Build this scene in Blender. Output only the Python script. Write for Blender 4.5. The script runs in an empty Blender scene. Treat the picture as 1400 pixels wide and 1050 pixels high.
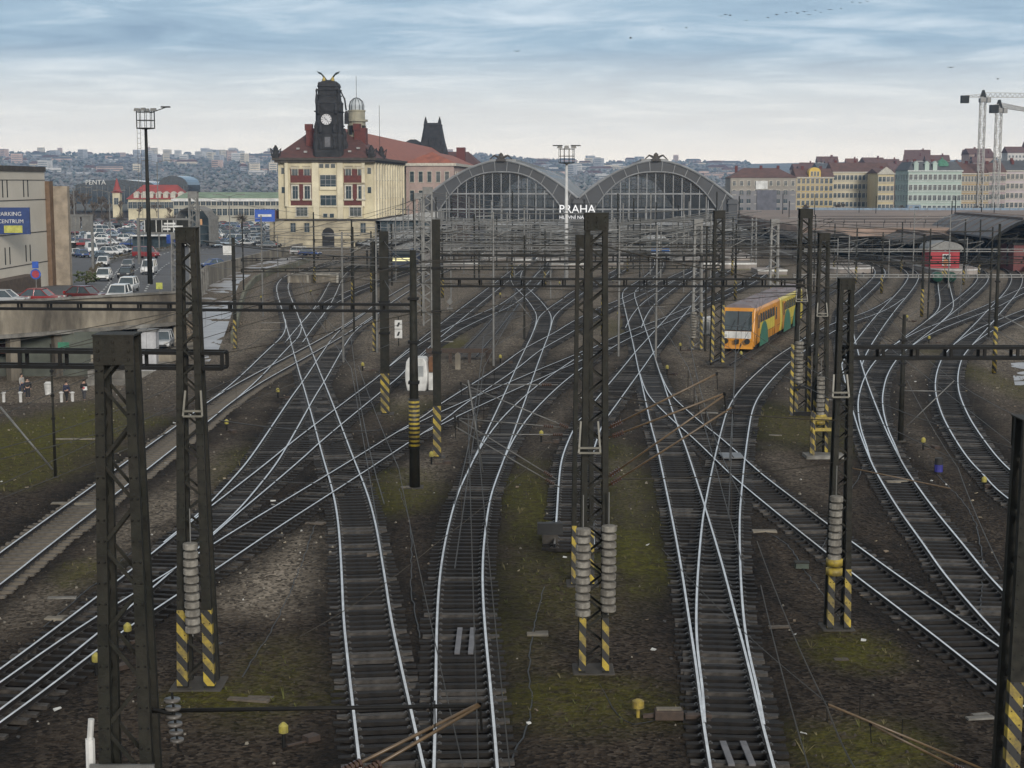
import bpy, math, random
import numpy as np
from mathutils import Vector, Matrix
random.seed(7); rng = np.random.default_rng(7)
R = math.radians
SC = bpy.context.scene
COL = SC.collection
# ---------------------------------------------------------------- camera (photo geometry 1400x1050)
FPX, TH, CH = 2150.0, R(7.29), 14.0
cam = bpy.data.cameras.new('camera'); cam_ob = bpy.data.objects.new('camera', cam); COL.objects.link(cam_ob)
cam.sensor_width = 36; cam.lens = 36*FPX/1400; cam.clip_start = 0.5; cam.clip_end = 30000
cam_ob.location = (0, 0, CH); cam_ob.rotation_euler = (R(90)-TH, 0, 0); SC.camera = cam_ob
ct, st = math.cos(TH), math.sin(TH)
def ray(px, py):
    a = (px-700)/FPX; b = (525-py)/FPX
    return Vector((a, ct+b*st, -st+b*ct))
def G(px, py, z=0.0):
    d = ray(px, py); k = (z-CH)/d.z
    return Vector((d.x*k, d.y*k, z))
def at(px, py, Y):
    d = ray(px, py); k = Y/d.y
    return Vector((d.x*k, Y, CH+d.z*k))
def zat(Y, py): return at(700, py, Y).z
def ppm(Y, z=0): return FPX/(Y*ct-(z-CH)*st)
# ---------------------------------------------------------------- materials
MATS = {}
def nd(nt, t, **kw):
    n = nt.nodes.new(t)
    for k, v in kw.items():
        if k in n.inputs.keys(): n.inputs[k].default_value = v
        else: setattr(n, k, v)
    return n
def M(name, col, rough=.7, metal=0.0, col2=None, scale=4.0, detail=5, bump=0.0, bscale=None, spec=.5, dirt=.0, coord='Object', stretch=None, alpha=1.0):
    if name in MATS: return MATS[name]
    m = bpy.data.materials.new(name); m.use_nodes = True; nt = m.node_tree
    b = nt.nodes['Principled BSDF']; L = nt.links.new
    b.inputs['Roughness'].default_value = rough; b.inputs['Metallic'].default_value = metal
    b.inputs['Specular IOR Level'].default_value = spec; b.inputs['Alpha'].default_value = alpha
    c2 = col2 or tuple(c*.62 for c in col)
    tc = nd(nt, 'ShaderNodeTexCoord'); src = tc.outputs[coord]
    if stretch:
        mp = nd(nt, 'ShaderNodeMapping'); mp.inputs['Scale'].default_value = stretch; L(src, mp.inputs['Vector']); src = mp.outputs[0]
    n = nd(nt, 'ShaderNodeTexNoise', Scale=scale, Detail=detail, Roughness=.6); L(src, n.inputs['Vector'])
    rp = nd(nt, 'ShaderNodeValToRGB'); rp.color_ramp.elements[0].position = .35; rp.color_ramp.elements[1].position = .68
    rp.color_ramp.elements[0].color = (*c2, 1); rp.color_ramp.elements[1].color = (*col, 1)
    L(n.outputs['Fac'], rp.inputs[0]); out = rp.outputs[0]
    if dirt:
        n2 = nd(nt, 'ShaderNodeTexNoise', Scale=scale*.23, Detail=6, Roughness=.7); L(src, n2.inputs['Vector'])
        r2 = nd(nt, 'ShaderNodeValToRGB'); r2.color_ramp.elements[0].position = .38; r2.color_ramp.elements[1].position = .6
        r2.color_ramp.elements[0].color = (dirt, dirt, dirt, 1); r2.color_ramp.elements[1].color = (0, 0, 0, 1); L(n2.outputs['Fac'], r2.inputs[0])
        mx = nd(nt, 'ShaderNodeMixRGB', blend_type='MIX'); L(r2.outputs[0], mx.inputs[0]); L(out, mx.inputs[1])
        mx.inputs[2].default_value = (.045, .038, .03, 1); out = mx.outputs[0]
    L(out, b.inputs['Base Color'])
    if bump:
        n3 = nd(nt, 'ShaderNodeTexNoise', Scale=bscale or scale*3, Detail=6); L(src, n3.inputs['Vector'])
        bp = nd(nt, 'ShaderNodeBump', Strength=bump, Distance=.05); L(n3.outputs['Fac'], bp.inputs['Height']); L(bp.outputs[0], b.inputs['Normal'])
    MATS[name] = m; return m
def hazard(name, horizontal=False, period=.55):
    if name in MATS: return MATS[name]
    m = M(name, (.42, .31, .025), .6, col2=(.24, .175, .025), scale=5, dirt=.85); nt = m.node_tree; L = nt.links.new; b = nt.nodes['Principled BSDF']
    old = b.inputs['Base Color'].links[0].from_socket
    tc = nd(nt, 'ShaderNodeTexCoord'); s = nd(nt, 'ShaderNodeSeparateXYZ'); L(tc.outputs['Object'], s.inputs[0])
    a = nd(nt, 'ShaderNodeMath', operation='MULTIPLY'); L(s.outputs['X'], a.inputs[0]); a.inputs[1].default_value = 0 if horizontal else 1.2
    a2 = nd(nt, 'ShaderNodeMath', operation='ADD'); L(a.outputs[0], a2.inputs[0]); L(s.outputs['Z'], a2.inputs[1])
    a3 = nd(nt, 'ShaderNodeMath', operation='DIVIDE'); L(a2.outputs[0], a3.inputs[0]); a3.inputs[1].default_value = period
    a4 = nd(nt, 'ShaderNodeMath', operation='FRACT'); L(a3.outputs[0], a4.inputs[0])
    a5 = nd(nt, 'ShaderNodeMath', operation='GREATER_THAN'); L(a4.outputs[0], a5.inputs[0]); a5.inputs[1].default_value = .5
    mx = nd(nt, 'ShaderNodeMixRGB'); L(a5.outputs[0], mx.inputs[0]); L(old, mx.inputs[1]); mx.inputs[2].default_value = (.012, .012, .012, 1)
    L(mx.outputs[0], b.inputs['Base Color']); return m
def glass(name, col=(.05, .07, .08), rough=.08):
    return M(name, col, rough, 0, col2=tuple(c*.5 for c in col), scale=.7, spec=.8)
def emit(name, col, s):
    if name in MATS: return MATS[name]
    m = bpy.data.materials.new(name); m.use_nodes = True; b = m.node_tree.nodes['Principled BSDF']
    b.inputs['Base Color'].default_value = (*col, 1); b.inputs['Emission Color'].default_value = (*col, 1); b.inputs['Emission Strength'].default_value = s
    MATS[name] = m; return m
# ---------------------------------------------------------------- object helpers
def wloc(o):
    v = Vector((0, 0, 0))
    while o: v = v+o.location; o = o.parent
    return v
def tag(o, label=None, cat=None, group=None, kind=None):
    if label: o['label'] = label
    if cat: o['category'] = cat
    if group: o['group'] = group
    if kind: o['kind'] = kind
    return o
def thing(name, label, cat, loc=(0, 0, 0), group=None, rz=0):
    o = bpy.data.objects.new(name, None); o.empty_display_size = .3; COL.objects.link(o); o.location = loc; o.rotation_euler = (0, 0, rz)
    return tag(o, label, cat, group)
def dup(root, loc, rz=None, label=None, group=None, scale=None):
    def cp(o, par):
        c = o.copy(); COL.objects.link(c)
        if par: c.parent = par
        for ch in o.children: cp(ch, c)
        return c
    r = cp(root, None); r.location = loc
    if rz is not None: r.rotation_euler = (0, 0, rz)
    if label: r['label'] = label
    if group: r['group'] = group
    if scale: r.scale = scale if hasattr(scale, '__len__') else (scale,)*3
    return r
class MB:
    def __init__(s): s.v = []; s.f = []; s.m = []; s.i = 0; s.sm = []; s.smooth = False
    def mat(s, i): s.i = i; return s
    def add(s, vs, fs):
        b = len(s.v); s.v += [tuple(v) for v in vs]
        for f in fs: s.f.append([b+k for k in f]); s.m.append(s.i); s.sm.append(s.smooth)
        return s
    def box(s, a, b):
        x0, y0, z0 = a; x1, y1, z1 = b
        return s.add([(x0,y0,z0),(x1,y0,z0),(x1,y1,z0),(x0,y1,z0),(x0,y0,z1),(x1,y0,z1),(x1,y1,z1),(x0,y1,z1)],
                     [(3,2,1,0),(4,5,6,7),(0,1,5,4),(1,2,6,5),(2,3,7,6),(3,0,4,7)])
    def cbox(s, c, d, rz=0, taper=1.0):
        hx, hy, hz = d[0]/2, d[1]/2, d[2]/2; cr, sr = math.cos(rz), math.sin(rz); vs = []
        for k, (zz, t) in enumerate(((-hz, 1), (hz, taper))):
            for sx, sy in ((-1,-1),(1,-1),(1,1),(-1,1)):
                x, y = sx*hx*t, sy*hy*t; vs.append((c[0]+x*cr-y*sr, c[1]+x*sr+y*cr, c[2]+zz))
        return s.add(vs, [(3,2,1,0),(4,5,6,7),(0,1,5,4),(1,2,6,5),(2,3,7,6),(3,0,4,7)])
    def bar(s, p, q, w, h=None, up=(0, 0, 1)):
        h = h or w; p = Vector(p); q = Vector(q); d = (q-p)
        if d.length < 1e-6: return s
        d.normalize(); u = Vector(up)
        if abs(d.dot(u)) > .95: u = Vector((0, 1, 0))
        a = d.cross(u).normalized(); b = a.cross(d).normalized(); vs = []
        for c in (p, q):
            for sa, sb in ((-1,-1),(1,-1),(1,1),(-1,1)): vs.append(c+a*(sa*w/2)+b*(sb*h/2))
        return s.add(vs, [(3,2,1,0),(4,5,6,7),(0,1,5,4),(1,2,6,5),(2,3,7,6),(3,0,4,7)])
    def tube(s, pts, r, n=6, r2=None, caps=True):
        pts = [Vector(p) for p in pts]; rings = []; N = len(pts); vs = []
        for i, p in enumerate(pts):
            d = (pts[min(i+1, N-1)]-pts[max(i-1, 0)]).normalized(); u = Vector((0, 0, 1))
            if abs(d.z) > .95: u = Vector((0, 1, 0))
            a = d.cross(u).normalized(); b = a.cross(d); rr = r if r2 is None else r+(r2-r)*i/max(1, N-1)
            for k in range(n):
                t = 2*math.pi*k/n; vs.append(p+a*(math.cos(t)*rr)+b*(math.sin(t)*rr))
        fs = []
        for i in range(N-1):
            for k in range(n): fs.append((i*n+k, i*n+(k+1)%n, (i+1)*n+(k+1)%n, (i+1)*n+k))
        if caps: fs += [tuple(range(n))[::-1], tuple((N-1)*n+k for k in range(n))]
        return s.add(vs, fs)
    def lathe(s, c, prof, n=16):
        vs = []; fs = []
        for r, z in prof:
            for k in range(n):
                t = 2*math.pi*k/n; vs.append((c[0]+r*math.cos(t), c[1]+r*math.sin(t), c[2]+z))
        for i in range(len(prof)-1):
            for k in range(n): fs.append((i*n+k, i*n+(k+1)%n, (i+1)*n+(k+1)%n, (i+1)*n+k))
        fs += [tuple(range(n))[::-1], tuple((len(prof)-1)*n+k for k in range(n))]
        return s.add(vs, fs)
    def prism(s, poly, d0, d1, axis='y'):
        n = len(poly); vs = []
        for d in (d0, d1):
            for a, b in poly: vs.append((a, d, b) if axis == 'y' else ((d, a, b) if axis == 'x' else (a, b, d)))
        fs = [tuple(range(n)), tuple(range(n, 2*n))[::-1]]+[(i, n+i, n+(i+1)%n, (i+1)%n) for i in range(n)]
        return s.add(vs, fs)
    def build(s, name, mats, parent=None, world=False, loc=None, bevel=0, fixn=False):
        me = bpy.data.meshes.new(name)
        off = wloc(parent) if (world and parent) else Vector((0, 0, 0))
        vs = [(v[0]-off.x, v[1]-off.y, v[2]-off.z) for v in s.v] if off.length else s.v
        me.from_pydata(vs, [], s.f); ms = mats if isinstance(mats, (list, tuple)) else [mats]
        for m in ms: me.materials.append(m)
        me.polygons.foreach_set('material_index', s.m)
        me.polygons.foreach_set('use_smooth', s.sm)
        me.update()
        o = bpy.data.objects.new(name, me); COL.objects.link(o)
        if parent: o.parent = parent
        if loc is not None: o.location = loc
        if bevel:
            b = o.modifiers.new('bevel', 'BEVEL'); b.width = bevel; b.segments = 2; b.limit_method = 'ANGLE'
        return o
def text_mb(s, size, align='CENTER', extrude=.03):
    cu = bpy.data.curves.new('t', 'FONT'); cu.body = s; cu.size = size; cu.align_x = align; cu.extrude = extrude; cu.resolution_u = 2
    ob = bpy.data.objects.new('t', cu); COL.objects.link(ob)
    me = bpy.data.meshes.new_from_object(ob.evaluated_get(bpy.context.evaluated_depsgraph_get()))
    mb = MB(); mb.add([(v.co.x, -v.co.z, v.co.y) for v in me.vertices], [tuple(p.vertices) for p in me.polygons])
    bpy.data.objects.remove(ob); bpy.data.meshes.remove(me); bpy.data.curves.remove(cu); return mb
# ---------------------------------------------------------------- palette
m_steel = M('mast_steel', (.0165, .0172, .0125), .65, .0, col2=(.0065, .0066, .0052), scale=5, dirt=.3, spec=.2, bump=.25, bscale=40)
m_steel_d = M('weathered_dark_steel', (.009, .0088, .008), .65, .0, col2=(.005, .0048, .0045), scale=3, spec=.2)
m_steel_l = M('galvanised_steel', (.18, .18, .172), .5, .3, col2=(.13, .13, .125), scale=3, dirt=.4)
m_conc = M('grey_concrete', (.23, .22, .20), .85, col2=(.14, .135, .12), scale=1.5, dirt=.7, bump=.3)
m_conc_p = M('stained_pale_concrete', (.30, .265, .205), .85, col2=(.15, .13, .10), scale=.6, dirt=.95, bump=.2, stretch=(1, 1, .35))
m_haz = hazard('yellow_black_stripes'); m_hazh = hazard('yellow_black_bands', True, .2)
m_white = M('white_paint', (.62, .62, .60), .5, col2=(.48, .48, .46), scale=2, dirt=.35)
m_yellow = M('yellow_paint', (.38, .28, .03), .6, col2=(.22, .16, .025), scale=6, dirt=.6)
m_brown = M('brown_insulated_tube', (.115, .075, .038), .4, col2=(.07, .046, .025), scale=5)
m_wire = M('copper_wire', (.05, .042, .032), .5, .4, col2=(.03, .026, .02), scale=1)
m_wood = M('weathered_timber', (.10, .08, .06), .8, col2=(.05, .04, .03), scale=6)
m_weight = M('cast_weights', (.24, .225, .195), .8, col2=(.14, .13, .112), scale=5, dirt=.6)
m_rust = M('rusty_steel', (.055, .036, .025), .75, .1, col2=(.03, .02, .015), scale=6)
m_black = M('black_rubber', (.012, .012, .012), .7)
m_glass = glass('window_glass')
# ---------------------------------------------------------------- railway tracks: centre lines read off the photo as pixels on the rail-head plane
RH = .2
def chaikin(p, it=3):
    for _ in range(it):
        q = [p[0]]
        for a, b in zip(p[:-1], p[1:]): q += [a*.75+b*.25, a*.25+b*.75]
        q.append(p[-1]); p = q
    return p
def resample(p, step):
    out = [p[0]]; acc = 0.0
    for a, b in zip(p[:-1], p[1:]):
        L = (b-a).length
        if L < 1e-9: continue
        t = step-acc
        while t <= L: out.append(a+(b-a)*(t/L)); t += step
        acc = (acc+L) % step
    return out
m_railtop = M('polished_rail_head', (.92, .90, .87), .34, 1.0, col2=(.66, .64, .62), scale=2, spec=.5)
m_railside = M('rusty_rail_web', (.017, .0125, .010), .7, .1, col2=(.009, .007, .006), scale=4)
m_sl = M('oiled_timber_sleeper', (.020, .0168, .0142), .6, spec=.14, col2=(.005, .0044, .004), scale=2.2, bump=.25, bscale=30, stretch=(1, 6, 1))
m_sl2 = M('worn_timber_sleeper', (.075, .066, .057), .55, spec=.2, col2=(.014, .012, .010), scale=2.2, bump=.25, bscale=30, stretch=(1, 6, 1))
m_slc = M('grey_concrete_sleeper', (.115, .098, .076), .8, col2=(.05, .042, .033), scale=3, bump=.2)
m_plate = M('rail_plate', (.07, .065, .06), .45, .5, scale=5)
TRK = [
# label, points, kind
('main line curving down the middle left through the double slip', [(545,1100),(536,1050),(523,973),(515.4,929),(508,883),(501.7,842),(496,780),(489,720),(482,685),(473.5,657),(462.5,626),(451,590),(440.5,558),(431,530),(424,511),(413.6,480),(408,462),(400.5,441),(394,420),(386.5,400),(385.7,388),(395,378),(413,371),(440,362),(480,354)], 0),
('straight diagonal track from the lower left towards the double slip', [(-140,1040),(0,943),(132,841),(200,786),(250,744),(295,706),(350,662),(395,625),(414,608),(445,583),(515,528),(534,513),(555,491),(612,443),(675,394),(700,374),(722,358),(745,346)], 0),
('curved slip track joining the diagonal track to the double slip', [(250,742),(300,700),(340,655),(361,629),(386,589),(414,543),(430,520),(444,497),(454.5,480),(462.5,467),(476.5,450),(498,436),(512,425)], 0),
('diagonal track from the bottom left crossing to the centre', [(-140,1055),(0,962),(132,864),(250,789),(295,760),(350,724),(432,673),(485,640),(560,592),(595,571),(611,558),(638,540),(680,513),(700,499),(724,480),(745,468),(770,455),(789,442),(830,420),(851,412),(882,397),(915,383),(940,371),(960,362)], 0),
('pale sleeper track running along the grass verge on the left', [(-160,895),(-2,780),(28,756),(158,659),(229,605),(267,577),(300,550),(340,524),(403,490),(468,454),(507,428),(520,418),(548,400),(575,384),(600,372),(630,362),(670,352)], 1),
('short connecting curve from the verge track into the double slip', [(300,551),(340,518),(378.5,478),(398,460),(402,447),(400,436)], 0),
('thin spur leaving the double slip for the concrete buffer wall', [(402,468),(414,452),(428,435),(440,420),(450,404),(458,386),(466,373),(485,362)], 0),
('spur bending right behind the striped posts', [(428,436),(440,420),(478,400),(514,387),(545,375),(575,366),(610,356)], 0),
('curved branch left of the centre crossing', [(540,506),(575,478),(606,458),(630,445),(659,432),(690,419),(708,406),(722,395),(735,382),(745,370),(758,356)], 0),
('rusty stub siding ending at the timber stop', [(639,486),(652,471),(665,458),(688,430),(698,418),(715,400),(728,388),(742,372),(757,358),(775,347)], 2),
('centre track swinging left below the middle mast', [(638.5,1100),(636.5,1050),(635.5,1000),(633,934),(630.8,883),(629.5,830),(630.5,782),(635.7,735),(645.5,685),(654.5,660),(668,629),(681,598),(689.5,577),(702,547),(719,504),(732,473),(739,457.7),(744,440),(743,428),(732,413),(720,400),(708,389),(704,379),(708,369),(722,357)], 0),
('short branch from the centre track to the upper right', [(741,452),(745,439),(748,432),(760,421),(775,411),(789,400),(805,391),(830,379),(850,368)], 0),
('long diagonal track from the centre up to the yellow train', [(668,629),(685,597),(708.5,566),(743,533),(771.5,510),(824,475),(857,458.5),(905,440),(943,424),(988,402),(1018,390),(1043,373),(1060,362)], 0),
('diagonal lead parallel to the centre crossing', [(560,592),(594,576),(605,570),(643,552.6),(685,534),(731,514),(757,502.5),(790,489),(824,474)], 0),
('straight track beside the middle mast splitting towards the right hall', [(1026,1100),(1015,1050),(1000,980),(988.5,914),(974,844),(961.5,782),(950.5,735),(936.5,680),(924.5,635),(918,611),(908.5,583),(899.6,551),(892,523),(885,499),(881,483),(875,461),(868,437),(861,413),(858.5,402),(863,394),(878,386),(895,373),(902,362),(900,352)], 0),
('curved track sweeping under the yellow train to the front right', [(1004,990),(998,940),(989,895),(984,849),(983,782),(985.5,710),(991,670),(997,630),(1005.5,585),(1011.5,560),(1022,540),(1039,520),(1060,500),(1076,487),(1097,473),(1120,457),(1155,440),(1190,429),(1212,418),(1228,407)], 0),
('left leg curving behind the middle mast to a buffer stop', [(785,745),(786,700),(786,660),(788,627),(799,595),(809,575),(826.5,553),(849.5,523),(870,497),(880,483),(896.5,464),(913.5,444),(932,423),(952,400),(975,381),(992,369),(1010,359)], 0),
('upper crossover right of the middle mast', [(866,448),(873,432),(885,416),(903,402),(930,383),(950,372),(965,364),(985,355)], 0),
('diagonal track falling to the right foreground', [(889,511),(894,525),(902,541),(918,557),(941,578),(964.5,597),(979,610),(1011,640),(1029,656),(1104,715),(1158,756),(1189,780),(1299,860),(1352,900),(1390,929),(1450,975),(1540,1045)], 0),
('shaded track under the yellow train', [(985,497),(1012,481),(1042,459),(1090,424),(1125,402),(1160,380),(1185,366)], 2),
('long curve on the right running past the striped cage', [(1460,925),(1386,857),(1351,820),(1317,782),(1290,745),(1254.5,700),(1221.5,650),(1211,630),(1203,613),(1191.5,586),(1177,544),(1168,514),(1161,485),(1155,455),(1153,432),(1157,420),(1168,411),(1196,386),(1205,374),(1200,365),(1180,357)], 0),
('inner curve joining the long right hand curve', [(1211,630),(1206,613),(1195,586),(1190,560),(1190,540),(1197,514),(1209.5,494),(1222,481),(1250,460),(1272.5,443),(1295.5,425),(1313,412),(1331,397),(1342,386),(1345,377),(1335,366),(1310,357)], 0),
('stub track leading to the green buffer stop', [(1276,440),(1292,426),(1295,414),(1292,400),(1290,388),(1290,375)], 0),
('shallow branch on the right passing under the gantry', [(1222,481),(1259,456),(1300,440),(1330,429),(1358,418),(1380,406),(1402,396),(1430,383)], 0),
('outermost right curve beside the paved corner', [(1480,735),(1390,675),(1368,651),(1345,629),(1325,601),(1312,580),(1304,564),(1295,539),(1293.8,517),(1298.5,497),(1305.5,483),(1328,460),(1346,441),(1360,425),(1383,400),(1391,385),(1390,374),(1375,364),(1340,354)], 0),
('far right branch leaving the outermost curve', [(1316,472),(1328,462),(1355,446),(1400,427),(1440,412),(1500,394)], 0),
('lead curving up between the right hand masts', [(1164,500),(1174,477),(1211,427),(1236,400),(1247,385),(1250,375),(1238,365),(1205,355)], 0),
]
TRACK_PTS = []   # centre points, for staining the ground
_slm = {}
def sleeper_mesh(kind, var):
    key = (kind, var)
    if key not in _slm:
        mb = MB(); L = (2.5, 2.62, 2.4)[var]; w = (.25, .23, .27)[var]
        t = .05
        mb.add([(-L/2,-w/2,-.06),(L/2,-w/2,-.06),(L/2,w/2,-.06),(-L/2,w/2,-.06),(-L/2+.01,-w/2+.015,t),(L/2-.01,-w/2+.015,t),(L/2-.01,w/2-.015,t),(-L/2+.01,w/2-.015,t)],
               [(4,5,6,7),(0,1,5,4),(1,2,6,5),(2,3,7,6),(3,0,4,7)])
        mb.mat(1)
        for sx in (-.75, .75): mb.box((sx-.17, -.07, t-.005), (sx+.17, .07, t+.018))
        for sx in (-.75, .75):
            for q in (-.11, .11): mb.cbox((sx+q, 0, t+.03), (.05, .1, .04))
        mats = [[m_sl, m_sl, m_sl2][var] if kind == 0 else (m_slc if kind == 1 else m_sl2), m_plate]
        me = bpy.data.meshes.new('sleeper'); me.from_pydata(mb.v, [], mb.f); [me.materials.append(q) for q in mats]; me.polygons.foreach_set('material_index', mb.m)
        _slm[key] = (me, mb, mats)
    return _slm[key]
def build_track(idx, label, px, kind):
    pts = [Vector((*G(x, y, RH).xy, 0)) for x, y in px]
    P = resample(chaikin(pts, 4), .6); n = len(P); zo = (idx*7 % 29)*.0013
    T = [(P[min(i+2, n-1)]-P[max(i-2, 0)]).normalized() for i in range(n)]
    root = thing('railway_track', label+(' with polished rails' if kind != 2 else ' with dull rails'), 'railway track', (P[0].x, P[0].y, 0))
    for s in (-1, 1):
        mb = MB(); prof = [(.065,.055),(.02,.075),(.018,.155),(.037,.165),(.036,RH),(-.036,RH),(-.037,.165),(-.018,.155),(-.02,.075),(-.065,.055)]
        ids = list(range(0, n, 2)); ids = ids if ids[-1] == n-1 else ids+[n-1]; k = len(prof)
        for i in ids:
            N = Vector((T[i].y, -T[i].x, 0)); c = P[i]+N*(s*.7535)
            mb.v += [tuple(c+N*a+Vector((0, 0, b+zo))) for a, b in prof]
        for j in range(len(ids)-1):
            for q in range(k):
                mb.f.append((j*k+q, j*k+(q+1)%k, (j+1)*k+(q+1)%k, (j+1)*k+q)); mb.m.append(0 if q == 4 else 1); mb.sm.append(False)
        mb.build('rail', [m_railtop if kind != 2 else m_plate, m_railside], root, True)
    far = []; near = []
    for i in range(n):
        p = P[i]; TRACK_PTS.append((p.x, p.y))
        vis = p.y > 30 and abs(p.x) < .34*p.y+2
        (near if vis else far).append(i)
    near.sort(key=lambda i: P[i].y); far += near[100:]; near = near[:100]
    for i in near:
        me = sleeper_mesh(kind, random.choice((0, 0, 1, 2)))[0]; o = bpy.data.objects.new('sleeper', me); COL.objects.link(o); o.parent = root
        o.location = (P[i].x-P[0].x, P[i].y-P[0].y, zo+random.uniform(-.025, .016)); o.rotation_euler = (random.uniform(-.008, .008), random.uniform(-.004, .004), math.atan2(-T[i].x, T[i].y)+random.uniform(-.02, .02))
    if far:
        mb = MB(); _, b0, mats = sleeper_mesh(kind, 0); _, b1, mats1 = sleeper_mesh(kind, 2)
        for i in far:
            src, mo = (b0, 0) if random.random() < .7 else (b1, 2)
            a = math.atan2(-T[i].x, T[i].y)+random.uniform(-.02, .02); c, s_ = math.cos(a), math.sin(a); z = zo+random.uniform(-.014, .012); b = len(mb.v)
            mb.v += [(P[i].x+x*c-y*s_, P[i].y+x*s_+y*c, zz+z) for x, y, zz in src.v]
            mb.f += [[q+b for q in f] for f in src.f]; mb.m += [q+mo for q in src.m]; mb.sm += [False]*len(src.f)
        tag(mb.build('distant_sleepers', mats+mats1, root, True), kind='stuff')
for i, (l, p, k) in enumerate(TRK): build_track(i, l, p, k)
# ---------------------------------------------------------------- ground sheet
def axis(lo, hi, step, far_lo, far_hi):
    a = list(np.arange(lo, hi+1e-6, step)); d = step; x = hi
    while x < far_hi: d *= 1.35; x += d; a.append(x)
    d = step; x = lo
    while x > far_lo: d *= 1.35; x -= d; a.insert(0, x)
    return np.array(a)
gx = axis(-66, 72, .6, -3600, 3600); gy = axis(16, 290, .6, -300, 4300)
X, Y = np.meshgrid(gx, gy); NX, NY = len(gx), len(gy)
tp = np.array(TRACK_PTS)
near = np.full(X.shape, 9.0)
ix = np.searchsorted(gx, tp[:, 0]); iy = np.searchsorted(gy, tp[:, 1])
for (x, y), a, b in zip(tp[::2], ix[::2], iy[::2]):
    if not (6 < a < NX-6 and 6 < b < NY-6) or gx[a]-gx[a-1] > 1: continue
    sl = (slice(b-5, b+6), slice(a-5, a+6)); d = np.hypot(X[sl]-x, Y[sl]-y); near[sl] = np.minimum(near[sl], d)
def lattice(seed, cell):
    r = np.random.default_rng(seed).random((256, 256)); u = X/cell; v = Y/cell; i = np.floor(u).astype(int); j = np.floor(v).astype(int); fu = u-i; fv = v-j
    fu = fu*fu*(3-2*fu); fv = fv*fv*(3-2*fv); g = lambda a, b: r[a % 256, b % 256]
    return g(i, j)*(1-fu)*(1-fv)+g(i+1, j)*fu*(1-fv)+g(i, j+1)*(1-fu)*fv+g(i+1, j+1)*fu*fv
nz = lattice(1, 2.1)*.55+lattice(2, .9)*.3+lattice(3, 7)*.5-.67
oil = np.clip((2.6-near+nz*1.6)/1.5, 0, 1)*(1-.5*np.clip((Y-90)/70, 0, 1))
def blobs(lst):
    out = np.zeros(X.shape)
    for px, py, rx, ry, s in lst:
        c = G(px, py); k = ppm(c.y); kd = (py-250)**2/(FPX*CH)   # px per metre across / along
        d = np.hypot((X-c.x)*k/rx, (Y-c.y)*kd/ry); out = np.maximum(out, s*np.clip(1.6-d+nz*1.1, 0, 1))
    return out
moss = blobs([(60,600,90,45,1),(30,640,60,25,.8),(110,575,50,16,.9),(725,690,35,55,.75),(760,790,70,70,.45),(868,760,34,40,1.0),(800,965,110,35,.7),(330,955,110,20,.9),(370,930,60,50,.5),
   (1160,890,50,22,.9),(1085,585,60,30,.6),(545,675,45,25,.75),(620,470,26,8,.8),(845,660,40,60,.5),(1180,1030,90,40,.8),(700,860,60,60,.35),(110,785,25,22,.6),(320,640,30,26,.4),(850,450,26,12,.5),(560,560,40,14,.35),(1360,520,24,40,.5)])
grav = blobs([(380,770,85,60,.9),(330,640,50,40,.6),(240,700,60,60,.7),(280,560,30,20,.3),(585,640,50,30,.6),(720,540,45,60,.45),(60,830,70,40,.5),(1000,450,40,22,.5),(1080,400,60,14,.6),(560,545,40,12,.6),(1250,430,60,16,.6),(930,560,50,24,.3),(480,750,30,60,.3),(640,400,60,12,.4),(1050,690,40,30,.25),(900,415,26,16,.7),(1235,430,40,30,.9),(1350,470,60,40,.7),(920,540,70,60,.6),(980,395,50,26,.9),(660,440,80,30,.8),(690,560,80,50,.7),(420,600,60,40,.4),(1180,560,30,60,.5),(560,420,60,20,.7),(1090,450,50,40,.6),(1270,500,60,30,.6),(830,640,40,60,.4),(1060,640,60,40,.4)])
grav = np.maximum(grav,   .8*np.clip((Y-80)/60, 0, 1)*(Y < 420))*(1-.4*oil)
zz = np.where((X > -66) & (X < 72) & (Y > 16) & (Y < 290), nz*.05*np.clip((near-.4)/1.5, 0, 1)-.06+.135*np.clip((near+nz*.35-.75)/.8, 0, 1), 0)
zz = zz-.02
def sm(v, a, b): t = np.clip((v-a)/(b-a), 0, 1); return t*t*(3-2*t)
dep = -4.0*sm(-X, 26.5, 30.5)      # lower street beside the yard, under the road viaduct
zz = zz+dep*sm(Y, 99, 112)*(1-sm(Y, 158, 159))*(1-sm(-X, 110, 140))
me = bpy.data.meshes.new('ground')
idx = np.arange(NX*NY).reshape(NY, NX)
quads = np.stack([idx[:-1, :-1], idx[:-1, 1:], idx[1:, 1:], idx[1:, :-1]], -1).reshape(-1, 4)
me.vertices.add(NX*NY); me.vertices.foreach_set('co', np.stack([X, Y, zz], -1).astype(np.float32).ravel())
me.loops.add(quads.size); me.loops.foreach_set('vertex_index', quads.ravel().astype(np.int32))
me.polygons.add(len(quads)); me.polygons.foreach_set('loop_start', np.arange(0, quads.size, 4, dtype=np.int32)); me.polygons.foreach_set('loop_total', np.full(len(quads), 4, dtype=np.int32))
me.update(calc_edges=True)
ca = me.color_attributes.new('wear', 'FLOAT_COLOR', 'POINT')
ca.data.foreach_set('color', np.stack([oil, moss, grav, np.ones_like(oil)], -1).astype(np.float32).ravel())
gm = bpy.data.materials.new('yard_ground'); gm.use_nodes = True; nt = gm.node_tree; L = nt.links.new; b = nt.nodes['Principled BSDF']; b.inputs['Roughness'].default_value = .9; b.inputs['Specular IOR Level'].default_value = .08
tc = nd(nt, 'ShaderNodeTexCoord'); at_ = nd(nt, 'ShaderNodeVertexColor', layer_name='wear'); sp = nd(nt, 'ShaderNodeSeparateColor'); L(at_.outputs['Color'], sp.inputs[0])
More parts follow.
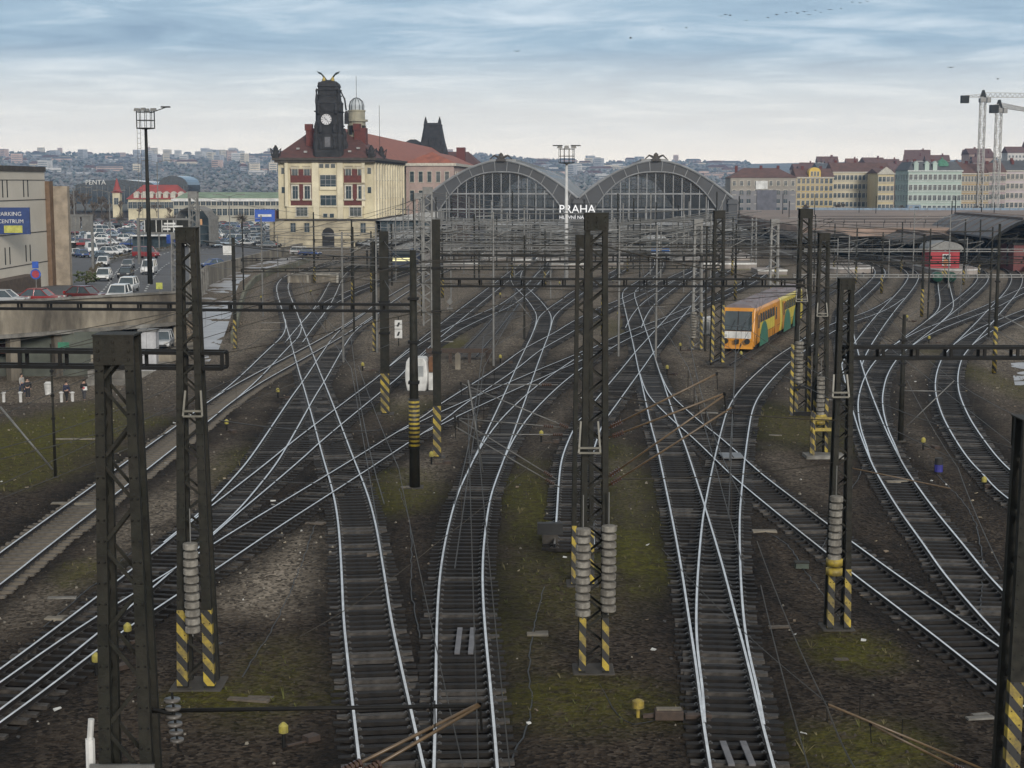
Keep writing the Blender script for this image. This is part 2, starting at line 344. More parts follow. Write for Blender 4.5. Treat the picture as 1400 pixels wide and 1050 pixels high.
def noise(s, d=6, r=.6):
    n = nd(nt, 'ShaderNodeTexNoise', Scale=s, Detail=d, Roughness=r); L(tc.outputs['Object'], n.inputs['Vector']); return n.outputs['Fac']
def ramp(src, p0, c0, p1, c1):
    r_ = nd(nt, 'ShaderNodeValToRGB'); e = r_.color_ramp.elements; e[0].position = p0; e[1].position = p1; e[0].color = (*c0, 1); e[1].color = (*c1, 1); L(src, r_.inputs[0]); return r_.outputs[0]
def mix(f, a, b2):
    m_ = nd(nt, 'ShaderNodeMixRGB'); L(f, m_.inputs[0]); L(a, m_.inputs[1]); L(b2, m_.inputs[2]); return m_.outputs[0]
vo = nd(nt, 'ShaderNodeTexVoronoi', Scale=9.0); L(tc.outputs['Object'], vo.inputs['Vector'])
vo2 = nd(nt, 'ShaderNodeTexVoronoi', Scale=3.2); L(tc.outputs['Object'], vo2.inputs['Vector'])
vs_ = nd(nt, 'ShaderNodeSeparateColor'); L(vo.outputs['Color'], vs_.inputs[0])
dirt = ramp(noise(.45, 9, .68), .38, (.010, .0066, .0044), .62, (.044, .030, .0195))
stone = ramp(vs_.outputs[0], .1, (.007, .0055, .0045), .95, (.075, .060, .046))
c = mix(ramp(noise(3.0, 8, .7),   .36, (.3,)*3, .6, (.95,)*3), dirt, stone)
gst = ramp(vs_.outputs[1], .05, (.042, .0355, .028), .95, (.31, .262, .205))
gf = nd(nt, 'ShaderNodeMath', operation='MULTIPLY'); L(sp.outputs[2], gf.inputs[0]); L(ramp(noise(1.6, 8, .75), .33, (.45,)*3, .56, (1,)*3), gf.inputs[1])
c = mix(gf.outputs[0], c, gst)
oilc = ramp(noise(2.5), .35, (.003, .0026, .0024), .72, (.0105, .009, .0078))
of = nd(nt, 'ShaderNodeMath', operation='MULTIPLY'); L(sp.outputs[0], of.inputs[0]); L(ramp(noise(1.1, 8, .7), .3, (.45,)*3, .6, (.95,)*3), of.inputs[1])
c = mix(of.outputs[0], c, oilc)
msc = ramp(noise(4.0, 8, .7), .3, (.028, .0278, .005), .66, (.100, .094, .013))
mf = nd(nt, 'ShaderNodeMath', operation='MULTIPLY'); L(sp.outputs[1], mf.inputs[0]); L(ramp(noise(2.2, 9, .75), .35, (.04,)*3, .55, (.9,)*3), mf.inputs[1])
c = mix(mf.outputs[0], c, msc)
L(c, b.inputs['Base Color'])
bp = nd(nt, 'ShaderNodeBump', Strength=.9, Distance=.06); L(vo.outputs['Distance'], bp.inputs['Height']); L(bp.outputs[0], b.inputs['Normal'])
me.materials.append(gm)
ground = bpy.data.objects.new('ground', me); COL.objects.link(ground); tag(ground, kind='structure')
# loose stones lying between the tracks (uncountable)
mb = MB(); cnt = 0
inside = np.argwhere((Y > 34) & (Y < 120) & (np.abs(X) < .36*Y) & (near > 1.0))
for q in rng.permutation(len(inside))[:110000]:
    j, i = inside[q]; x, y = X[j, i]+rng.uniform(-.3, .3), Y[j, i]+rng.uniform(-.3, .3)
    g = grav[j, i]
    if rng.random() > .25+.75*g-.2*moss[j, i]: continue
    s = rng.uniform(.025, .07)*(1+.3*(rng.random() > .95)); z = zz[j, i]; a = rng.uniform(0, 6.3)
    mb.mat(int(rng.random() > .86-.3*g)+int(rng.random() > .97)); k = [(math.cos(a+t)*s*rng.uniform(.7, 1.2), math.sin(a+t)*s*rng.uniform(.7, 1.2)) for t in (0, 1.6, 3.1, 4.7)]
    mb.add([(x+u, y+v, z-.02) for u, v in k]+[(x+u*.5, y+v*.5, z+s*rng.uniform(.6, 1.0)) for u, v in k], [(4,5,6,7),(0,1,5,4),(1,2,6,5),(2,3,7,6),(3,0,4,7)])
tag(mb.build('ballast_stones', [M('brown_stone', (.05,.04,.031), .9, scale=9, coord='Object'), M('pale_stone', (.20,.18,.145), .9, scale=9), M('chalky_stone', (.38,.37,.34), .9, scale=9)]), 'loose brown and pale ballast stones scattered between the tracks', 'ballast', kind='stuff')

# weeds in the mossy strips, scraps of litter, loose cables
mb = MB(); ms = np.argwhere((Y > 34) & (Y < 130) & (np.abs(X) < .36*Y) & (moss > .35) & (near > 1.2))
for q in rng.permutation(len(ms))[:5200]:
    j, i = ms[q]; x, y = X[j, i]+rng.uniform(-.3, .3), Y[j, i]+rng.uniform(-.3, .3); z = zz[j, i]-.01; h = rng.uniform(.04, .16)*(1 if rng.random() < .93 else 2.2); mb.mat(int(rng.random() > .6))
    for b_ in range(4):
        a = rng.uniform(0, 6.28); c, s_ = math.cos(a), math.sin(a); l = rng.uniform(.3, .9)*h; w_ = rng.uniform(.008, .02)
        mb.add([(x-s_*w_, y+c*w_, z), (x+s_*w_, y-c*w_, z), (x+c*l*.6+s_*w_*.6, y+s_*l*.6-c*w_*.6, z+h*.7), (x+c*l, y+s_*l, z+h)], [(0, 1, 2, 3)])
tag(mb.build('weeds', [M('mossy_weed', (.085, .09, .02), .9, scale=3), M('dry_weed', (.14, .12, .055), .9, scale=3)]), 'low green and dry weeds growing in the mossy strips between tracks', 'weeds', kind='stuff')
mb = MB()
for q in rng.permutation(len(inside))[:150]:
    j, i = inside[q]; x, y, z = X[j, i]+rng.uniform(-.3, .3), Y[j, i]+rng.uniform(-.3, .3), zz[j, i]+.02; a = rng.uniform(0, 6.3); l, w_ = rng.uniform(.03, .12), rng.uniform(.02, .06); mb.mat(int(rng.integers(0, 4))); c, s_ = math.cos(a), math.sin(a); P_ = [(x+c*u*l-s_*v*w_, y+s_*u*l+c*v*w_, z+h_) for u, v, h_ in ((-1,-1,0),(1,-1,.02),(1,1,.03),(-1,1,.04))]
    mb.add(P_+[(p[0], p[1], p[2]-.03) for p in P_], [(0,1,2,3),(7,6,5,4),(0,4,5,1),(1,5,6,2),(2,6,7,3),(3,7,4,0)])
tag(mb.build('litter', [M('scrap_white', (.5, .5, .48), .7, scale=5), M('scrap_wood', (.17, .13, .09), .8, scale=5), M('scrap_dark', (.03, .03, .03), .7, scale=5), M('scrap_tan', (.32, .27, .19), .8, scale=5)]), 'small scraps of wood and paper lying on the ballast', 'litter', kind='stuff')
for k, (pts, lab) in enumerate([([(905,985),(860,1000),(830,960),(815,930)], 'loose black cable from the point machine to the middle mast'), ([(1045,728),(1075,742),(1096,776),(1150,850)], 'loose black cable to the small dark box'), ([(430,720),(410,780),(380,850),(330,930)], 'loose cable lying across the left gravel patch'), ([(545,670),(565,720),(560,800),(575,880)], 'loose cable between the two left centre tracks'), ([(700,1040),(730,980),(720,900),(745,800)], 'loose cable beside the mossy centre strip'), ([(1180,640),(1150,700),(1120,760)], 'loose cable beside the yellow banded mast'), ([(60,860),(130,800),(200,740)], 'loose cable beside the left diagonal'), ([(1280,650),(1330,700),(1345,760),(1340,860)], 'loose cable inside the long right curve')]):
    P = resample(chaikin([G(*p) for p in pts], 3), .5); o = MB().tube([Vector((p.x+rng.uniform(-.04, .04), p.y+rng.uniform(-.04, .04), .05)) for p in P], .022, 5).build('ground_cable', M('cable_black', (.012, .012, .012), .5, scale=4)); tag(o, lab, 'cable')
m_found = M('dirty_foundation', (.05, .045, .038), .9, col2=(.025, .022, .018), scale=2, dirt=.8, bump=.3)
# ---------------------------------------------------------------- catenary masts, gantries, weights, wires
def lattice_mast(px, base, top, wb, wt, label, stripe=2.1, Yd=None, depth=.85, legw=.30, group=None, cap=True, rz=0.0, found=True, mat=None, step=None):
    p = G(px, base) if Yd is None else Vector((at(px, base, Yd).x, Yd, 0))
    H = zat(p.y, top); t = thing('lattice_mast', label, 'catenary mast', (p.x, p.y, 0), group, rz); ms = mat or m_steel
    def cor(z, sx, sy):
        w = wb+(wt-wb)*z/H; return Vector((sx*w*(1-legw)/2, sy*w*depth*.5*(1-legw*.6), z))
    for sx in (-1, 1):
        for sy in (-1, 1):
            mb = MB(); n = 6; vs = []
            for k, z in enumerate((0, H)):
                w = wb+(wt-wb)*z/H; c = cor(z, sx, sy); lx = w*legw/2; ly = w*legw*.36
                vs += [(c.x-lx, c.y-ly, z), (c.x+lx, c.y-ly, z), (c.x+lx, c.y+ly, z), (c.x-lx, c.y+ly, z)]
            mb.add(vs, [(3,2,1,0),(4,5,6,7),(0,1,5,4),(1,2,6,5),(2,3,7,6),(3,0,4,7)]); mb.build('leg', ms, t)
            if stripe and sy < 0:
                s = MB(); vs = []
                for z in (.15, stripe):
                    w = wb+(wt-wb)*z/H; c = cor(z, sx, sy); lx = w*legw/2+.006; ly = w*legw*.36+.006
                    vs += [(c.x-lx, c.y-ly, z), (c.x+lx, c.y-ly, z), (c.x+lx, c.y+ly, z), (c.x-lx, c.y+ly, z)]
                s.add(vs, [(3,2,1,0),(4,5,6,7),(0,1,5,4),(1,2,6,5),(2,3,7,6),(3,0,4,7)]); s.build('striped_foot', m_haz, t)
    mb = MB(); z = .25; flip = 1
    while z < H-.3:
        w = wb+(wt-wb)*z/H; dz = (step or .62)*w; z2 = min(z+dz, H-.05)
        for sy in (-1, 1): mb.bar(cor(z, -flip, sy)+Vector((0, sy*.01, 0)), cor(z2, flip, sy)+Vector((0, sy*.01, 0)), w*.075, .012+w*.02, up=(0, 1, 0))
        for sx in (-1, 1): mb.bar(cor(z, sx, -flip), cor(z2, sx, flip),   .012+w*.02, w*.075, up=(0, 0, 1))
        flip = -flip; z = z2
    mb.build('lacing', m_steel if mat is None else ms, t)
    if cap:
        mb = MB(); w = wt*.53; h = wt*.75
        mb.box((-w, -w*depth-.03, H-h), (w, -w*depth+.0, H)); mb.box((-w, w*depth, H-h), (w, w*depth+.03, H)); mb.box((-w*1.04, -w*depth-.04, H), (w*1.04, w*depth+.04, H+.03))
        for sx in (-.75, 0, .75):
            for sz in (.2, .5, .8): mb.lathe((sx*w, -w*depth-.035, H-h*sz), [(.02, -.02), (.02, .02)], 6)
        mb.build('gusset_plate', m_steel if mat is None else ms, t)
    if found:
        mb = MB(); mb.cbox((0, 0, -.06), (wb*1.5, wb*1.35, .3), taper=.92); mb.build('foundation', m_found, t, bevel=.03)
    return t, p, H
def pole(px, base, top, r, label, stripe=1.6, group=None, hs=m_haz, kind='round', name='catenary_pole', mat=None, z0=.15):
    p = G(px, base); H = zat(p.y, top); t = thing(name, label, 'catenary pole', (p.x, p.y, 0), group)
    mb = MB(); mb.smooth = kind == 'round'
    if kind == 'round': mb.lathe((0, 0, 0), [(r*1.25, 0), (r*.72, H)], 12)
    else:
        for y in (-r*.85, r*.85): mb.box((-r, y-.03, 0), (r, y+.03, H))
        mb.box((-.04, -r*.82, 0), (.04, r*.82, H))
    mb.build('shaft', mat or m_steel, t)
    if stripe:
        s = MB()
        if kind == 'round': s.smooth = True; s.lathe((0, 0, 0), [(r*1.25+.012, z0), (r*1.2+.012, z0+stripe)], 12)
        else: s.box((-r-.005, -r*.85-.04, z0), (r+.005, -r*.85-.032, z0+stripe))
        s.build('striped_band', hs, t)
    mb = MB(); mb.cbox((0, 0, -.04), (r*4.4, r*4.4, .26), taper=.9); mb.build('foundation', m_found, t)
    for k in (.45, .62, .8): mb = MB(); mb.cbox((0, 0, H*k), (r*2.5, r*2.5, .12)); mb.build('clamp', m_steel_d, t)
    return t, p, H
# -- the big foreground masts
mA, pA, HA = lattice_mast(160, 458, 458, 1.02, .58, 'massive dark lattice mast filling the left foreground, its foot below the picture', 0, Yd=24, depth=.75, legw=.23, step=.95)
mB, pB, HB = lattice_mast(272, 938, 312, 1.04, .52, 'tall lattice mast on the left with yellow striped feet and one hanging weight stack', 2.3, depth=.8, legw=.28)
mC, pC, HC = lattice_mast(811, 918, 292, .86, .62, 'tall lattice mast in the middle of the yard carrying two weight stacks', 1.7, depth=.9, legw=.22)
mD, pD, HD = lattice_mast(796, 800, 322, .80, .55, 'lattice mast standing close behind the middle mast', 2.2, depth=.9, legw=.2)
mE, pE, HE = lattice_mast(1144, 860, 381, .74, .44, 'lattice mast right of centre with a yellow banded weight stack on its face', 2.0, depth=.8, legw=.27)
mF, pF, HF = lattice_mast(1119, 622, 319, .82, .52, 'lattice mast behind the yellow striped weight cage', 3.0, depth=.9, legw=.2)
mG, pG, HG = lattice_mast(1095, 566, 286, .98, .72, 'tall lattice mast beside the rear of the yellow train', 3.6, depth=.9, legw=.2)
mH, pH, HH = lattice_mast(980, 497, 288, 1.05, .8, 'lattice mast in front of the yellow train cab', 4.6, depth=.9, legw=.2)
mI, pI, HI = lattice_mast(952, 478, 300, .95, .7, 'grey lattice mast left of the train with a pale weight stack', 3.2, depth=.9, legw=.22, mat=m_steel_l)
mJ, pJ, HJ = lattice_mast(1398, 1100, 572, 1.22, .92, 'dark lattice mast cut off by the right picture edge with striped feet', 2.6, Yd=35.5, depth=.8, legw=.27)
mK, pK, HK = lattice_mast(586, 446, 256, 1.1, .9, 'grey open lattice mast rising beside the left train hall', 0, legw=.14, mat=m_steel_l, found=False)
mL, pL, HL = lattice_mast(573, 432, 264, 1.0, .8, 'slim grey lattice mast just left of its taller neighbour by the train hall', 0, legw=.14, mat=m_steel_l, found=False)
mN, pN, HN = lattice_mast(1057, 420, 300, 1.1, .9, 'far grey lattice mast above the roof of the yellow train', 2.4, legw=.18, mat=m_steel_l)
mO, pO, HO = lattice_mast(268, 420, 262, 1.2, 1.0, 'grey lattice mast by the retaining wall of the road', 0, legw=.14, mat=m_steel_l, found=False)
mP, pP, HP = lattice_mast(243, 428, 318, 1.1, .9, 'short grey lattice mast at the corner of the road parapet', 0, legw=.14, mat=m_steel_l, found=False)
pole(527, 567, 316, .26, 'thick dark H section pole with three yellow chevrons at its foot', 2.4, kind='h')
pQ = pole(567, 668, 342, .2, 'round tapered pole with narrow yellow and black rings', 2.3, hs=m_hazh, z0=1.9)
pole(598, 627, 300, .2, 'dark pole with yellow stripes right of the white relay cabinet', 2.6, kind='h')
for px, b, t_, lab, st_, k in [
  (322, 478, 325, 'pole with a striped foot beside the wet ramp on the left', 2.4, 'h'),(512, 482, 330, 'leaning stripe footed pole left of the chevron pole', 2.6, 'h'),
  (482, 416, 300, 'thin pole with striped foot near the concrete buffer wall', 2.6, 'round'),(430, 388, 290, 'pole with striped foot standing in front of the concrete buffer wall', 2.2, 'round'),
  (605, 408, 312, 'pole with short striped foot under the left train hall', 2.2, 'round'),(578, 432, 330, 'pole with long striped foot between the grey lattice masts', 2.8, 'round'),
  (827, 392, 322, 'striped pole behind the right side of the middle mast', 2.4, 'round'),(824, 460, 318, 'pole with yellow foot touching the right side of the middle mast', 3.4, 'round'),
  (1005, 412, 306, 'striped pole just above the yellow train roof', 2.6, 'round'),(1060, 388, 300, 'striped pole behind the tail of the yellow train', 2.2, 'round'),
  (1260, 434, 320, 'striped pole between the two right hand track curves', 2.8, 'round'),(1205, 402, 318, 'striped pole left of the red brick building', 2.2, 'round'),
  (1170, 388, 312, 'striped pole in front of the curved white wall', 2.2, 'round'),(1317, 390, 300, 'striped pole right of the red brick building', 2.0, 'round'),
  (1359, 512, 306, 'striped pole with a blue top band beside the paved corner', 3.4, 'round'),(1001, 378, 296, 'striped pole in front of the right hall corner', 2.2, 'round'),
  (508, 400, 316, 'thin pole beside the headlit locomotive', 2.4, 'round'),(1231, 604, 430, 'slender dark post between the curves on the right', 0, 'round'),
  (700, 382, 312, 'pole in front of the middle of the left train hall', 2.0, 'round'),(745, 392, 314, 'pole left of the white floodlight mast', 2.0, 'round'),(858, 372, 300, 'pole in front of the right train hall left side', 2.0, 'round'),
  (903, 366, 306, 'pole beside the blue fronted train', 1.6, 'round'),(935, 372, 296, 'pole in front of the right train hall right side', 1.6, 'round'),(655, 372, 302, 'pole in front of the left train hall right side', 1.6, 'round'),
  (1140, 372, 306, 'pole at the left end of the first right canopy', 1.6, 'round'),(1232, 372, 304, 'pole between the first and second right canopies', 1.6, 'round'),(1338, 378, 300, 'pole before the second right canopy', 1.6, 'round'),
  (76, 655, 470, 'thin grey wire post on the mossy bank', 0, 'round')]:
    pole(px, b, t_, .13 if px != 76 else .06, lab, st_, kind=k, group=None)
for t_, H_, wb_, wt_, lg, dp in ((mA, HA, 1.02, .58, .23, .75), (mB, HB, 1.04, .52, .28, .8), (mJ, HJ, 1.22, .92, .27, .8), (mE, HE, .74, .44, .27, .8)):
    rv = MB(); z = .6
    while z < H_-.4:
        w = wb_+(wt_-wb_)*z/H_
        for sx in (-1, 1):
            x = sx*w*(1-lg)/2; y = -w*dp*.5*(1-lg*.6)-w*lg*.36
            for q in (-.3, .3): rv.lathe((x+q*w*lg, y-.004, z), [(.014, -.014), (.02, 0), (.014, .014)], 6)
        z += .33
    rv.build('rivets', m_steel_d, t_)
# -- counterweights
disc = MB(); disc.smooth = False; disc.lathe((0, 0, 0), [(.12, 0), (.19, .012), (.205, .03), (.205, .155), (.19, .172), (.12, .185)], 14); disc_o = None
def weights(px, y0, y1, Yd, label, w=.42, band=0):
    global disc_o
    z1 = zat(Yd, y0); z0 = zat(Yd, y1); c = at(px, (y0+y1)/2, Yd); t = thing('tension_weight', label, 'counterweight', (c.x, Yd, z0))
    mb = MB(); mb.tube([(0, 0, -.1), (0, 0, z1-z0+.9)], .018, 5); mb.build('rod', m_steel_l, t)
    n = max(4, int(round((z1-z0)/.225))); sc = w/.42
    for k in range(n):
        if disc_o is None: disc_o = o = disc.build('weight_disc', m_weight, t)
        else: o = disc_o.copy(); COL.objects.link(o); o.parent = t
        o.location = (random.uniform(-.012, .012), random.uniform(-.012, .012), k*(z1-z0)/n); o.rotation_euler = (0, 0, random.uniform(0, 6)); o.scale = (sc, sc, (z1-z0)/n/.222)
    if band:
        mb = MB(); mb.smooth = True
        for k in range(2): mb.lathe((0, 0, -.15-.3*k), [(w*.62, 0), (w*.62, .2)], 14)
        mb.build('yellow_guide', m_yellow, t)
weights(262, 740, 865, pB.y-.75, 'tall pale weight stack hanging on the left mast', .42)
weights(797, 720, 842, pC.y-.75, 'left one of the two weight stacks on the middle mast', .44)
weights(832, 716, 836, pC.y-.6, 'right one of the two weight stacks on the middle mast', .44)
weights(1142, 676, 766, pE.y-.6, 'pale weight stack ending in a yellow ring on the right mast', .42, 1)
weights(1122, 514, 568, pF.y-.8, 'weight stack above the yellow striped cage', .42, 1)
weights(1092, 466, 524, pG.y-.9, 'weight stack on the mast beside the train tail', .55)
weights(948, 426, 462, pI.y-.8, 'small pale weight stack left of the yellow train', .55)
# -- gantry beams
def beam(a, b, label, h=.42, d=.5, step=1.1, mat=None):
    a = Vector(a); b = Vector(b); t = thing('gantry_beam', label, 'gantry beam', a); L = b-a; n = max(2, int(L.length/step)); ms = mat or m_steel_d
    nrm = Vector((0, 0, 1)).cross(L).normalized()*d
    for z, nm in ((0, 'bottom_chord'), (h, 'top_chord')):
        for s in (0, 1):
            mb = MB(); mb.bar(nrm*s+Vector((0, 0, z)), L+nrm*s+Vector((0, 0, z)), .1, .1); mb.build(nm, ms, t)
    mb = MB()
    for k in range(n+1):
        p = L*(k/n)
        for s in (0, 1): mb.bar(p+nrm*s, p+nrm*s+Vector((0, 0, h)), .09)
        mb.bar(p, p+nrm, .06); mb.bar(p+Vector((0, 0, h)), p+nrm+Vector((0, 0, h)), .06)
        if k < n:
            q = L*((k+1)/n); mb.bar(p, q+nrm, .045); mb.bar(p+Vector((0, 0, h)), q+nrm+Vector((0, 0, h)), .045)
    mb.build('lacing', ms, t); return t
zb = zat(pB.y, 503)
beam((-26, pB.y+1.5, zb), (pB.x+.9, pB.y-.2, zb), 'dark lattice beam running left from the striped left mast')
z8 = zat(pQ[1].y, 426)
beam((-30, pQ[1].y+2, z8), (pQ[1].x, pQ[1].y, z8), 'long dark gantry beam in front of the road parapet', .3, .4, 1.4)
zg = (zat(pG.y, 390)+zat(80, 390))/2
beam((pG.x-.2, pG.y, zat(pG.y, 391)), (at(598, 390, 90).x, 90, zat(90, 391)), 'long gantry beam spanning from the train tail mast to the pole by the relay cabinet', .42, .5, 1.2)
beam(at(1160, 490, pE.y), at(1480, 490, pE.y+2), 'dark beam reaching right from the yellow banded mast', .34, .4, 1.1)
beam(at(596, 358, 132), at(984, 358, 132), 'upper gantry beam in front of the train halls', .5, .6, 1.4)
beam(at(1085, 379, 190), at(1420, 379, 190), 'pale beam in front of the white wall on the right', .3, .3, 2.0, m_steel_l)
beam(at(1000, 353, 215), at(1400, 355, 215), 'thin dark beam below the right canopies', .4, .4, 2.0)
for k, (x0, x1, y, Yd, lab) in enumerate([(540, 1000, 326, 240, 'fourth'), (600, 1000, 341, 205, 'lowest'), (540, 990, 313, 275, 'third'), (590, 1000, 303, 300, 'topmost'), (560, 800, 334, 220, 'short')]):
    beam(at(x0, y, Yd), at(x1, y, Yd), lab+' grey cross beam among the masts in front of the train halls', .35, .4, 2.0, m_steel_l)
beam(at(330, 357, 215), at(560, 352, 215), 'thin gantry beam above the concrete buffer wall on the left', .3, .4, 2.0)
# -- cantilever arms
def arm(pts, r, label, mat=m_brown, ins=True, r2=None):
    o = Vector(pts[0][0]); t = thing('cantilever_arm', label, 'cantilever', o)
    for seg in pts:
        mb = MB(); mb.smooth = True; mb.tube([Vector(p)-o for p in seg], r, 7); mb.build('tube', mat, t)
        if ins:
            a, b = Vector(seg[0])-o, Vector(seg[-1])-o; mb = MB(); d = (b-a).normalized()
            for q in range(5): c = a+d*(.25+q*.07); mb.tube([c-d*.02, c+d*.02], r*2.6, 9)
            mb.build('insulator', M('brown_porcelain', (.06, .03, .02), .25), t)
            mb = MB(); mb.cbox(b, (.07, .06, .09)); mb.tube([b, b+Vector((.03, 0, -.45))], .012, 5); mb.tube([b-d*.9, b-d*.9+Vector((0, 0, .5))], .01, 4); mb.build('wire_clamp', m_steel_d, t)
yA = pA.y
arm([[at(205, 972, yA), at(655, 965, yA+.2)]], .035, 'dark horizontal arm reaching right from the foreground mast', m_steel_d, False)
arm([[at(450, 1064, yA-1.2), at(655, 962, yA+.2)], [at(478, 1068, yA-1.2), at(657, 964, yA+.2)]], .028, 'brown double tube rising from the bottom edge to the arm of the foreground mast')
arm([[at(826, 588, pC.y), at(980, 511, pC.y-.6)], [at(828, 600, pC.y), at(990, 538, pC.y-.6)]], .028, 'upper brown arm of the middle mast over the right track')
arm([[at(826, 656, pC.y), at(991, 540, pC.y-.6)], [at(827, 667, pC.y), at(1002, 556, pC.y-.6)]], .028, 'lower brown arm of the middle mast over the right track')
arm([[at(763, 526, pD.y), at(640, 526, pD.y)], [at(785, 588, pD.y), at(630, 524, pD.y)]], .022, 'pale upper arm reaching left from the rear middle mast', m_steel_l)
arm([[at(778, 594, pD.y), at(648, 594, pD.y)], [at(762, 656, pD.y), at(622, 570, pD.y)], [at(765, 666, pD.y), at(622, 583, pD.y)], [at(765, 584, pD.y), at(626, 572, pD.y)]], .022, 'pale lower arm group reaching left from the rear middle mast', m_steel_l)
arm([[at(1400, 1075, pJ.y), at(1130, 962, pJ.y-1)], [at(1330, 1060, pJ.y), at(1190, 990, pJ.y-.5)]], .028, 'brown arm of the cut off right mast low in the corner')
arm([[at(1232, 534, 85), at(1286, 535, 85)], [at(1232, 590, 85), at(1305, 520, 85)]], .03, 'pale bracket on the slender post at the right', m_steel_l, False)
arm([[at(1165, 640, pE.y), at(1300, 668, pE.y)]], .02, 'thin stay reaching right from the yellow banded mast', m_brown, False)
arm([[at(455, 606, 70), at(520, 586, 70)]], .015, 'thin stay wire left of the ringed pole', m_steel_d, False)
arm([[at(0, 556, 55), at(72, 642, 55)]], .04, 'pale diagonal guy tube crossing the mossy bank', m_steel_l, False)
arm([[at(1358, 425, 150), at(1440, 470, 150)]], .05, 'pale diagonal tube crossing the far right tracks', m_steel_l, False)
arm([[at(702, 404, 130), at(730, 440, 130)]], .035, 'short pale diagonal stay near the centre crossing', m_steel_l, False)
arm([[at(640, 520, 53), at(660, 645, 53)]], .03, 'thin vertical drop tube beside the centre track', m_steel_l, False)
# -- clamps on the foreground mast
fx = thing('mast_bracket', 'pale steel bracket bolted low on the foreground mast', 'bracket', (pA.x, yA-.5, zat(yA, 1036)))
mb = MB(); mb.box((-.5, -.06, -.07), (.5, 0, .09)); mb.build('plate', m_steel_l, fx)
mb = MB(); mb.box((-.12, -.02, -.9), (-.08, .02, -.06)); mb.box((-.02, -.02, -.9), (.02, .02, -.06)); mb.build('strap', m_steel_l, fx)
ins = thing('insulator_string', 'grey disc insulators hanging right of the foreground mast', 'insulator', at(236, 985, yA-.2))
mb = MB(); mb.smooth = True
for k in range(6): mb.tube([(k*.012, 0, .35-k*.13), (k*.012, 0, .31-k*.13)], .13-.004*k, 12)
mb.build('disc', M('grey_porcelain', (.11, .10, .09), .3), ins)
mb = MB(); mb.tube([(0, 0, .45), (.08, 0, -.5)], .02, 6); mb.tube([(-.35, .1, .15), (0, 0, .1)], .03, 6); mb.build('hanger', m_steel_d, ins)
sheet = thing('white_tube', 'white tube left of the foot of the foreground mast', 'tube', at(123, 1010, yA-.3))
mb = MB(); mb.tube([(0, 0, 0), (.03, 0, .32)], .05, 8); mb.tube([(-.02, 0, -2.5), (0, 0, 0)], .075, 8); mb.build('sleeve', m_white, sheet)
# -- small transverse bars + hanging frames on masts
def ladder(px, y0, y1, Yd, w, label):
    c = at(px, y0, Yd); z1 = zat(Yd, y1); t = thing('hanging_frame', label, 'frame', c); h = c.z-z1; mb = MB()
    for s in (-1, 1): mb.bar((s*w/2*.8, 0, 0), (s*w/2, -.15, -h), .05)
    mb.bar((-w/2, -.15, -h), (w/2, -.15, -h), .05); mb.bar((-w/2, -.15, -h+.14), (w/2, -.15, -h+.14), .05); mb.build('rail', M('weathered_bronze', (.16, .15, .12), .5), t)
ladder(264, 534, 568, pB.y-.6, .52, 'pale hanging frame on the upper left mast'); ladder(1149, 512, 542, pE.y-.5, .5, 'pale hanging frame on the yellow banded mast')
ladder(1124, 414, 432, pF.y-.5, .55, 'pale hanging frame high on the cage mast'); ladder(1096, 395, 412, pG.y-.5, .7, 'pale hanging frame on the mast by the train tail'); ladder(806, 576, 618, pC.y-.6, .6, 'pale hanging frame on the middle mast')
# -- striped cage
cg = thing('striped_cage', 'yellow striped guard cage round the weight stack at the foot of a mast', 'guard cage', (pF.x+.1, pF.y-.95, 0))
for sx in (-.62, .62):
    for sy in (-.3, .3): mb = MB(); mb.box((sx-.06, sy-.06, 0), (sx+.06, sy+.06, 2.4)); mb.build('post', m_haz, cg)
for z in (2.0, 1.45): mb = MB(); mb.box((-.64, -.34, z), (.64, -.26, z+.16)); mb.build('cross_rail', m_yellow, cg)
mb = MB(); mb.cbox((0, 0, .05), (2.0, 1.2, .3)); mb.build('foundation', m_conc, cg)
cg = thing('guard_gate', 'open striped guard frame in front of the mast by the train tail', 'guard frame', (pG.x-.1, pG.y-1.1, 0))
for sx in (-.7, .7): mb = MB(); mb.box((sx-.09, -.09, 0), (sx+.09, .09, 4.4)); mb.build('post', m_haz, cg)
for z, h in ((1.7, .15), (.02, .28)): mb = MB(); mb.box((-.72, -.06, z), (.72, .06, z+h)); mb.build('cross_rail', m_steel_d, cg)
# -- overhead lines following the tracks
def overhead(i, label, y0=20, zc=5.6, zm=6.9, span=38, off=0.0):
    l, px, k = TRK[i]; P = resample(chaikin([Vector((*G(x, y, RH).xy, 0)) for x, y in px], 3), span)
    if len(P) < 2: return
    t = thing('overhead_line', label, 'overhead line', (P[0].x, P[0].y, zc)); O = Vector((P[0].x, P[0].y, zc)); c = MB(); m_ = MB(); d = MB()
    for j, (a, b) in enumerate(zip(P[:-1], P[1:])):
        a = a+Vector((off+(.25 if j % 2 else -.25), 0, 0)); b = b+Vector((off+(-.25 if j % 2 else .25), 0, 0)); pts = []
        c.tube([a+Vector((0, 0, zc))-O, b+Vector((0, 0, zc))-O], .014, 4, caps=False)
        for q in range(9):
            u = q/8; p = a+(b-a)*u; z = zm+ .15-(4*u*(1-u))*.75; pts.append(p+Vector((0, 0, z))-O)
            if 0 < q < 8: d.tube([p+Vector((0, 0, z))-O, p+Vector((0, 0, zc))-O], .007, 3, caps=False)
        m_.tube(pts, .013, 4, caps=False)
    c.build('contact_wire', m_wire, t); m_.build('messenger_wire', m_wire, t); d.build('droppers', m_wire, t)
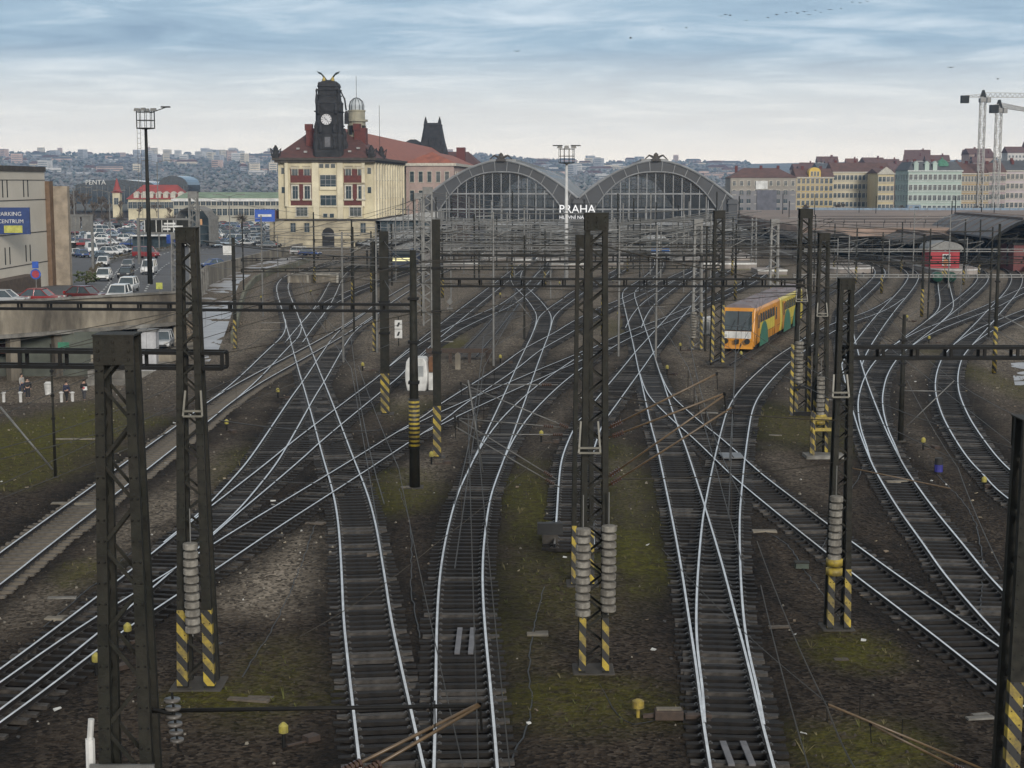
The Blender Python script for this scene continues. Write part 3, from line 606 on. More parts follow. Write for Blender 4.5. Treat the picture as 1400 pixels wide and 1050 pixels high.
for i, lab in [(0, 'overhead wire following the middle left curve'), (10, 'overhead wire above the centre track'), (14, 'overhead wire above the straight right centre track'), (15, 'overhead wire above the sweeping curve right of centre'), (3, 'overhead wire above the long diagonal from the bottom left'), (1, 'overhead wire above the diagonal into the double slip'), (12, 'overhead wire above the diagonal to the yellow train'), (20, 'overhead wire above the long right hand curve'), (24, 'overhead wire above the outermost right curve'), (18, 'overhead wire above the track falling to the right corner'), (4, 'overhead wire above the verge track')]:
    overhead(i, lab)
# -- span wires across the yard
def wire(a, b, label, r=.02, sag=.6, mat=None):
    a = Vector(a); b = Vector(b); mb = MB(); n = 10
    mb.tube([(b-a)*(k/n)+Vector((0, 0, -sag*4*(k/n)*(1-k/n))) for k in range(n+1)], r, 4, caps=False)
    return tag(mb.build('span_wire', mat or m_wire, None, loc=a), label, 'wire', None)
for k, (p, q, lab) in enumerate([
  (at(600, 330, 79.8), at(1100, 338, 95), 'wire strung above the long gantry beam'), (at(0, 470, 60), at(600, 352, 100), 'wire rising across the left of the yard'),
  (at(278, 330, pB.y), at(560, 352, 72), 'wire from the left mast to the ringed pole'), (at(800, 330, pC.y), at(1150, 395, pE.y), 'wire from the middle mast to the yellow banded mast'),
  (at(640, 565, 45), at(655, 1080, 26), 'near wire hanging over the centre track'), (at(650, 565, 45), at(700, 1080, 26), 'second near wire right of the centre track'),
  (at(545, 640, 52), at(640, 1080, 27), 'near wire between the two left centre tracks'), (at(490, 500, 80), at(545, 640, 52), 'faint wire running down from the double slip'),
  (at(1035, 740, 36), at(1130, 965, 27), 'near wire descending on the right of the crossover'), (at(1130, 965, 27), at(1190, 1080, 24), 'wire from the low right bracket to the bottom edge'), (at(905, 750, 40), at(1130, 960, 27), 'near wire crossing the right pair of rails'),
  (at(1040, 800, 33), at(1115, 1080, 24), 'thin near wire left of the low right bracket'), (at(1240, 520, 75), at(1310, 640, 60), 'faint wire across the right curve'), (at(1310, 640, 60), at(1370, 780, 45), 'faint wire continuing to the right mast'),
  (at(410, 870, 40), at(600, 740, 44), 'thin diagonal wire left of the centre track'), (at(600, 740, 44), at(760, 600, 52), 'thin diagonal wire meeting the rear middle mast'), (at(830, 540, pC.y), at(1160, 575, pE.y), 'horizontal wire from the middle mast to the right mast'),
  (at(840, 655, pC.y), at(1140, 632, pE.y), 'lower wire from the middle mast to the right mast'), (at(350, 655, pB.y), at(520, 655, 60), 'wire reaching right from the striped left mast'), (at(300, 575, pB.y), at(520, 588, 60), 'upper wire reaching right from the striped left mast')]):
    wire(p, q, lab, .012 if 'near' in lab or 'thin' in lab else .016, .15)
for k in range(40):
    Yd = 170+k*6.5; x0 = 540+(k*37) % 90; x1 = 960+(k*53) % 90
    o = wire(at(x0, 286+(k*17) % 52, Yd), at(x1, 286+(k*29) % 52, Yd), 'thin grey wire in the web of wires strung before the train halls', (.028+.00012*Yd), .5, m_steel_l); o['group'] = 'web of wires before the train halls'
for k in range(52):
    px = 535+k*9.2+(k*7) % 9; Yd = 215+(k*47) % 110; p = at(px, 300, Yd); H = 8.5+(k*13) % 5
    if 750 < px < 826: continue
    o = MB().tube([(0, 0, 0), (0, 0, H)], .12, 6).build('thin_mast', m_steel_l if k % 3 else m_steel, loc=(p.x, Yd, 0)); tag(o, 'slender distant mast in the thicket of masts before the train halls', 'mast', 'thicket of masts before the train halls')

for k, (px, b, tp, lab) in enumerate([(622, 356, 296, 'below the left edge of the left hall'), (668, 362, 302, 'before the left hall fan window'), (724, 358, 300, 'right of the left hall crown'), (842, 360, 298, 'before the right hall left edge'), (922, 358, 296, 'below the right hall crown'), (968, 364, 292, 'before the right hall corner'), (535, 366, 306, 'before the glazed annex'), (1030, 366, 298, 'left of the first brown vault')]):
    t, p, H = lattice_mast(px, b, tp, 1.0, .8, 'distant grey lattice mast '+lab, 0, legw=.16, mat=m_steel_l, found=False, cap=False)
    arm([[(p.x, p.y, H*.75), (p.x+3.2, p.y-.3, H*.82)], [(p.x, p.y, H*.55), (p.x+3.2, p.y-.3, H*.8)]], .06, 'grey cantilever on the distant mast '+lab, m_steel_l, False)

# dense cross-spans between the mast heads of the throat
r = random.Random(21); heads = []
for o in list(COL.objects):
    if o.parent is None and o.name.split('.')[0] in ('lattice_mast', 'catenary_pole') and o.location.y > 60:
        H = max((v.co.z for c in o.children if c.name.startswith(('leg', 'shaft')) for v in c.data.vertices), default=9); heads.append((o.location.x, o.location.y, H))
heads.sort(); nspan = 0
for i, a in enumerate(heads):
    cand = sorted((h for h in heads if h[0] > a[0]+3 and abs(h[1]-a[1]) < 22+.12*a[1] and h[0]-a[0] < 45), key=lambda h: h[0])[:3]
    for b in cand[:1 if a[0] > 42 or r.random() > .5 else 2]:
        if a[0] > 42 and r.random() > .45: continue
        for q in ((.97, .72) if a[1] > 150 else (.95, .74)):
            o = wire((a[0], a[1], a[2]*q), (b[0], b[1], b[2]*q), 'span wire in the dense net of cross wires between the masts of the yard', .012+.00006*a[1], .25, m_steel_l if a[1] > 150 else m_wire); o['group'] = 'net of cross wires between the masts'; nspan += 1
for k, (x0, x1, y, Yd, lab) in enumerate([(1010, 1330, 331, 250, 'upper thin beam before the brown canopies'), (1100, 1400, 344, 225, 'lower thin beam before the brown canopies'), (430, 590, 331, 240, 'grey beam over the tracks left of the left hall'), (390, 590, 342, 225, 'lower grey beam left of the left hall'), (600, 985, 348, 190, 'broad grey beam just above the upper gantry')]):
    beam(at(x0, y, Yd), at(x1, y, Yd), lab, .35, .4, 2.2, m_steel_l if k % 2 else m_steel)

GW = 'web of long wires over the yard'
for k in range(38):
    Yd = 100+k*3.9; y = r.uniform(300, 352)+(230-Yd)*.22; x0 = r.uniform(320, 640); x1 = x0+r.uniform(330, 720)
    o = wire(at(x0, y, Yd), at(x1, y+r.uniform(-9, 9), Yd+r.uniform(-12, 12)), 'long wire in the web of wires spanning the yard from mast to mast', .011+.00006*Yd, r.uniform(.1, .9), (m_wire, m_steel_l, m_steel_l)[k % 3]); o['group'] = GW
for k in range(40):
    Yd = r.uniform(118, 240); px = 335+k*26+r.uniform(-9, 9)
    if 440 > px > 380 or 756 < px < 824 or 1000 < px < 1088: continue
    p = at(px, 300, Yd); H = zat(Yd, r.uniform(286, 330)); b = MB(); b.tube([(0, 0, 0), (0, 0, H)], .1, 6, .07); b.bar((0, 0, H-.9), (2.4, -.1, H-.5), .05); b.bar((0, 0, H-2.0), (2.4, -.1, H-.7), .05); b.bar((0, 0, H-.3), (-1.3, 0, H-.35), .07)
    o = b.build('slim_mast', m_steel_l if k % 3 else m_steel, loc=(p.x, Yd, 0)); tag(o, 'slim mast with a bracket arm in the forest of masts across the middle yard', 'mast', 'forest of slim masts across the middle yard')
for k, (x0, x1, y, Yd, lab) in enumerate([(330, 600, 372, 150, 'thin dark beam over the double slip approach'), (600, 985, 369, 155, 'thin dark beam below the upper gantry'), (1100, 1420, 362, 190, 'thin dark beam over the right hand curves'), (880, 1090, 338, 200, 'thin dark beam left of the brown deck'), (440, 600, 322, 260, 'thin grey beam before the glazed annex')]):
    beam(at(x0, y, Yd), at(x1, y-2, Yd), lab, .28, .3, 2.0, m_steel if k < 4 else m_steel_l)
# ---------------------------------------------------------------- facade helpers
AX = R(-2.93)       # the station axis is turned a little to the right
def window_mb(w, h, fr=.14, bars=(1, 1), depth=.1, sill=True):
    mb = MB(); mb.mat(0).box((-w/2, -.015, 0), (w/2, .0, h)); mb.mat(1)
    mb.box((-w/2-fr, -depth, -.0), (-w/2, .01, h+fr)); mb.box((w/2, -depth, 0), (w/2+fr, .01, h+fr)); mb.box((-w/2, -depth, h), (w/2, .01, h+fr))
    if sill: mb.box((-w/2-fr*1.6, -depth*1.9, -fr), (w/2+fr*1.6, .01, 0))
    mb.mat(2)
    for k in range(1, bars[0]+1): x = -w/2+w*k/(bars[0]+1); mb.box((x-.045, -.06, 0), (x+.045, -.015, h))
    for k in range(1, bars[1]+1): z = h*(.68 if bars[1] == 1 else k/(bars[1]+1)); mb.box((-w/2, -.055, z-.04), (w/2, -.015, z+.04))
    return mb
class Win:
    def __init__(s, mb, mats, name='window'): s.mb = mb; s.mats = mats; s.o = None; s.name = name
    def put(s, parent, x, y, z, rz=0):
        if s.o is None: s.o = o = s.mb.build(s.name, s.mats, parent)
        else: o = s.o.copy(); COL.objects.link(o); o.parent = parent
        o.location = (x, y, z); o.rotation_euler = (0, 0, rz); return o
m_cream = M('cream_stucco', (.60, .54, .37), .85, col2=(.50, .44, .30), scale=.25, dirt=.4)
m_creamd = M('cream_rusticated_stone', (.45, .395, .28), .9, col2=(.32, .28, .2), scale=.5, dirt=.5)
m_brick = M('dark_red_brick', (.12, .032, .026), .85, col2=(.07, .022, .019), scale=2.5)
m_roofr = M('dark_red_roof_tiles', (.10, .04, .034), .8, col2=(.055, .028, .026), scale=.9, stretch=(1, 1, 6))
m_roofo = M('orange_red_roof_tiles', (.27, .09, .055), .8, col2=(.17, .06, .042), scale=.6)
m_sand = M('blackened_sandstone', (.030, .029, .030), .9, col2=(.012, .012, .013), scale=.9, bump=.6, bscale=3)
m_cornice = M('soot_dark_cornice', (.07, .06, .05), .9, col2=(.035, .03, .027), scale=1)
m_trim = M('pale_window_surround', (.50, .47, .40), .8, scale=2)
m_frame = M('grey_window_bars', (.25, .25, .25), .6)
m_gold = M('gilded_bronze', (.55, .42, .12), .4, .7, col2=(.3, .22, .07), scale=3)
# ---------------------------------------------------------------- the twin train hall
Y0 = 350.0; CX = (790-700)/ppm(Y0)
m_hall = M('grey_painted_iron', (.042, .045, .05), .6, col2=(.028, .03, .034), scale=.3, dirt=.3)
m_hallL = M('pale_iron_mullion', (.21, .215, .22), .6, scale=.5)
m_hroof = M('zinc_roof_sheet', (.22, .22, .215), .5, .2, col2=(.15, .15, .145), scale=.15)
m_hglass = M('sooty_hall_glass', (.035, .045, .055), .15, col2=(.02, .026, .032), scale=.12, spec=.7, alpha=.55)
m_hfar = M('backlit_far_glazing', (.55, .57, .58), .4, scale=.2, alpha=.22)  # paler than the front glass; daylight from behind is put in the colour
m_hsky = M('dusty_skylight_glass', (.16, .18, .19), .3, col2=(.1, .11, .12), scale=.2, alpha=.7)
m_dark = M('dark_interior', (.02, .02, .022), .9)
HO = lambda u: 18.7-7.7*(abs(u)/16.3)**1.76
HI = lambda u: 16.4-10.9*(abs(u)/15.1)**2.6
hall = thing('train_hall', 'twin arched iron and glass train hall with fan glazed ends', 'train hall', (CX, Y0, 0), None, AX)
for c, w_ in ((-17.05, 'left'), (17.05, 'right')):
    us = [-16.9+33.8*k/48 for k in range(49)]
    for yy, nm in ((0, 'end_arch'), (228, 'far_end_arch')):
        mb = MB(); vs = []; fs = []
        for u in us:
            ui = u*15.1/16.9
            for y in (yy-.6, yy+.9): vs += [(c+u, y, HO(u)+.25), (c+ui, y, max(5.2, HI(ui)))]
        for k in range(48):
            a = k*4; b = a+4; fs += [(a, b, b+1, a+1), (a+2, a+3, b+3, b+2), (a, a+2, b+2, b), (a+1, b+1, b+3, a+3)]
        mb.add(vs, fs)
        for s in (-1, 1): mb.box((c+s*16.2-.75, yy-.6, 0), (c+s*16.2+.75, yy+.9, HO(16.9)))
        o = mb.build(nm, m_hall, hall)
        mb = MB()   # rim moulding and bosses
        mb.tube([(c+u, yy-.7, HO(u)+.2) for u in us], .28, 6); mb.tube([(c+u*15.1/16.9, yy-.65, max(5.2, HI(u*15.1/16.9))) for u in us], .16, 6)
        for u in us[2:-2:4]: mb.bar((c+u, yy-.75, HO(u)+.1), (c+u*15.1/16.9, yy-.75, max(5.2, HI(u*15.1/16.9))), .16)
        mb.build('arch_moulding', m_hallL, o)
        gl = MB(); ui = [k*15.1/16.9 for k in us]
        vs = []
        for u in ui: vs += [(c+u, yy+.3, 5.2), (c+u, yy+.3, max(5.21, HI(u)))]
        gl.add(vs, [(2*k, 2*k+2, 2*k+3, 2*k+1) for k in range(48)]); gl.build('fan_glazing', m_hglass if yy == 0 else m_hfar, hall)
        mb = MB(); x = -13.5
        while x <= 13.6: mb.box((c+x-.11, yy, 5.2), (c+x+.11, yy+.25, HI(x))); x += 1.93
        for z in (11.6, 8.2):
            u = 15.1*((16.4-z)/10.9)**(1/2.6); mb.box((c-u, yy-.05, z-.16), (c+u, yy+.28, z+.16))
        mb.box((c-16.3, yy-.3, 4.7), (c+16.3, yy+.5, 5.35)); mb.build('mullion', m_hallL, hall)
        if yy == 0:
            mb = MB(); mb.lathe((c, -.2, HO(0)), [(1.5, 0), (1.3, .4), (.6, .7), (.5, 1.5), (.1, 1.9)], 8)
            for s in (-1, 1): mb.tube([(c+s*.4, -.3, HO(0)+.8), (c+s*1.5, -.3, HO(0)+1.3), (c+s*2.4, -.3, HO(0)+.5)], .35, 6, .12)
            mb.build('crown_ornament', m_cornice, hall)
    mb = MB(); y0, y1 = .9, 228.0; ny = 38
    for k in range(48):
        for j in range(ny):
            mb.mat(1 if (abs(k-23.5) > 4 and abs(k-23.5) < 15 and k % 4 in (1, 2)) else (2 if j % 6 == 0 else 0))
            u0, u1 = us[k], us[k+1]; ya = y0+(y1-y0)*j/ny; yb = y0+(y1-y0)*(j+1)/ny
            mb.add([(c+u0, ya, HO(u0)+.22), (c+u1, ya, HO(u1)+.22), (c+u1, yb, HO(u1)+.22), (c+u0, yb, HO(u0)+.22)], [(0, 1, 2, 3)])
    mb.build('roof', [m_hroof, m_hsky, m_hall], hall)
    mb = MB()
    for j in range(12):
        y = 10+j*19; mb.tube([(c+u, y, HO(u)-.5) for u in us[::2]], .3, 4)
    mb.build('roof_rib', m_hall, hall)
    mb = MB(); mb.box((c-3, 6, HO(3)-.2), (c+3, 222, HO(0)+.62)); mb.build('roof_lantern', [m_hroof], hall)
mb = MB(); mb.box((-34.2, .9, 0), (-33.6, 228, 10.6)); mb.box((33.6, .9, 0), (34.2, 228, 10.6)); mb.build('side_wall', m_hall, hall)
mb = MB()
for x in (-34, 0, 34): mb.box((x-1.0, -.9, 0), (x+1.0, .8, 9.4)); mb.cbox((x, -.1, 9.9), (2.6, 2.2, 1.0), taper=.7)
mb.build('corner_pylon', m_hall, hall)
def hl(x, y, z=0):   # hall-local to world
    return Vector((CX+x*math.cos(AX)-y*math.sin(AX), Y0+x*math.sin(AX)+y*math.cos(AX), z))
# sign
sg = thing('station_sign', 'white PRAHA station letters on a frame between the two halls', 'sign', (at(789, 290, 343).x, 343, zat(343, 291)))
tx = text_mb('PRAHA', 2.5, extrude=.12); tx.build('letters', emit('lit_white_letters', (.70, .71, .73), .12), sg)
tx = text_mb('HLAVNÍ NÁDRAŽÍ', 1.02, extrude=.06); o = tx.build('small_letters', MATS['lit_white_letters'], sg, loc=(.3, 0, -1.3))
mb = MB(); mb.box((-4.6, .15, -.35), (4.6, .3, -.2)); mb.box((-4.6, .15, 1.9), (4.6, .3, 2.0))
for x in (-4.3, 0, 4.3): mb.box((x-.08, .3, -7.3), (x+.08, .46, 2))
mb.build('sign_frame', m_steel, sg)
# ---------------------------------------------------------------- platforms + canopies
m_plat = M('pale_platform_paving', (.33, .29, .26), .85, col2=(.22, .195, .175), scale=.4, dirt=.5)
m_canw = M('pale_canopy_roof', (.36, .36, .35), .6, col2=(.24, .24, .23), scale=.3, dirt=.4)
m_canb = M('brown_canopy_roof', (.235, .175, .14), .85, col2=(.16, .122, .10), scale=.12, dirt=.4)
def platform(xl, y0, y1, w, label, h=.75, roundend=True):
    t = thing('platform', label, 'platform', hl(xl, y0), None, AX); mb = MB()
    poly = [(-w/2, 0)]+([(w/2*math.cos(a), -w/2*math.sin(a)) for a in [math.pi*(1-k/12) for k in range(1, 12)]] if roundend else [])+[(w/2, 0), (w/2, y1-y0), (-w/2, y1-y0)]
    mb.prism(poly, -.1, h, 'z'); mb.build('slab', m_plat, t)
    mb = MB(); P = poly+[poly[0]]
    for a, b in zip(P[:-1], P[1:]): mb.bar((a[0], a[1], h-.06), (b[0], b[1], h-.06), .22, .2)
    mb.build('coping', M('white_coping', (.55, .54, .52), .7, scale=2), t); return t
def canopy(xl, y0, y1, w, z, rise, mat, label, under=True, nm='platform_canopy'):
    t = thing(nm, label, 'canopy', hl(xl, y0), None, AX); mb = MB(); n = 12; L = y1-y0
    if rise < 0: prof = [(-w/2, z-rise), (0, z), (w/2, z-rise)]
    else: prof = [(-w/2+w*k/n, z+rise*(1-(2*k/n-1)**2)) for k in range(n+1)]
    up = prof; lo = [(x, zz-.28) for x, zz in prof][::-1]
    mb.prism(up+lo, 0, L, 'y'); mb.build('roof', mat, t)
    mb = MB(); mb.prism([(x, zz+.05) for x, zz in prof]+[(x, zz-.5) for x, zz in prof][::-1], -.12, -.003, 'y'); mb.build('end_fascia', m_steel_d, t)
    if rise > 0:
        mb = MB(); k = 3.0
        while k < L:
            for (xa, za), (xb, zb2) in zip(prof[:-1], prof[1:]): mb.bar((xa, k, za+.05), (xb, k, zb2+.05), .14, .1)
            k += 6
        for q in (4, 8): mb.bar((prof[q][0], 1, prof[q][1]+.12), (prof[q][0], L-1, prof[q][1]+.12), .5, .3)
        mb.build('roof_seam', M('roof_seam_brown', (.12, .09, .075), .8, scale=.5), t)
    k = 4.0
    while k < L: 
        m2 = MB()
        for s in (-1, 1): m2.tube([(s*w*.28, k, .7), (s*w*.28, k, z-.05)], .13, 6)
        m2.bar((-w/2+.2, k, z-.35), (w/2-.2, k, z-.35), .2, .3); m2.build('column', m_steel, t); k += 12
    return t
for x, y0, lab in [(-27, -95, 'long'), (-15, -62, 'second'), (-4, -70, 'third'), (8, -70, 'fourth'), (20, -66, 'fifth'), (30, -60, 'sixth')]:
    platform(x, y0, 150, 5.5, lab+' platform running into the train hall from the left', .55)
canopy(-30, -112, -2, 5.5, 4.4, -.5, m_canw, 'long pale wing canopy below the clock tower building')
for x, y0, lab in [(-15, -40, 'pale wing canopy before the left hall, left side'), (-4, -46, 'pale wing canopy before the left hall, right side'), (8, -44, 'pale wing canopy before the right hall, left side'), (20, -40, 'pale wing canopy before the middle of the right hall'), (31, -36, 'pale wing canopy at the right hall corner')]:
    canopy(x, y0, 4, 6, 4.3, -.45, m_canw, lab)
m_vault = M('dark_vault_roof', (.075, .068, .062), .8, col2=(.05, .045, .042), scale=.2)
for k, (px, Y_, w_, lab) in enumerate([(1146, 262, 8.6, 'first'), (1283, 258, 9.4, 'second'), (1412, 262, 10, 'third')]):
    q = at(px, 330, Y_); c_, s_a = math.cos(AX), math.sin(AX); dx, dy = q.x-CX, q.y-Y0; lx, ly = dx*c_+dy*s_a, -dx*s_a+dy*c_
    canopy(lx, ly, ly+70, w_, 4.2, 1.35, m_vault, 'dark vaulted platform canopy before the brown roof deck, '+{'first': 'nearest the train hall', 'second': 'beside the red brick hut', 'third': 'at the right edge'}[lab], nm='vaulted_canopy')
    platform(lx-.4, ly-14, ly+190, 7.5, 'pale round ended platform under the dark vault '+{'first': 'nearest the train hall', 'second': 'beside the red brick hut', 'third': 'at the right edge'}[lab], .85)
dk = thing('roof_deck', 'wide flat brown roof deck with railings above the right hand platforms', 'roof deck', (52.5, 285, 0), None, AX); mb = MB(); mb.box((0, 0, 4.9), (95, 185, 6.0)); mb.build('slab', m_canb, dk)
mb = MB(); mb.box((-.25, -.25, 4.45), (95, -.003, 5.85)); mb.box((-.25, 0, 4.45), (-.003, 185, 5.85)); mb.build('fascia', M('pinkish_fascia', (.30, .215, .17), .85, col2=(.22, .16, .13), scale=.3, dirt=.4, stretch=(1, 1, .3)), dk)
mb = MB()
for k in range(40): mb.box((k*2.4, .3, 6.0), (k*2.4+.07, .37, 7.0))
mb.box((0, .3, 6.5), (95, .36, 6.55)); mb.box((0, .3, 7.0), (95, .37, 7.06))
for q in (30, 62): mb.box((8, q, 6.7), (95, q+.08, 6.78)); mb.box((8, q, 6.2), (95, q+.08, 6.28))
for k in range(22): mb.box((8+k*4, 30, 6.0), (8+k*4+.1, 30.1, 6.8))
mb.build('railing', m_steel_d, dk)
for k in range(9):
    for q in (2, 22, 50, 90): mb = MB(); mb.tube([(3+k*10.5, q, 0), (3+k*10.5, q, 4.9)], .3, 8); mb.build('column', m_steel_d, dk)
mb = MB(); r = random.Random(2)
for k in range(16): x = r.uniform(4, 90); y = r.uniform(5, 150); mb.tube([(x, y, 6.0), (x, y, r.uniform(9, 12))], .1, 5)
mb.build('lamp_post', m_steel_d, dk)
for k in range(9):
    x = 6+k*6.3; y = 12+(k*29) % 40; b = MB(); b.cbox((0, 0, 1.9), (5.6 if k % 3 else 1.6, 2.4, 2.2)); b.mat(1); b.box((-2.2 if k % 3 else -.6, -1.26, 1.9), (2.2 if k % 3 else .6, -1.205, 2.6))
    p = Vector((52.5, 285, 0))+Matrix.Rotation(AX, 3, 'Z') @ Vector((x, y, 0)); o = b.build('platform_kiosk', [m_canw if k % 2 else m_hall, m_glass], loc=p); o.rotation_euler = (0, 0, AX); tag(o, ('pale' if k % 2 else 'grey')+' kiosk in the shade below the brown roof deck', 'kiosk', 'kiosks below the brown roof deck')
q = at(1425, 300, 250); dx, dy = q.x-CX, q.y-Y0; lx, ly = dx*math.cos(AX)+dy*math.sin(AX), -dx*math.sin(AX)+dy*math.cos(AX)
t = canopy(lx, ly, ly+50, 15, 5.4, 3.2, M('slate_roof', (.10, .10, .105), .7, scale=.3), 'dark slate vault roof at the right picture edge')
# dark underside clutter: far wall below the canopies
# ---------------------------------------------------------------- clock tower building
s_ = ppm(340); fb = thing('station_building', 'cream and red station building with a black clock tower and red hipped roof', 'station building', ((381-700)/s_, 340, 0), None, AX)
X_ = lambda px: (px-381)/s_
Z_ = lambda py: 14-(py-250)/s_
W = X_(512); D = 54
mb = MB(); mb.box((0, .9, 6.1), (W, D, 18.4)); mb.box((X_(393), 0, 6.3), (X_(498), 1, 18.4)); mb.build('wall', m_cream, fb)
mb = MB(); mb.box((-.6, -.35, 0), (W+.5, D, 5.9))
for z in (.9, 1.8, 2.7, 3.6, 4.5): mb.box((-.66, -.41, z), (W+.56, D-1, z+.62))
mb.build('rusticated_base', m_creamd, fb)
mb = MB(); mb.box((-.8, -.7, 5.95), (W+.8, D, 6.35)); mb.box((-.5, -.55, 18.3), (W+.5, D+.5, 18.75)); mb.box((-.9, -1.0, 18.76), (W+.9, D+.9, 19.3)); mb.build('cornice', m_cornice, fb)
mb = MB()
for a, b in ((430, 438), (463, 471)): mb.box((X_(a), -.35, 6.36), (X_(b), .0, 18.3))
for a in (393, 430, 498): mb.box((X_(a)-.25, -.3, 9), (X_(a)+.45, .0, 18.3))
mb.box((X_(393), -.18, 8.8), (X_(498), -.003, 9.15)); mb.box((X_(439), -.35, 12.5), (X_(462), 0, 13.2)); mb.build('pilaster', M('pale_cream_stucco', (.66, .60, .44), .85, col2=(.56, .50, .36), scale=.4, dirt=.35), fb)
for a, b in ((399, 430), (472, 502)):
    mb = MB(); mb.box((X_(a), -.14, 9.2), (X_(b)-.3, -.003, 16.9)); mb.build('brick_panel', m_brick, fb)
wl = Win(window_mb(1.15, 2.7, .28, (1, 1), .22), [m_glass, m_trim, m_frame]); wu = Win(window_mb(1.25, 1.6, .1, (1, 0), .2, False), [m_glass, m_trim, m_frame]); wb_ = Win(window_mb(2.4, 1.9, .16, (2, 1), .2), [m_glass, m_trim, m_frame])
for px in (405.5, 422, 478.5, 495.5): wl.put(fb, X_(px), -.15, Z_(271.5)); wu.put(fb, X_(px), -.15, Z_(240))
for px in (414, 487.5): wb_.put(fb, X_(px), -.01, 6.95)
big = Win(window_mb(3.4, 2.9, .1, (2, 2), .15), [m_glass, m_trim, m_frame], 'tall_window'); big.put(fb, X_(450.5), -.02, Z_(258)); Win(window_mb(3.4, 2.3, .1, (2, 1), .15), [m_glass, m_trim, m_frame], 'tall_window').put(fb, X_(450.5), -.02, Z_(281.5))
sm = Win(window_mb(.9, .85, .08, (0, 0), .1, False), [m_glass, m_trim, m_frame], 'small_window')
for px in (441.5, 449.5, 457.5): sm.put(fb, X_(px), -.02, Z_(230))
for px in (446, 455): sm.put(fb, X_(px), -.02, Z_(297))
for py in (238, 264):
    for px in (388, 506): Win(window_mb(.75, 1.3, .08, (0, 0), .1, False), [m_glass, m_trim, m_frame], 'small_window').put(fb, X_(px), .88, Z_(py))
for px in (402, 421, 498): Win(window_mb(1.1, 2.0, .12, (1, 1), .12), [m_glass, m_creamd, m_frame]).put(fb, X_(px), -.42, Z_(317))
mb = MB(); mb.prism([(X_(450)-1.3, .3), (X_(450)+1.3, .3), (X_(450)+1.3, 3.2)]+[(X_(450)+1.3*math.cos(a*math.pi/8), 3.2+1.25*math.sin(a*math.pi/8)) for a in range(1, 9)], -.46, -.36, 'y'); mb.build('arched_door', m_dark, fb)
# right flank: bays between pilasters
ws = Win(window_mb(1.3, 2.3, .16, (1, 1), .12), [m_glass, m_trim, m_frame])
for k in range(11):
    y = 4.5+k*4.6
    for z in (7.2, 10.6, 14.6): ws.put(fb, W+.02, y, z, R(90))
mb = MB()
for k in range(12): mb.box((W-.1, 1.6+k*4.6, 6.4), (W+.4, 2.8+k*4.6, 18.3))
mb.build('pilaster', MATS['pale_cream_stucco'], fb)
def hip(x0, x1, y0, y1, z, zr, inset, along='x'):
    mb = MB(); ym, xm = (y0+y1)/2, (x0+x1)/2
    r = [(x0+inset, ym, zr), (x1-inset, ym, zr)] if along == 'x' else [(xm, y0+inset, zr), (xm, y1-inset, zr)]
    v = [(x0, y0, z), (x1, y0, z), (x1, y1, z), (x0, y1, z)]+r
    return mb.add(v, [(0, 1, 5, 4), (1, 2, 5), (2, 3, 4, 5), (3, 0, 4), (3, 2, 1, 0)] if along == 'x' else [(0, 1, 4), (1, 2, 5, 4), (2, 3, 5), (3, 0, 4, 5), (3, 2, 1, 0)])
rf = hip(-.8, W+.8, -.9, 19, 19.3, 25.0, 6.2).build('front_roof', m_roofr, fb)
mb = MB()
for x, y, z in ((4.2, 2.2, 21.3), (6.0, 1.2, 20.6), (15.5, 1.4, 20.7), (17.2, 2.4, 21.4)): mb.cbox((x, y, z), (.7, .9, .4))
mb.build('skylight', m_canw, rf)
mb = MB()
for k in range(9): mb.box((X_(393)+.02, -.03, 6.6+k*.26), (X_(498)-.02, -.002, 6.6+k*.26+.03))
for a, b in ((399, 430), (472, 502)):
    mb.box((X_(a)-.1, -.3, 13.75), (X_(b)-.2, -.145, 14.05)); mb.box((X_(a)-.1, -.34, 16.9), (X_(b)-.2, -.003, 17.2)); mb.box((X_(a)+.2, -.25, 17.4), (X_(a)+2.0, -.003, 17.65)); mb.box((X_(b)-2.3, -.25, 17.4), (X_(b)-.5, -.003, 17.65))
for px in (405.5, 422, 478.5, 495.5): mb.box((X_(px)-.95, -.48, Z_(271.5)-.42), (X_(px)+.95, -.37, Z_(271.5)-.3)); mb.box((X_(px)-.9, -.5, Z_(271.5)+3.05), (X_(px)+.9, -.16, Z_(271.5)+3.25))
mb.build('moulding', m_creamd, fb)
hip(-.6, W+.6, 10, 250, 19.3, 26.4, 5, 'y').build('long_roof', m_roofo, fb)
for a, b, y0, y1, yy in ((417, 432, 176, 200, 3.5), (481, 497, 175, 200, 6)):
    mb = MB(); mb.box((X_(a), yy, Z_(y1)), (X_(b), yy+3.2, Z_(y0))); mb.box((X_(a)-.2, yy-.2, Z_(y0)-.5), (X_(a)+1.4, yy+1.4, Z_(y0)+.9)); mb.build('chimney', m_brick, fb)
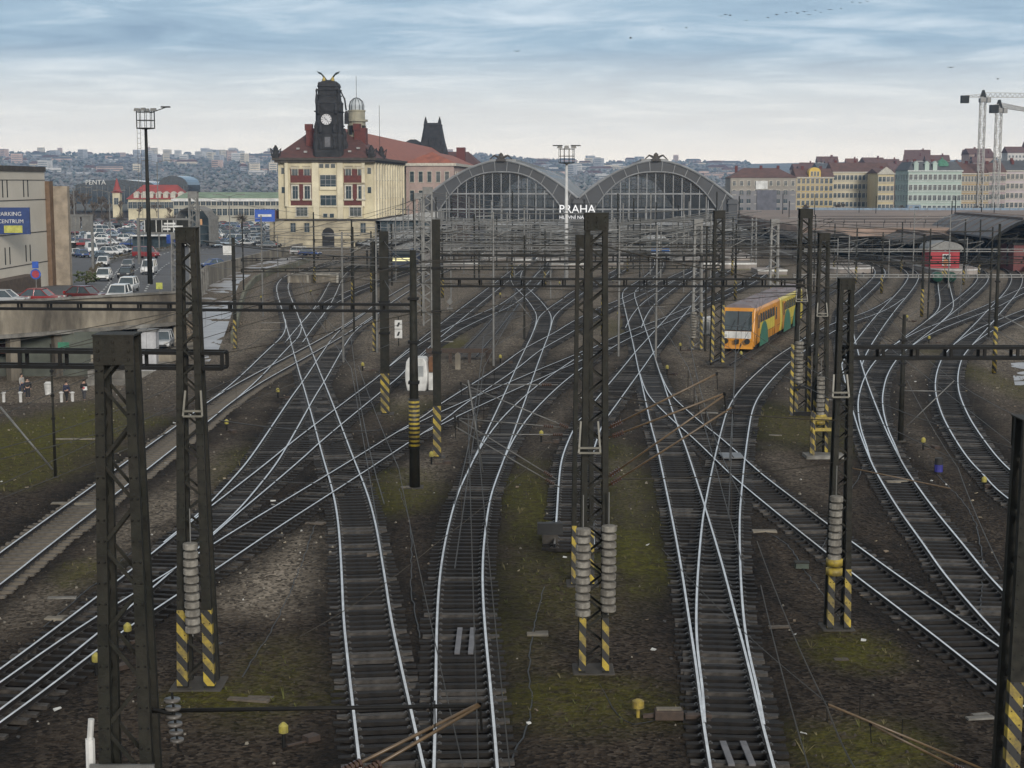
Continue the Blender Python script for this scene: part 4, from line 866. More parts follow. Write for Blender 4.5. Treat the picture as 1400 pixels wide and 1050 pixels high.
# clock tower
tw = MB(); xc = X_(451); cyt = 2.6
def sq(mb, prof, x, y):
    vs = []
    for hw, z in prof:
        c = hw*.22; vs += [(x-hw+c, y-hw, z), (x+hw-c, y-hw, z), (x+hw, y-hw+c, z), (x+hw, y+hw-c, z), (x+hw-c, y+hw, z), (x-hw+c, y+hw, z), (x-hw, y+hw-c, z), (x-hw, y-hw+c, z)]
    n = len(prof); fs = [(i*8+k, i*8+(k+1) % 8, (i+1)*8+(k+1) % 8, (i+1)*8+k) for i in range(n-1) for k in range(8)]+[tuple(range(8))[::-1], tuple((n-1)*8+k for k in range(8))]
    return mb.add(vs, fs)
sq(tw, [(3.25, 18.7), (3.25, 20.5), (3.0, 21), (2.95, 24), (2.7, 24.6), (2.65, 30.6), (2.75, 30.9), (2.35, 31.4), (2.2, 33.0), (2.15, 34.2), (2.3, 34.4), (2.1, 35.0), (1.5, 35.5), (.7, 35.8)], xc, cyt)
for s in (-1, 1):
    tw.lathe((xc+s*2.5, cyt-2.6, 19), [(.65, 0), (.6, 5), (.4, 5.6), (.45, 7.0), (.15, 8.0)], 7); tw.lathe((xc+s*2.35, cyt-2.3, 30.6), [(.3, 0), (.35, .8), (.15, 2.4), (.25, 2.9), (.05, 3.4)], 6)
    tw.lathe((xc+s*1.85, cyt-1.8, 34.3), [(.3, 0), (.3, .7), (.05, 1.1)], 6)
tw.tube([(xc+2.4, cyt, 33.6), (xc+3.3, cyt, 31.8), (xc+3.6, cyt, 29.4)], .18, 6); tw.lathe((xc+3.7, cyt-.3, 26.5), [(.5, 0), (.45, 2.2), (.2, 2.8)], 6)
tw.box((xc-1.1, cyt-3.15, 21.2), (xc+1.1, cyt-2.6, 24.3)); 
for s in (-1, 1):
    for z, q in ((21.2, 1.5), (24.6, 1.5), (28.6, 1.9)): tw.lathe((xc+s*q, cyt-3.0, z), [(.35, 0), (.45, .8), (.3, 1.5), (.34, 1.8), (.12, 2.2)], 7)
    tw.lathe((xc+s*3.0, cyt+.5, 19), [(.9, 0), (.85, 3.2), (.5, 4.2), (.6, 5.4), (.2, 6.6)], 7)
for z in (20.6, 24.5, 26.0, 29.0, 31.2, 32.4, 33.6): tw.box((xc-(2.85 if z < 31 else 2.35), cyt-(2.85 if z < 31 else 2.4), z), (xc+(2.85 if z < 31 else 2.35), cyt+2.6, z+.22))
tower = tw.build('clock_tower', m_sand, fb)
mb = MB(); mb.box((xc-.6, cyt-3.2, 21.6), (xc+.6, cyt-3.15, 23.7)); mb.build('tower_window', M('grey_statue_stone', (.13, .13, .14), .9, scale=2), tower)
ck = MB(); ck.add([(xc-.25+1.22*math.cos(k*math.pi/14), cyt-2.82, 27.4+1.22*math.sin(k*math.pi/14)) for k in range(28)]+[(xc-.25+1.22*math.cos(k*math.pi/14), cyt-2.6, 27.4+1.22*math.sin(k*math.pi/14)) for k in range(28)], [tuple(range(28))]+[(k, (k+1) % 28, 28+(k+1) % 28, 28+k) for k in range(28)])
clock = ck.build('clock_face', M('white_clock_dial', (.62, .62, .64), .5, scale=.5), tower)
mb = MB(); cc = Vector((xc-.25, cyt-2.86, 27.4))
for k in range(12): a = k*math.pi/6; u = Vector((math.sin(a), 0, math.cos(a))); mb.bar(cc+u*.8, cc+u*1.08, .12, .03, up=(0, 1, 0))
mb.bar(cc-Vector((.1, 0, .1)), cc+Vector((-.45, 0, .5)), .1, .03, up=(0, 1, 0)); mb.bar(cc+Vector((-.1, 0, .12)), cc+Vector((.5, 0, -.62)), .1, .03, up=(0, 1, 0))
mb.tube([cc+Vector((1.2*math.cos(k*math.pi/14), 0, 1.2*math.sin(k*math.pi/14))) for k in range(29)], .07, 5, caps=False); mb.build('hands', m_sand, clock)
for s in (-1, 1):
    mb = MB(); base = Vector((xc+s*.5, cyt-.6, 35.6)); pts = [base, base+Vector((s*.55, 0, .9)), base+Vector((s*1.15, 0, 1.65)), base+Vector((s*2.0, 0, 2.0))]
    for q in range(3): mb.tube([p+Vector((-s*.12*q, .15*q, -.18*q)) for p in pts], .3-.05*q, 6, .04)
    mb.build('bronze_wing', M('dark_bronze', (.03, .04, .03), .5, .3), tower)
    mb = MB(); mb.lathe((xc+s*.95, cyt-1.0, 35.3), [(.35, 0), (.42, .5), (.25, .9), (.05, 1.2)], 8); mb.build('gilded_figure', m_gold, tower)
# round turret with glass dome
tu = MB(); tx_ = X_(482); ty = 9
tu.lathe((tx_, ty, 19), [(1.95, 0), (1.95, 8.2), (2.45, 8.25), (2.45, 8.7), (1.85, 8.75), (1.85, 10.4), (2.0, 10.45), (2.0, 10.7), (1.4, 10.8)], 16); turret = tu.build('round_turret', M('grey_cream_stone', (.30, .28, .21), .85, col2=(.2, .19, .15), scale=.6), fb)
mb = MB(); mb.lathe((tx_, ty, 29.7), [(1.55, 0), (1.6, 1.0), (1.3, 1.9), (.6, 2.5), (.1, 2.65)], 12); mb.build('glass_dome', M('dome_glass', (.45, .48, .5), .2, col2=(.3, .33, .35), scale=.5), turret)
mb = MB()
for k in range(12): a = k*math.pi/6; mb.tube([(tx_+r*math.cos(a), ty+r*math.sin(a), 29.7+z) for r, z in ((1.62, 0), (1.66, 1.0), (1.36, 1.92), (.64, 2.54), (.1, 2.7))], .06, 4)
mb.tube([(tx_, ty, 32.3), (tx_, ty, 37)], .05, 5); mb.build('dome_rib', m_steel, turret)
mb = MB()
for k in range(8): a = k*math.pi/4+.2; mb.cbox((tx_+1.95*math.cos(a), ty+1.95*math.sin(a), 25.4), (.12, .9, 2.0), a)
mb.build('arched_opening', m_dark, turret)
mb = MB(); mb.tube([(X_(503)+1, 14, 19), (X_(503)+1, 14, 31)], .05, 5); mb.build('antenna', m_steel, fb)
for x, y in ((-.2, -.3), (W-.3, -.3), (W+.2, 12)):
    mb = MB(); mb.lathe((x, y, 19.3), [(.9, 0), (.8, .8), (.5, 1.3), (.55, 2.0), (.15, 2.7)], 8)
    for s in (-1, 1): mb.tube([(x+s*.3, y, 20.3), (x+s*1.1, y+.1, 21.3), (x+s*.9, y+.2, 19.6)], .3, 5, .1)
    mb.build('eagle_sculpture', m_sand, fb)
mb = MB(); mb.box((-2.2, 1.5, 0), (-.61, 9, 6.2)); mb.build('side_annex', m_creamd, fb); mb = MB(); mb.prism([(-2.9, 6.2), (-.62, 6.2), (-.62, 8.2)], 1, 9.5, 'y'); mb.build('annex_roof', m_roofr, fb)
# annex between tower building and hall
an = thing('platform_annex', 'low glazed annex with a pale roof between the tower building and the hall', 'annex', ((512-700)/s_+1.5, 338, 0), None, AX)
mb = MB(); mb.box((0, 0, 3.0), (11.5, 20, 6.0)); mb.build('glazed_wall', m_glass, an); mb = MB(); mb.box((0, -.02, 0), (11.4, 20.2, 2.9)); mb.build('plinth', m_dark, an)
mb = MB(); mb.prism([(-1.0, 6.02), (12.4, 6.02), (12.4, 7.9), (8, 7.6)], -1, 21, 'y'); mb.build('roof', m_canw, an)
mb = MB()
for k in range(9): mb.box((k*1.42, -.14, 3.0), (k*1.42+.1, -.004, 6.0))
mb.box((-.1, -.16, 4.5), (11.6, -.005, 4.6)); mb.build('glazing_bar', m_hallL, an)
# pink wing behind and the second tower
pk = thing('pink_wing', 'pinkish stone wing with a red lean-to roof behind the tower building', 'building', hl(-43.5, 45), None, AX)
mb = MB(); mb.box((0, 0, 0), (12, 70, 18.2)); mb.build('wall', M('pink_sandstone', (.36, .27, .24), .9, col2=(.26, .2, .18), scale=.4), pk)
mb = MB(); mb.box((-.5, -.5, 18.2), (12.6, 70, 18.9)); mb.build('cornice', m_trim, pk)
wp = Win(window_mb(1.0, 2.6, .12, (0, 1), .12), [m_glass, m_trim, m_frame])
for k in range(5):
    for z in (14.2, 9.5): wp.put(pk, 1.5+k*2.2, -.01, z)
for k in range(12):
    for z in (14.2, 9.5): wp.put(pk, 12.02, 4+k*5.3, z, R(90))
hip(-.3, 12.4, -.2, 69, 18.9, 21.8, 5, 'y').build('roof', m_roofo, pk)
mb = MB(); mb.prism([(12.1, 5.5), (19, 5.5), (12.1, 12.5)], -6, 30, 'y'); mb.build('lean_to_roof', M('brick_red_roof', (.30, .10, .065), .8, col2=(.2, .07, .05), scale=1), pk); mb = MB(); mb.box((12.1, -5.5, 0), (18.6, 29, 5.48)); mb.build('lean_to_wall', MATS['pink_sandstone'], pk)
tp = thing('central_pavilion', 'central station pavilion with dark red roof and second black tower', 'pavilion', hl(-60, 205), None, AX)
mb = MB(); mb.box((-4, 0, 0), (25, 40, 17.4)); mb.build('wall', m_cream, tp); hip(-5, 26, -1, 42, 17.4, 25.2, 8, 'x').build('roof', m_roofr, tp)
mb = MB(); mb.box((-4.6, -.6, 17.0), (25.6, 40.6, 17.41)); mb.build('cornice', m_cornice, tp)
wp2 = Win(window_mb(1.6, 3.0, .15, (1, 1), .12), [m_glass, m_trim, m_frame])
for k in range(6):
    for z in (12.5, 7.5): wp2.put(tp, -1+k*4.2, -.02, z)
mb = MB(); sq(mb, [(5.2, 20), (5.0, 25), (4.0, 29), (3.1, 34.0), (3.2, 34.6), (2.2, 35.2)], 6, 12); sq(mb, [(4.6, 20), (4.2, 25), (3.0, 28.2), (1.0, 29.4)], -1.2, 12)
for s in (-1, 1): mb.lathe((6+s*2.5, 10.6, 34.2), [(.7, 0), (.6, 1.4), (.1, 3.2)], 6)
mb.lathe((-3, 11, 22), [(.7, 0), (.6, 4), (.1, 6)], 6)
for s in (-1, 1):
    mb.lathe((6+s*3.4, 8.2, 21), [(1.0, 0), (.8, 5), (.95, 6.5), (.3, 8)], 7); mb.lathe((6+s*2.3, 9.4, 28), [(.7, 0), (.6, 2.2), (.8, 2.8), (.15, 4.4)], 7); mb.tube([(6+s*3.0, 9, 25), (6+s*4.6, 9, 24.4), (6+s*5.0, 9, 22)], .5, 6, .2)
mb.box((4.9, 7.4, 24), (7.1, 9, 30)); mb.lathe((-2.4, 8.5, 21.5), [(1.6, 0), (1.3, 2), (.6, 3.2), (.8, 4.0), (.2, 5)], 7); mb.build('second_tower', m_sand, tp)
mb = MB(); mb.box((15, 4, 21), (18, 8, 26.4)); mb.build('chimney', m_brick, tp)
mb = MB()
for x, y, z in ((4, .4, 19.4), (10, .4, 19.6), (12, .4, 19.4)): mb.cbox((x, y, z), (1.0, 2, .8))
mb.build('skylight', m_white, tp)
# ---------------------------------------------------------------- road, viaduct, parking house
m_asph = M('worn_asphalt', (.085, .085, .088), .8, col2=(.055, .055, .058), scale=.3, dirt=.2)
m_line = M('road_paint', (.6, .6, .58), .7, scale=2)
def zr(y): return min(2.6, max(.3, .8+(226-y)*.024))
def GR(px, py):
    z = 1.0
    for _ in range(8): p = G(px, py, z); z = zr(p.y)
    return Vector((p.x, p.y, z))
RB = [(-300, 130), (-52, 136), (-33, 154), (-41.7, 215), (-45, 268), (-44, 330), (-58, 420), (-75, 620)]
def xr(y):
    if y < 154: return -52+(y-136)/18*19
    for (xa, ya), (xb, yb) in zip(RB[2:-1], RB[3:]):
        if y <= yb: return xa+(xb-xa)*(y-ya)/(yb-ya)
    return RB[-1][0]
mb = MB(); ys = list(np.arange(136, 200, 3))+list(np.arange(200, 621, 12)); k = 12
for y in ys: mb.v += [(-300+(xr(y)+300)*(q/k)**.5, y, zr(y)) for q in range(k+1)]
for j in range(len(ys)-1):
    for q in range(k): a = j*(k+1)+q; mb.f.append((a, a+1, a+k+2, a+k+1)); mb.m.append(0); mb.sm.append(False)
tag(mb.build('road', m_asph), kind='structure')
mb = MB()
def strip(pts, w, up=.012):
    P = resample(chaikin([Vector(p) for p in pts], 3), 2.0)
    return P
for lane in ([(150,412),(165,392),(186,368),(215,350),(250,338)], [(128,410),(150,388),(162,366),(188,350),(225,338)], [(195,405),(205,385),(222,364),(250,350),(290,338)]):
    P = strip([GR(*q) for q in lane], .15)
    for j in range(0, len(P)-2, 3):
        a, b = P[j], P[j+1]; d = (b-a).normalized(); n = Vector((d.y, -d.x, 0))*.12; mb.add([a+n+Vector((0,0,.012)), a-n+Vector((0,0,.012)), b-n+Vector((0,0,.012)), b+n+Vector((0,0,.012))], [(0, 1, 2, 3)])
tag(mb.build('lane_markings', m_line), kind='structure')
# parapet of the viaduct
via = thing('road_viaduct', 'stained concrete road viaduct with pillars over the lower street', 'viaduct', (-52, 136, 0))
mb = MB(); A = Vector((-90, 98, 0)); B = Vector((-52, 136, 0)); C = Vector((-33, 154, 0)); E = Vector((-41.7, 215, 0)); Fp = Vector((-45, 268, 0)); Gp = Vector((-44, 330, 0))
P0 = Vector((-120, 132, 0))
mb.bar(P0+Vector((0, 0, 1.65)), B+Vector((0, 0, 1.65)), .4, 3.3); mb.bar(B+Vector((0, 0, 1.65)), C+Vector((0, 0, 1.75)), .4, 3.2); mb.build('parapet', m_conc_p, via, True)
mb = MB(); mb.bar(B+Vector((.1, -.25, 3.35)), C+Vector((.1, -.25, 3.4)), .55, .2); mb.bar(P0+Vector((0, -.25, 3.35)), B+Vector((.1, -.25, 3.35)), .55, .2); mb.bar(P0+Vector((0, -.2, .2)), B+Vector((0, -.2, .2)), .6, .35); mb.bar(B+Vector((0, -.2, .2)), C+Vector((0, -.2, .3)), .6, .35); mb.build('coping', m_conc, via, True)
for k in range(7):
    p = B+(C-B)*(k/6.0); mb = MB(); mb.cbox((p.x, p.y+1.2, -1.9), (1.0, 1.0, 4.4), R(43)); mb.build('pillar', m_conc_p, via, True)
for k in range(3):
    p = P0+(B-P0)*((k+1)/4+.15); mb = MB(); mb.cbox((p.x, p.y+1.2, -1.9), (1.2, 1.0, 4.4)); mb.build('pillar', m_conc_p, via, True)
rw = thing('retaining_wall', 'long cream concrete retaining wall along the right side of the road', 'wall', (-33, 154, 0)); mb = MB()
for a, b, za, zb in ((C, E, 3.3, 2.7), (E, Fp, 2.7, 1.7), (Fp, Gp, 1.7, 1.5)):
    d = (b-a).normalized(); n = Vector((d.y, -d.x, 0))*.25
    mb.add([a-n+Vector((0,0,-3)), a+n+Vector((0,0,-3)), b+n+Vector((0,0,-1)), b-n+Vector((0,0,-1)), a-n+Vector((0,0,za)), a+n+Vector((0,0,za)), b+n+Vector((0,0,zb)), b-n+Vector((0,0,zb))], [(4,5,6,7),(0,1,5,4),(1,2,6,5),(2,3,7,6),(3,0,4,7)])
mb.build('wall_face', m_conc_p, rw, True)
for k in range(12):
    p = C+(E-C)*(k/12); mb = MB(); mb.cbox((p.x+.35, p.y, .3), (.35, .6, 5.6)); mb.build('buttress', m_conc, rw, True)
rmp = thing('ramp_block', 'concrete ramp block below the viaduct corner', 'ramp', (-33, 147, -4)); mb = MB(); mb.box((-5, -6, -.2), (4.5, 6, 2.6)); mb.build('block', m_conc_p, rmp); mb = MB()
for k in range(3): mb.box((-5, -6.6-k*.6, -.2), (4.5, -6.003-k*.6, 2.0-k*.7))
mb.build('step', m_conc, rmp)
# shops under the viaduct
sh = thing('shop_front', 'row of dark shop fronts with white boards under the viaduct', 'shop front', (-58, 146, -4)); mb = MB(); mb.box((-30, 0, 0), (24, .5, 4.2)); mb.build('wall', M('grey_green_wall', (.10, .11, .09), .9, col2=(.05, .055, .045), scale=.5, dirt=.4), sh)
mb = MB()
for x in (-26, -20, -14, -8, -3.5): mb.box((x, -.12, .1), (x+3.4, -.003, 3.0))
mb.build('shop_window', m_glass, sh)
for x, z, w, h, m in ((.5, 0, 2.0, 3.4, m_white), (4.2, .1, 1.6, 2.9, m_canw), (7.5, 2.2, 1.7, 1.3, m_white), (-2.2, 3.1, 2.6, .6, m_brick)):
    b = MB(); b.box((x, -.35, z), (x+w, -.02, z+h)); b.build('board', m, sh)
b = MB(); b.prism([(0, 3.1), (-2, 2.5), (-2, 2.42), (0, 3.0)], 8, 12, 'x'); b.build('awning', m_brick, sh)
# wet ramp and path beside the yard
pth = MB(); poly = [(270,405),(279,392),(296,381),(330,366),(365,357),(400,350),(420,352),(392,360),(352,370),(328,385),(322,400),(318,425),(310,450),(298,480),(286,494),(272,494)]
pv = [G(x, y, .06) for x, y in poly]; pth.add(pv, [tuple(range(len(pv)))])
tag(pth.build('path', M('wet_paving', (.34, .33, .33), .38, col2=(.22, .215, .215), scale=.35, dirt=.0)), kind='structure')
lw = thing('low_wall', 'mossy low concrete wall between the wet ramp and the tracks', 'wall', G(326, 405)); mb = MB(); pts = [G(x, y) for x, y in ((312,470),(322,430),(331,402),(345,386),(368,375),(400,366),(420,358))]
for a, b in zip(pts[:-1], pts[1:]): mb.bar(a+Vector((.4, 0, .3)), b+Vector((.4, 0, .35)), .35, 1.1)
mb.build('wall_face', M('mossy_concrete', (.17, .165, .11), .9, col2=(.09, .09, .055), scale=1, dirt=.5), lw, True)
rp = MB(); pv = [G(x, y, .05) for x, y in ((1378,474),(1420,474),(1490,560),(1430,590),(1390,540))]; rp.add(pv, [tuple(range(5))]); tag(rp.build('pavement', MATS['wet_paving']), kind='structure')
# concrete buffer wall
bw = thing('buffer_wall', 'pale concrete buffer wall with whitened corner posts ending the left spurs', 'buffer wall', G(428, 387)); mb = MB(); q = .117
mb.prism([(-3.6, 0), (3.6, 0), (3.0, 9), (-1.0, 9)], 0, 1.25, 'z'); mb.build('block', m_conc_p, bw)
mb = MB()
for x in (-3.5, -.9, 3.3): mb.box((x, -.12, 0), (x+.3, .0, 1.4))
mb.box((-3.6, -.1, 1.1), (3.6, -.003, 1.32)); mb.build('pale_edge', M('chalky_edge', (.40, .38, .33), .85, scale=2, dirt=.5), bw)
# parking house
pkh = thing('parking_house', 'beige panel clad parking house at the left picture edge', 'parking building', (-56, 190, 1.0)); W2 = 50
m_pan = M('beige_cladding', (.56, .51, .43), .7, col2=(.51, .465, .39), scale=.15, dirt=.15)
mb = MB(); mb.box((-40, -W2, -1.5), (0, 0, 14.3)); mb.build('wall', m_pan, pkh)
mb = MB(); mb.box((-40, -W2-.2, 14.31), (.15, .1, 14.9)); mb.box((.003, -W2, 13.3), (.06, 0, 13.36)); 
for z in (11.0, 7.2, 3.6): mb.box((.003, -W2, z), (.05, 0, z+.09))
mb.build('panel_joint', m_cornice, pkh)
mb = MB()
for k in range(12):
    for z in (4.0, 7.7, 11.4):
        for d in (0, 1.6): mb.box((.003, -8.5-k*7.5+d, z), (.06, -8.3-k*7.5+d, z+1.9))
mb.build('slit_window', m_dark, pkh)
mb = MB(); mb.box((-.4, 0.1, -1.5), (.5, 1.6, 13.2)); mb.build('corner_pier', M('brown_pier', (.16, .10, .06), .8, scale=1), pkh); mb = MB(); mb.box((.1, 1.62, -1), (2.2, 2.6, 12.6)); mb.build('stair_pier', M('pale_brown_pier', (.30, .25, .19), .8, scale=1), pkh)
mb = MB(); mb.box((.06, -30, 0), (1.8, -9, 2.6)); mb.build('entrance_canopy', M('brown_boards', (.10, .07, .05), .8, scale=2), pkh)
sgn = thing('parking_sign', 'blue PARKING CENTRUM sign on the parking house', 'sign', (-54.5, 172, zat(172, 302))); mb = MB(); mb.box((-3.6, 0, -1.45), (2.0, .3, 1.45)); mb.build('board', M('deep_blue_paint', (.018, .045, .16), .5, scale=3), sgn)
a = text_mb('PARKING', .62, 'LEFT', .02); a.build('lettering', m_white, sgn, loc=(-1.45, -.03, .55)); a = text_mb('CENTRUM', .6, 'LEFT', .02); a.build('lettering', m_white, sgn, loc=(-1.45, -.03, -.25)); a = text_mb('P', 2.0, 'LEFT', .02); a.build('lettering', m_white, sgn, loc=(-3.2, -.03, -.7))
mb = MB(); mb.box((-.8, -.05, -1.3), (1.2, -.005, -.5)); mb.build('price_panel', M('yellow_green_panel', (.45, .45, .10), .6, scale=2), sgn); mb = MB(); mb.tube([(-3.4, .2, -.5), (-5, .6, -.5)], .08, 6); mb.build('bracket', m_steel, sgn)
# ---------------------------------------------------------------- apartment houses
def house(px0, px1, eave, base, Y, depth, label, wall, roofm, floors, bays, roofh=4.5, roof='gable', side=None, ridge_in=0, group=None, ww=1.2, wh=1.9, trim=None, band=True, turn=0.0, name='apartment_house', first=True):
    s = ppm(Y); w = (px1-px0)/s; z0 = 14-(base-250)/s-2.0; z1 = 14-(eave-250)/s; H = z1-z0
    t = thing(name, label, 'apartment house', ((px0-700)/s, Y, z0), group, turn); trim = trim or m_trim
    mb = MB(); mb.box((0, 0, 0), (w, depth, H)); mb.build('wall', wall, t)
    o = (hip(-.4, w+.4, -.4, depth+.4, H, H+roofh, ridge_in or .01, 'x') if roof != 'mansard' else MB().add([(-.3,-.3,H),(w+.3,-.3,H),(w+.3,depth+.3,H),(-.3,depth+.3,H),(1.8,1.8,H+roofh),(w-1.8,1.8,H+roofh),(w-1.8,depth-1.8,H+roofh),(1.8,depth-1.8,H+roofh)],[(4,5,6,7),(0,1,5,4),(1,2,6,5),(2,3,7,6),(3,0,4,7),(3,2,1,0)])).build('roof', roofm, t)
    for k in range(max(2, int(w/9))):
        mb = MB(); x = 3+k*9+random.uniform(-1, 1); y = depth*random.uniform(.35, .65); mb.box((x, y, H+roofh*.55), (x+1.1, y+.8, H+roofh+1.0)); mb.build('chimney', m_brick, o)
    if band:
        fh = (H-2)/floors; mb = MB(); mb.box((-.35, -.55, H-.5), (w+.35, -.003, H-.02))
        for f in range(1, floors): mb.box((-.05, -.22, 2+f*fh-.35), (w+.05, -.003, 2+f*fh-.1))
        mb.build('cornice', trim, t)
    fh = (H-2.2)/floors; wn = Win(window_mb(ww, wh, .2, (1, 1), .16), [m_glass, trim, m_frame]); n = 0
    for f in range(floors):
        for b in range(bays):
            if n < 98: wn.put(t, (b+.5)*w/bays, -.01, 2.0+f*fh+.55); n += 1
    if side:
        for f in range(floors):
            for b in range(side): wn.put(t, -.01, (b+.5)*depth/side, 2.0+f*fh+.55, R(-90))
    return t, w, H
def plaster(n, c): return M(n, c, .88, col2=tuple(v*.82 for v in c), scale=.12, dirt=.22)
m_roofb = M('brown_red_roof', (.115, .06, .05), .85, col2=(.075, .042, .036), scale=.5)
m_roofg = M('slate_grey_roof', (.075, .078, .085), .7, col2=(.05, .052, .056), scale=.5)
t, w, H = house(998, 1088, 243, 292, 650, 16, 'grey apartment house with dark netting on its lower facade', plaster('grey_beige_plaster', (.30, .27, .23)), m_roofb, 4, 9, 4.0, ridge_in=7, band=False)
mb = MB(); mb.box((0.3, -.25, .5), (w-.3, -.18, H*.68)); mb.build('facade_band', plaster('grey_plaster', (.20, .195, .20)), t)
wn = Win(window_mb(1.5, 1.6, .1, (1, 0), .14), [m_glass, MATS['grey_plaster'], m_frame])
for f in range(3):
    for b in (1, 2, 4, 6, 7): wn.put(t, (b+.5)*w/9, -.26, 3+f*3.4)
mb = MB(); mb.box((w*.40, -.6, 2.0), (w*.70, -.3, H*.70)); mb.build('scaffold_netting', M('dark_netting', (.12, .12, .14), .9, col2=(.08, .08, .09), scale=.5), t); mb = MB(); mb.box((w*.38, -.5, H*.72), (w*.56, -.2, H*.92)); mb.build('white_banner', m_white, t)
t, w, H = house(1088, 1138, 242, 292, 670, 15, 'bright yellow apartment house with a round attic gable', plaster('bright_yellow_plaster', (.56, .39, .09)), m_roofb, 5, 8, 3.6)
mb = MB(); mb.prism([(w*.33, H-.3), (w*.65, H-.3), (w*.65, H+2.0)]+[(w*.49+w*.16*math.cos(a*math.pi/8), H+2.0+2.0*math.sin(a*math.pi/8)) for a in range(1, 9)], -.5, 4, 'y'); mb.build('attic_gable', MATS['bright_yellow_plaster'], t)
wn = Win(window_mb(.7, 1.8, .15, (0, 1), .12), [m_glass, m_trim, m_frame])
for k in (-1, 0, 1): wn.put(t, w*.49+k*1.3, -.51, H+.4)
house(1138, 1216, 235, 296, 680, 18, 'large cream apartment house with a broad brown roof', plaster('pale_cream_plaster', (.55, .49, .35)), m_roofb, 5, 14, 4.0, trim=m_trim)
t, w, H = house(1199, 1221, 237, 300, 660, 20, 'cream corner house with a decorated top beside the brown gap', plaster('warm_cream_plaster', (.56, .47, .28)), m_roofb, 5, 4, 2.0)
mb = MB(); mb.prism([(0, H), (w, H), (w*.8, H+1.2), (w*.5, H+2.6), (w*.2, H+1.2)], -.4, .4, 'y'); mb.build('ornate_gable', m_trim, t)
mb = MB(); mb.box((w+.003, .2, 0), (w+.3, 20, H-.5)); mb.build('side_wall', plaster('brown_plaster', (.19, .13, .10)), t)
t, w, H = house(1240, 1313, 233, 304, 590, 20, 'mint green corner apartment house with a small green dome', plaster('mint_green_plaster', (.38, .46, .41)), m_roofg, 5, 11, 3.2, 'mansard', side=5, trim=M('white_green_trim', (.52, .56, .53), .8, scale=2))
mb = MB(); mb.lathe((w*.66, 3, H+1.5), [(3.0, 0), (2.8, .8), (1.8, 1.9), (.5, 2.6), (.1, 3.4)], 12); mb.build('copper_dome', M('green_copper', (.07, .20, .13), .7, scale=1), t)
for x in (.1, .3, .45): mb = MB(); mb.box((w*x, -.3, H), (w*x+1.6, 2.5, H+2.4)); mb.prism([(w*x-.2, H+2.4), (w*x+1.8, H+2.4), (w*x+.8, H+3.4)], -.4, 2.5, 'y'); mb.build('dormer', MATS['mint_green_plaster'], t)
house(1313, 1350, 237, 300, 640, 15, 'ochre apartment house right of the mint green corner house', plaster('ochre_plaster', (.40, .29, .15)), m_roofb, 5, 9, 4.0, wh=2.1)
house(1350, 1373, 236, 299, 640, 15, 'mauve apartment house behind the crane masts', plaster('mauve_plaster', (.35, .27, .28)), m_roofb, 5, 5, 4.0)
house(1373, 1440, 233, 298, 645, 15, 'pale pink apartment house with a slate roof at the right edge', plaster('pale_pink_plaster', (.47, .41, .42)), m_roofg, 5, 11, 4.0)
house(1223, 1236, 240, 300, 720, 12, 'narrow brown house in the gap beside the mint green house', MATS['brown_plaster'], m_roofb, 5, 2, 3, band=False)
# ---------------------------------------------------------------- hills
def hill(name, px_y, Yf, Yr, zf, mat, nz_=6, n=140, m=18, seed=3):
    r = random.Random(seed); mb = MB(); xs = np.linspace(-120, 1520, n); ry = np.interp(xs, [p[0] for p in px_y], [p[1] for p in px_y])
    gridp = []
    for j in range(m+1):
        t = j/m; Y_ = Yf+(Yr-Yf)*t
        for i in range(n):
            zt = CH+(250-ry[i])/2150*Yr; z = zf+(zt-zf)*(t**1.15)+(r.uniform(-1, 1)*nz_*t*(1-t)*2); X_h = (xs[i]-700)/2150*Y_; gridp.append((X_h, Y_, z))
    for i in range(n): X_h = (xs[i]-700)/2150*(Yr*1.05); gridp.append((X_h, Yr*1.05, gridp[m*n+i][2]*.8))
    fs = [(j*n+i, j*n+i+1, (j+1)*n+i+1, (j+1)*n+i) for j in range(m+1) for i in range(n-1)]; mb.smooth = True; mb.add(gridp, fs)
    tag(mb.build(name, mat), kind='structure'); return gridp, n
far_prof = [(-120,211),(0,211),(120,213),(250,215),(400,214),(560,217),(640,214),(670,214),(720,219),(780,224),(900,224),(1000,225),(1100,223),(1520,215)]
m_far = M('winter_woodland', (.17, .17, .16), .95, col2=(.09, .10, .10), scale=.012, detail=9)  # lightened so the hills look hazier than the air alone makes them
gp, gn = hill('far_hills', far_prof, 1500, 3900, 0, m_far, 10)
def hz(px, Y_, prof, Yf, Yr, zf):
    y = np.interp(px, [p[0] for p in prof], [p[1] for p in prof]); zt = CH+(250-y)/2150*Yr; return zf+(zt-zf)*((Y_-Yf)/(Yr-Yf))**1.15
r = random.Random(11); tower_mats = [M('pale_block', (.55, .53, .50), .9, scale=.05), M('cream_block', (.58, .51, .40), .9, scale=.05), M('pink_block', (.50, .36, .30), .9, scale=.05), M('grey_block', (.38, .38, .39), .9, scale=.05)]
wband = M('dark_window_band', (.08, .085, .09), .5, scale=.1)
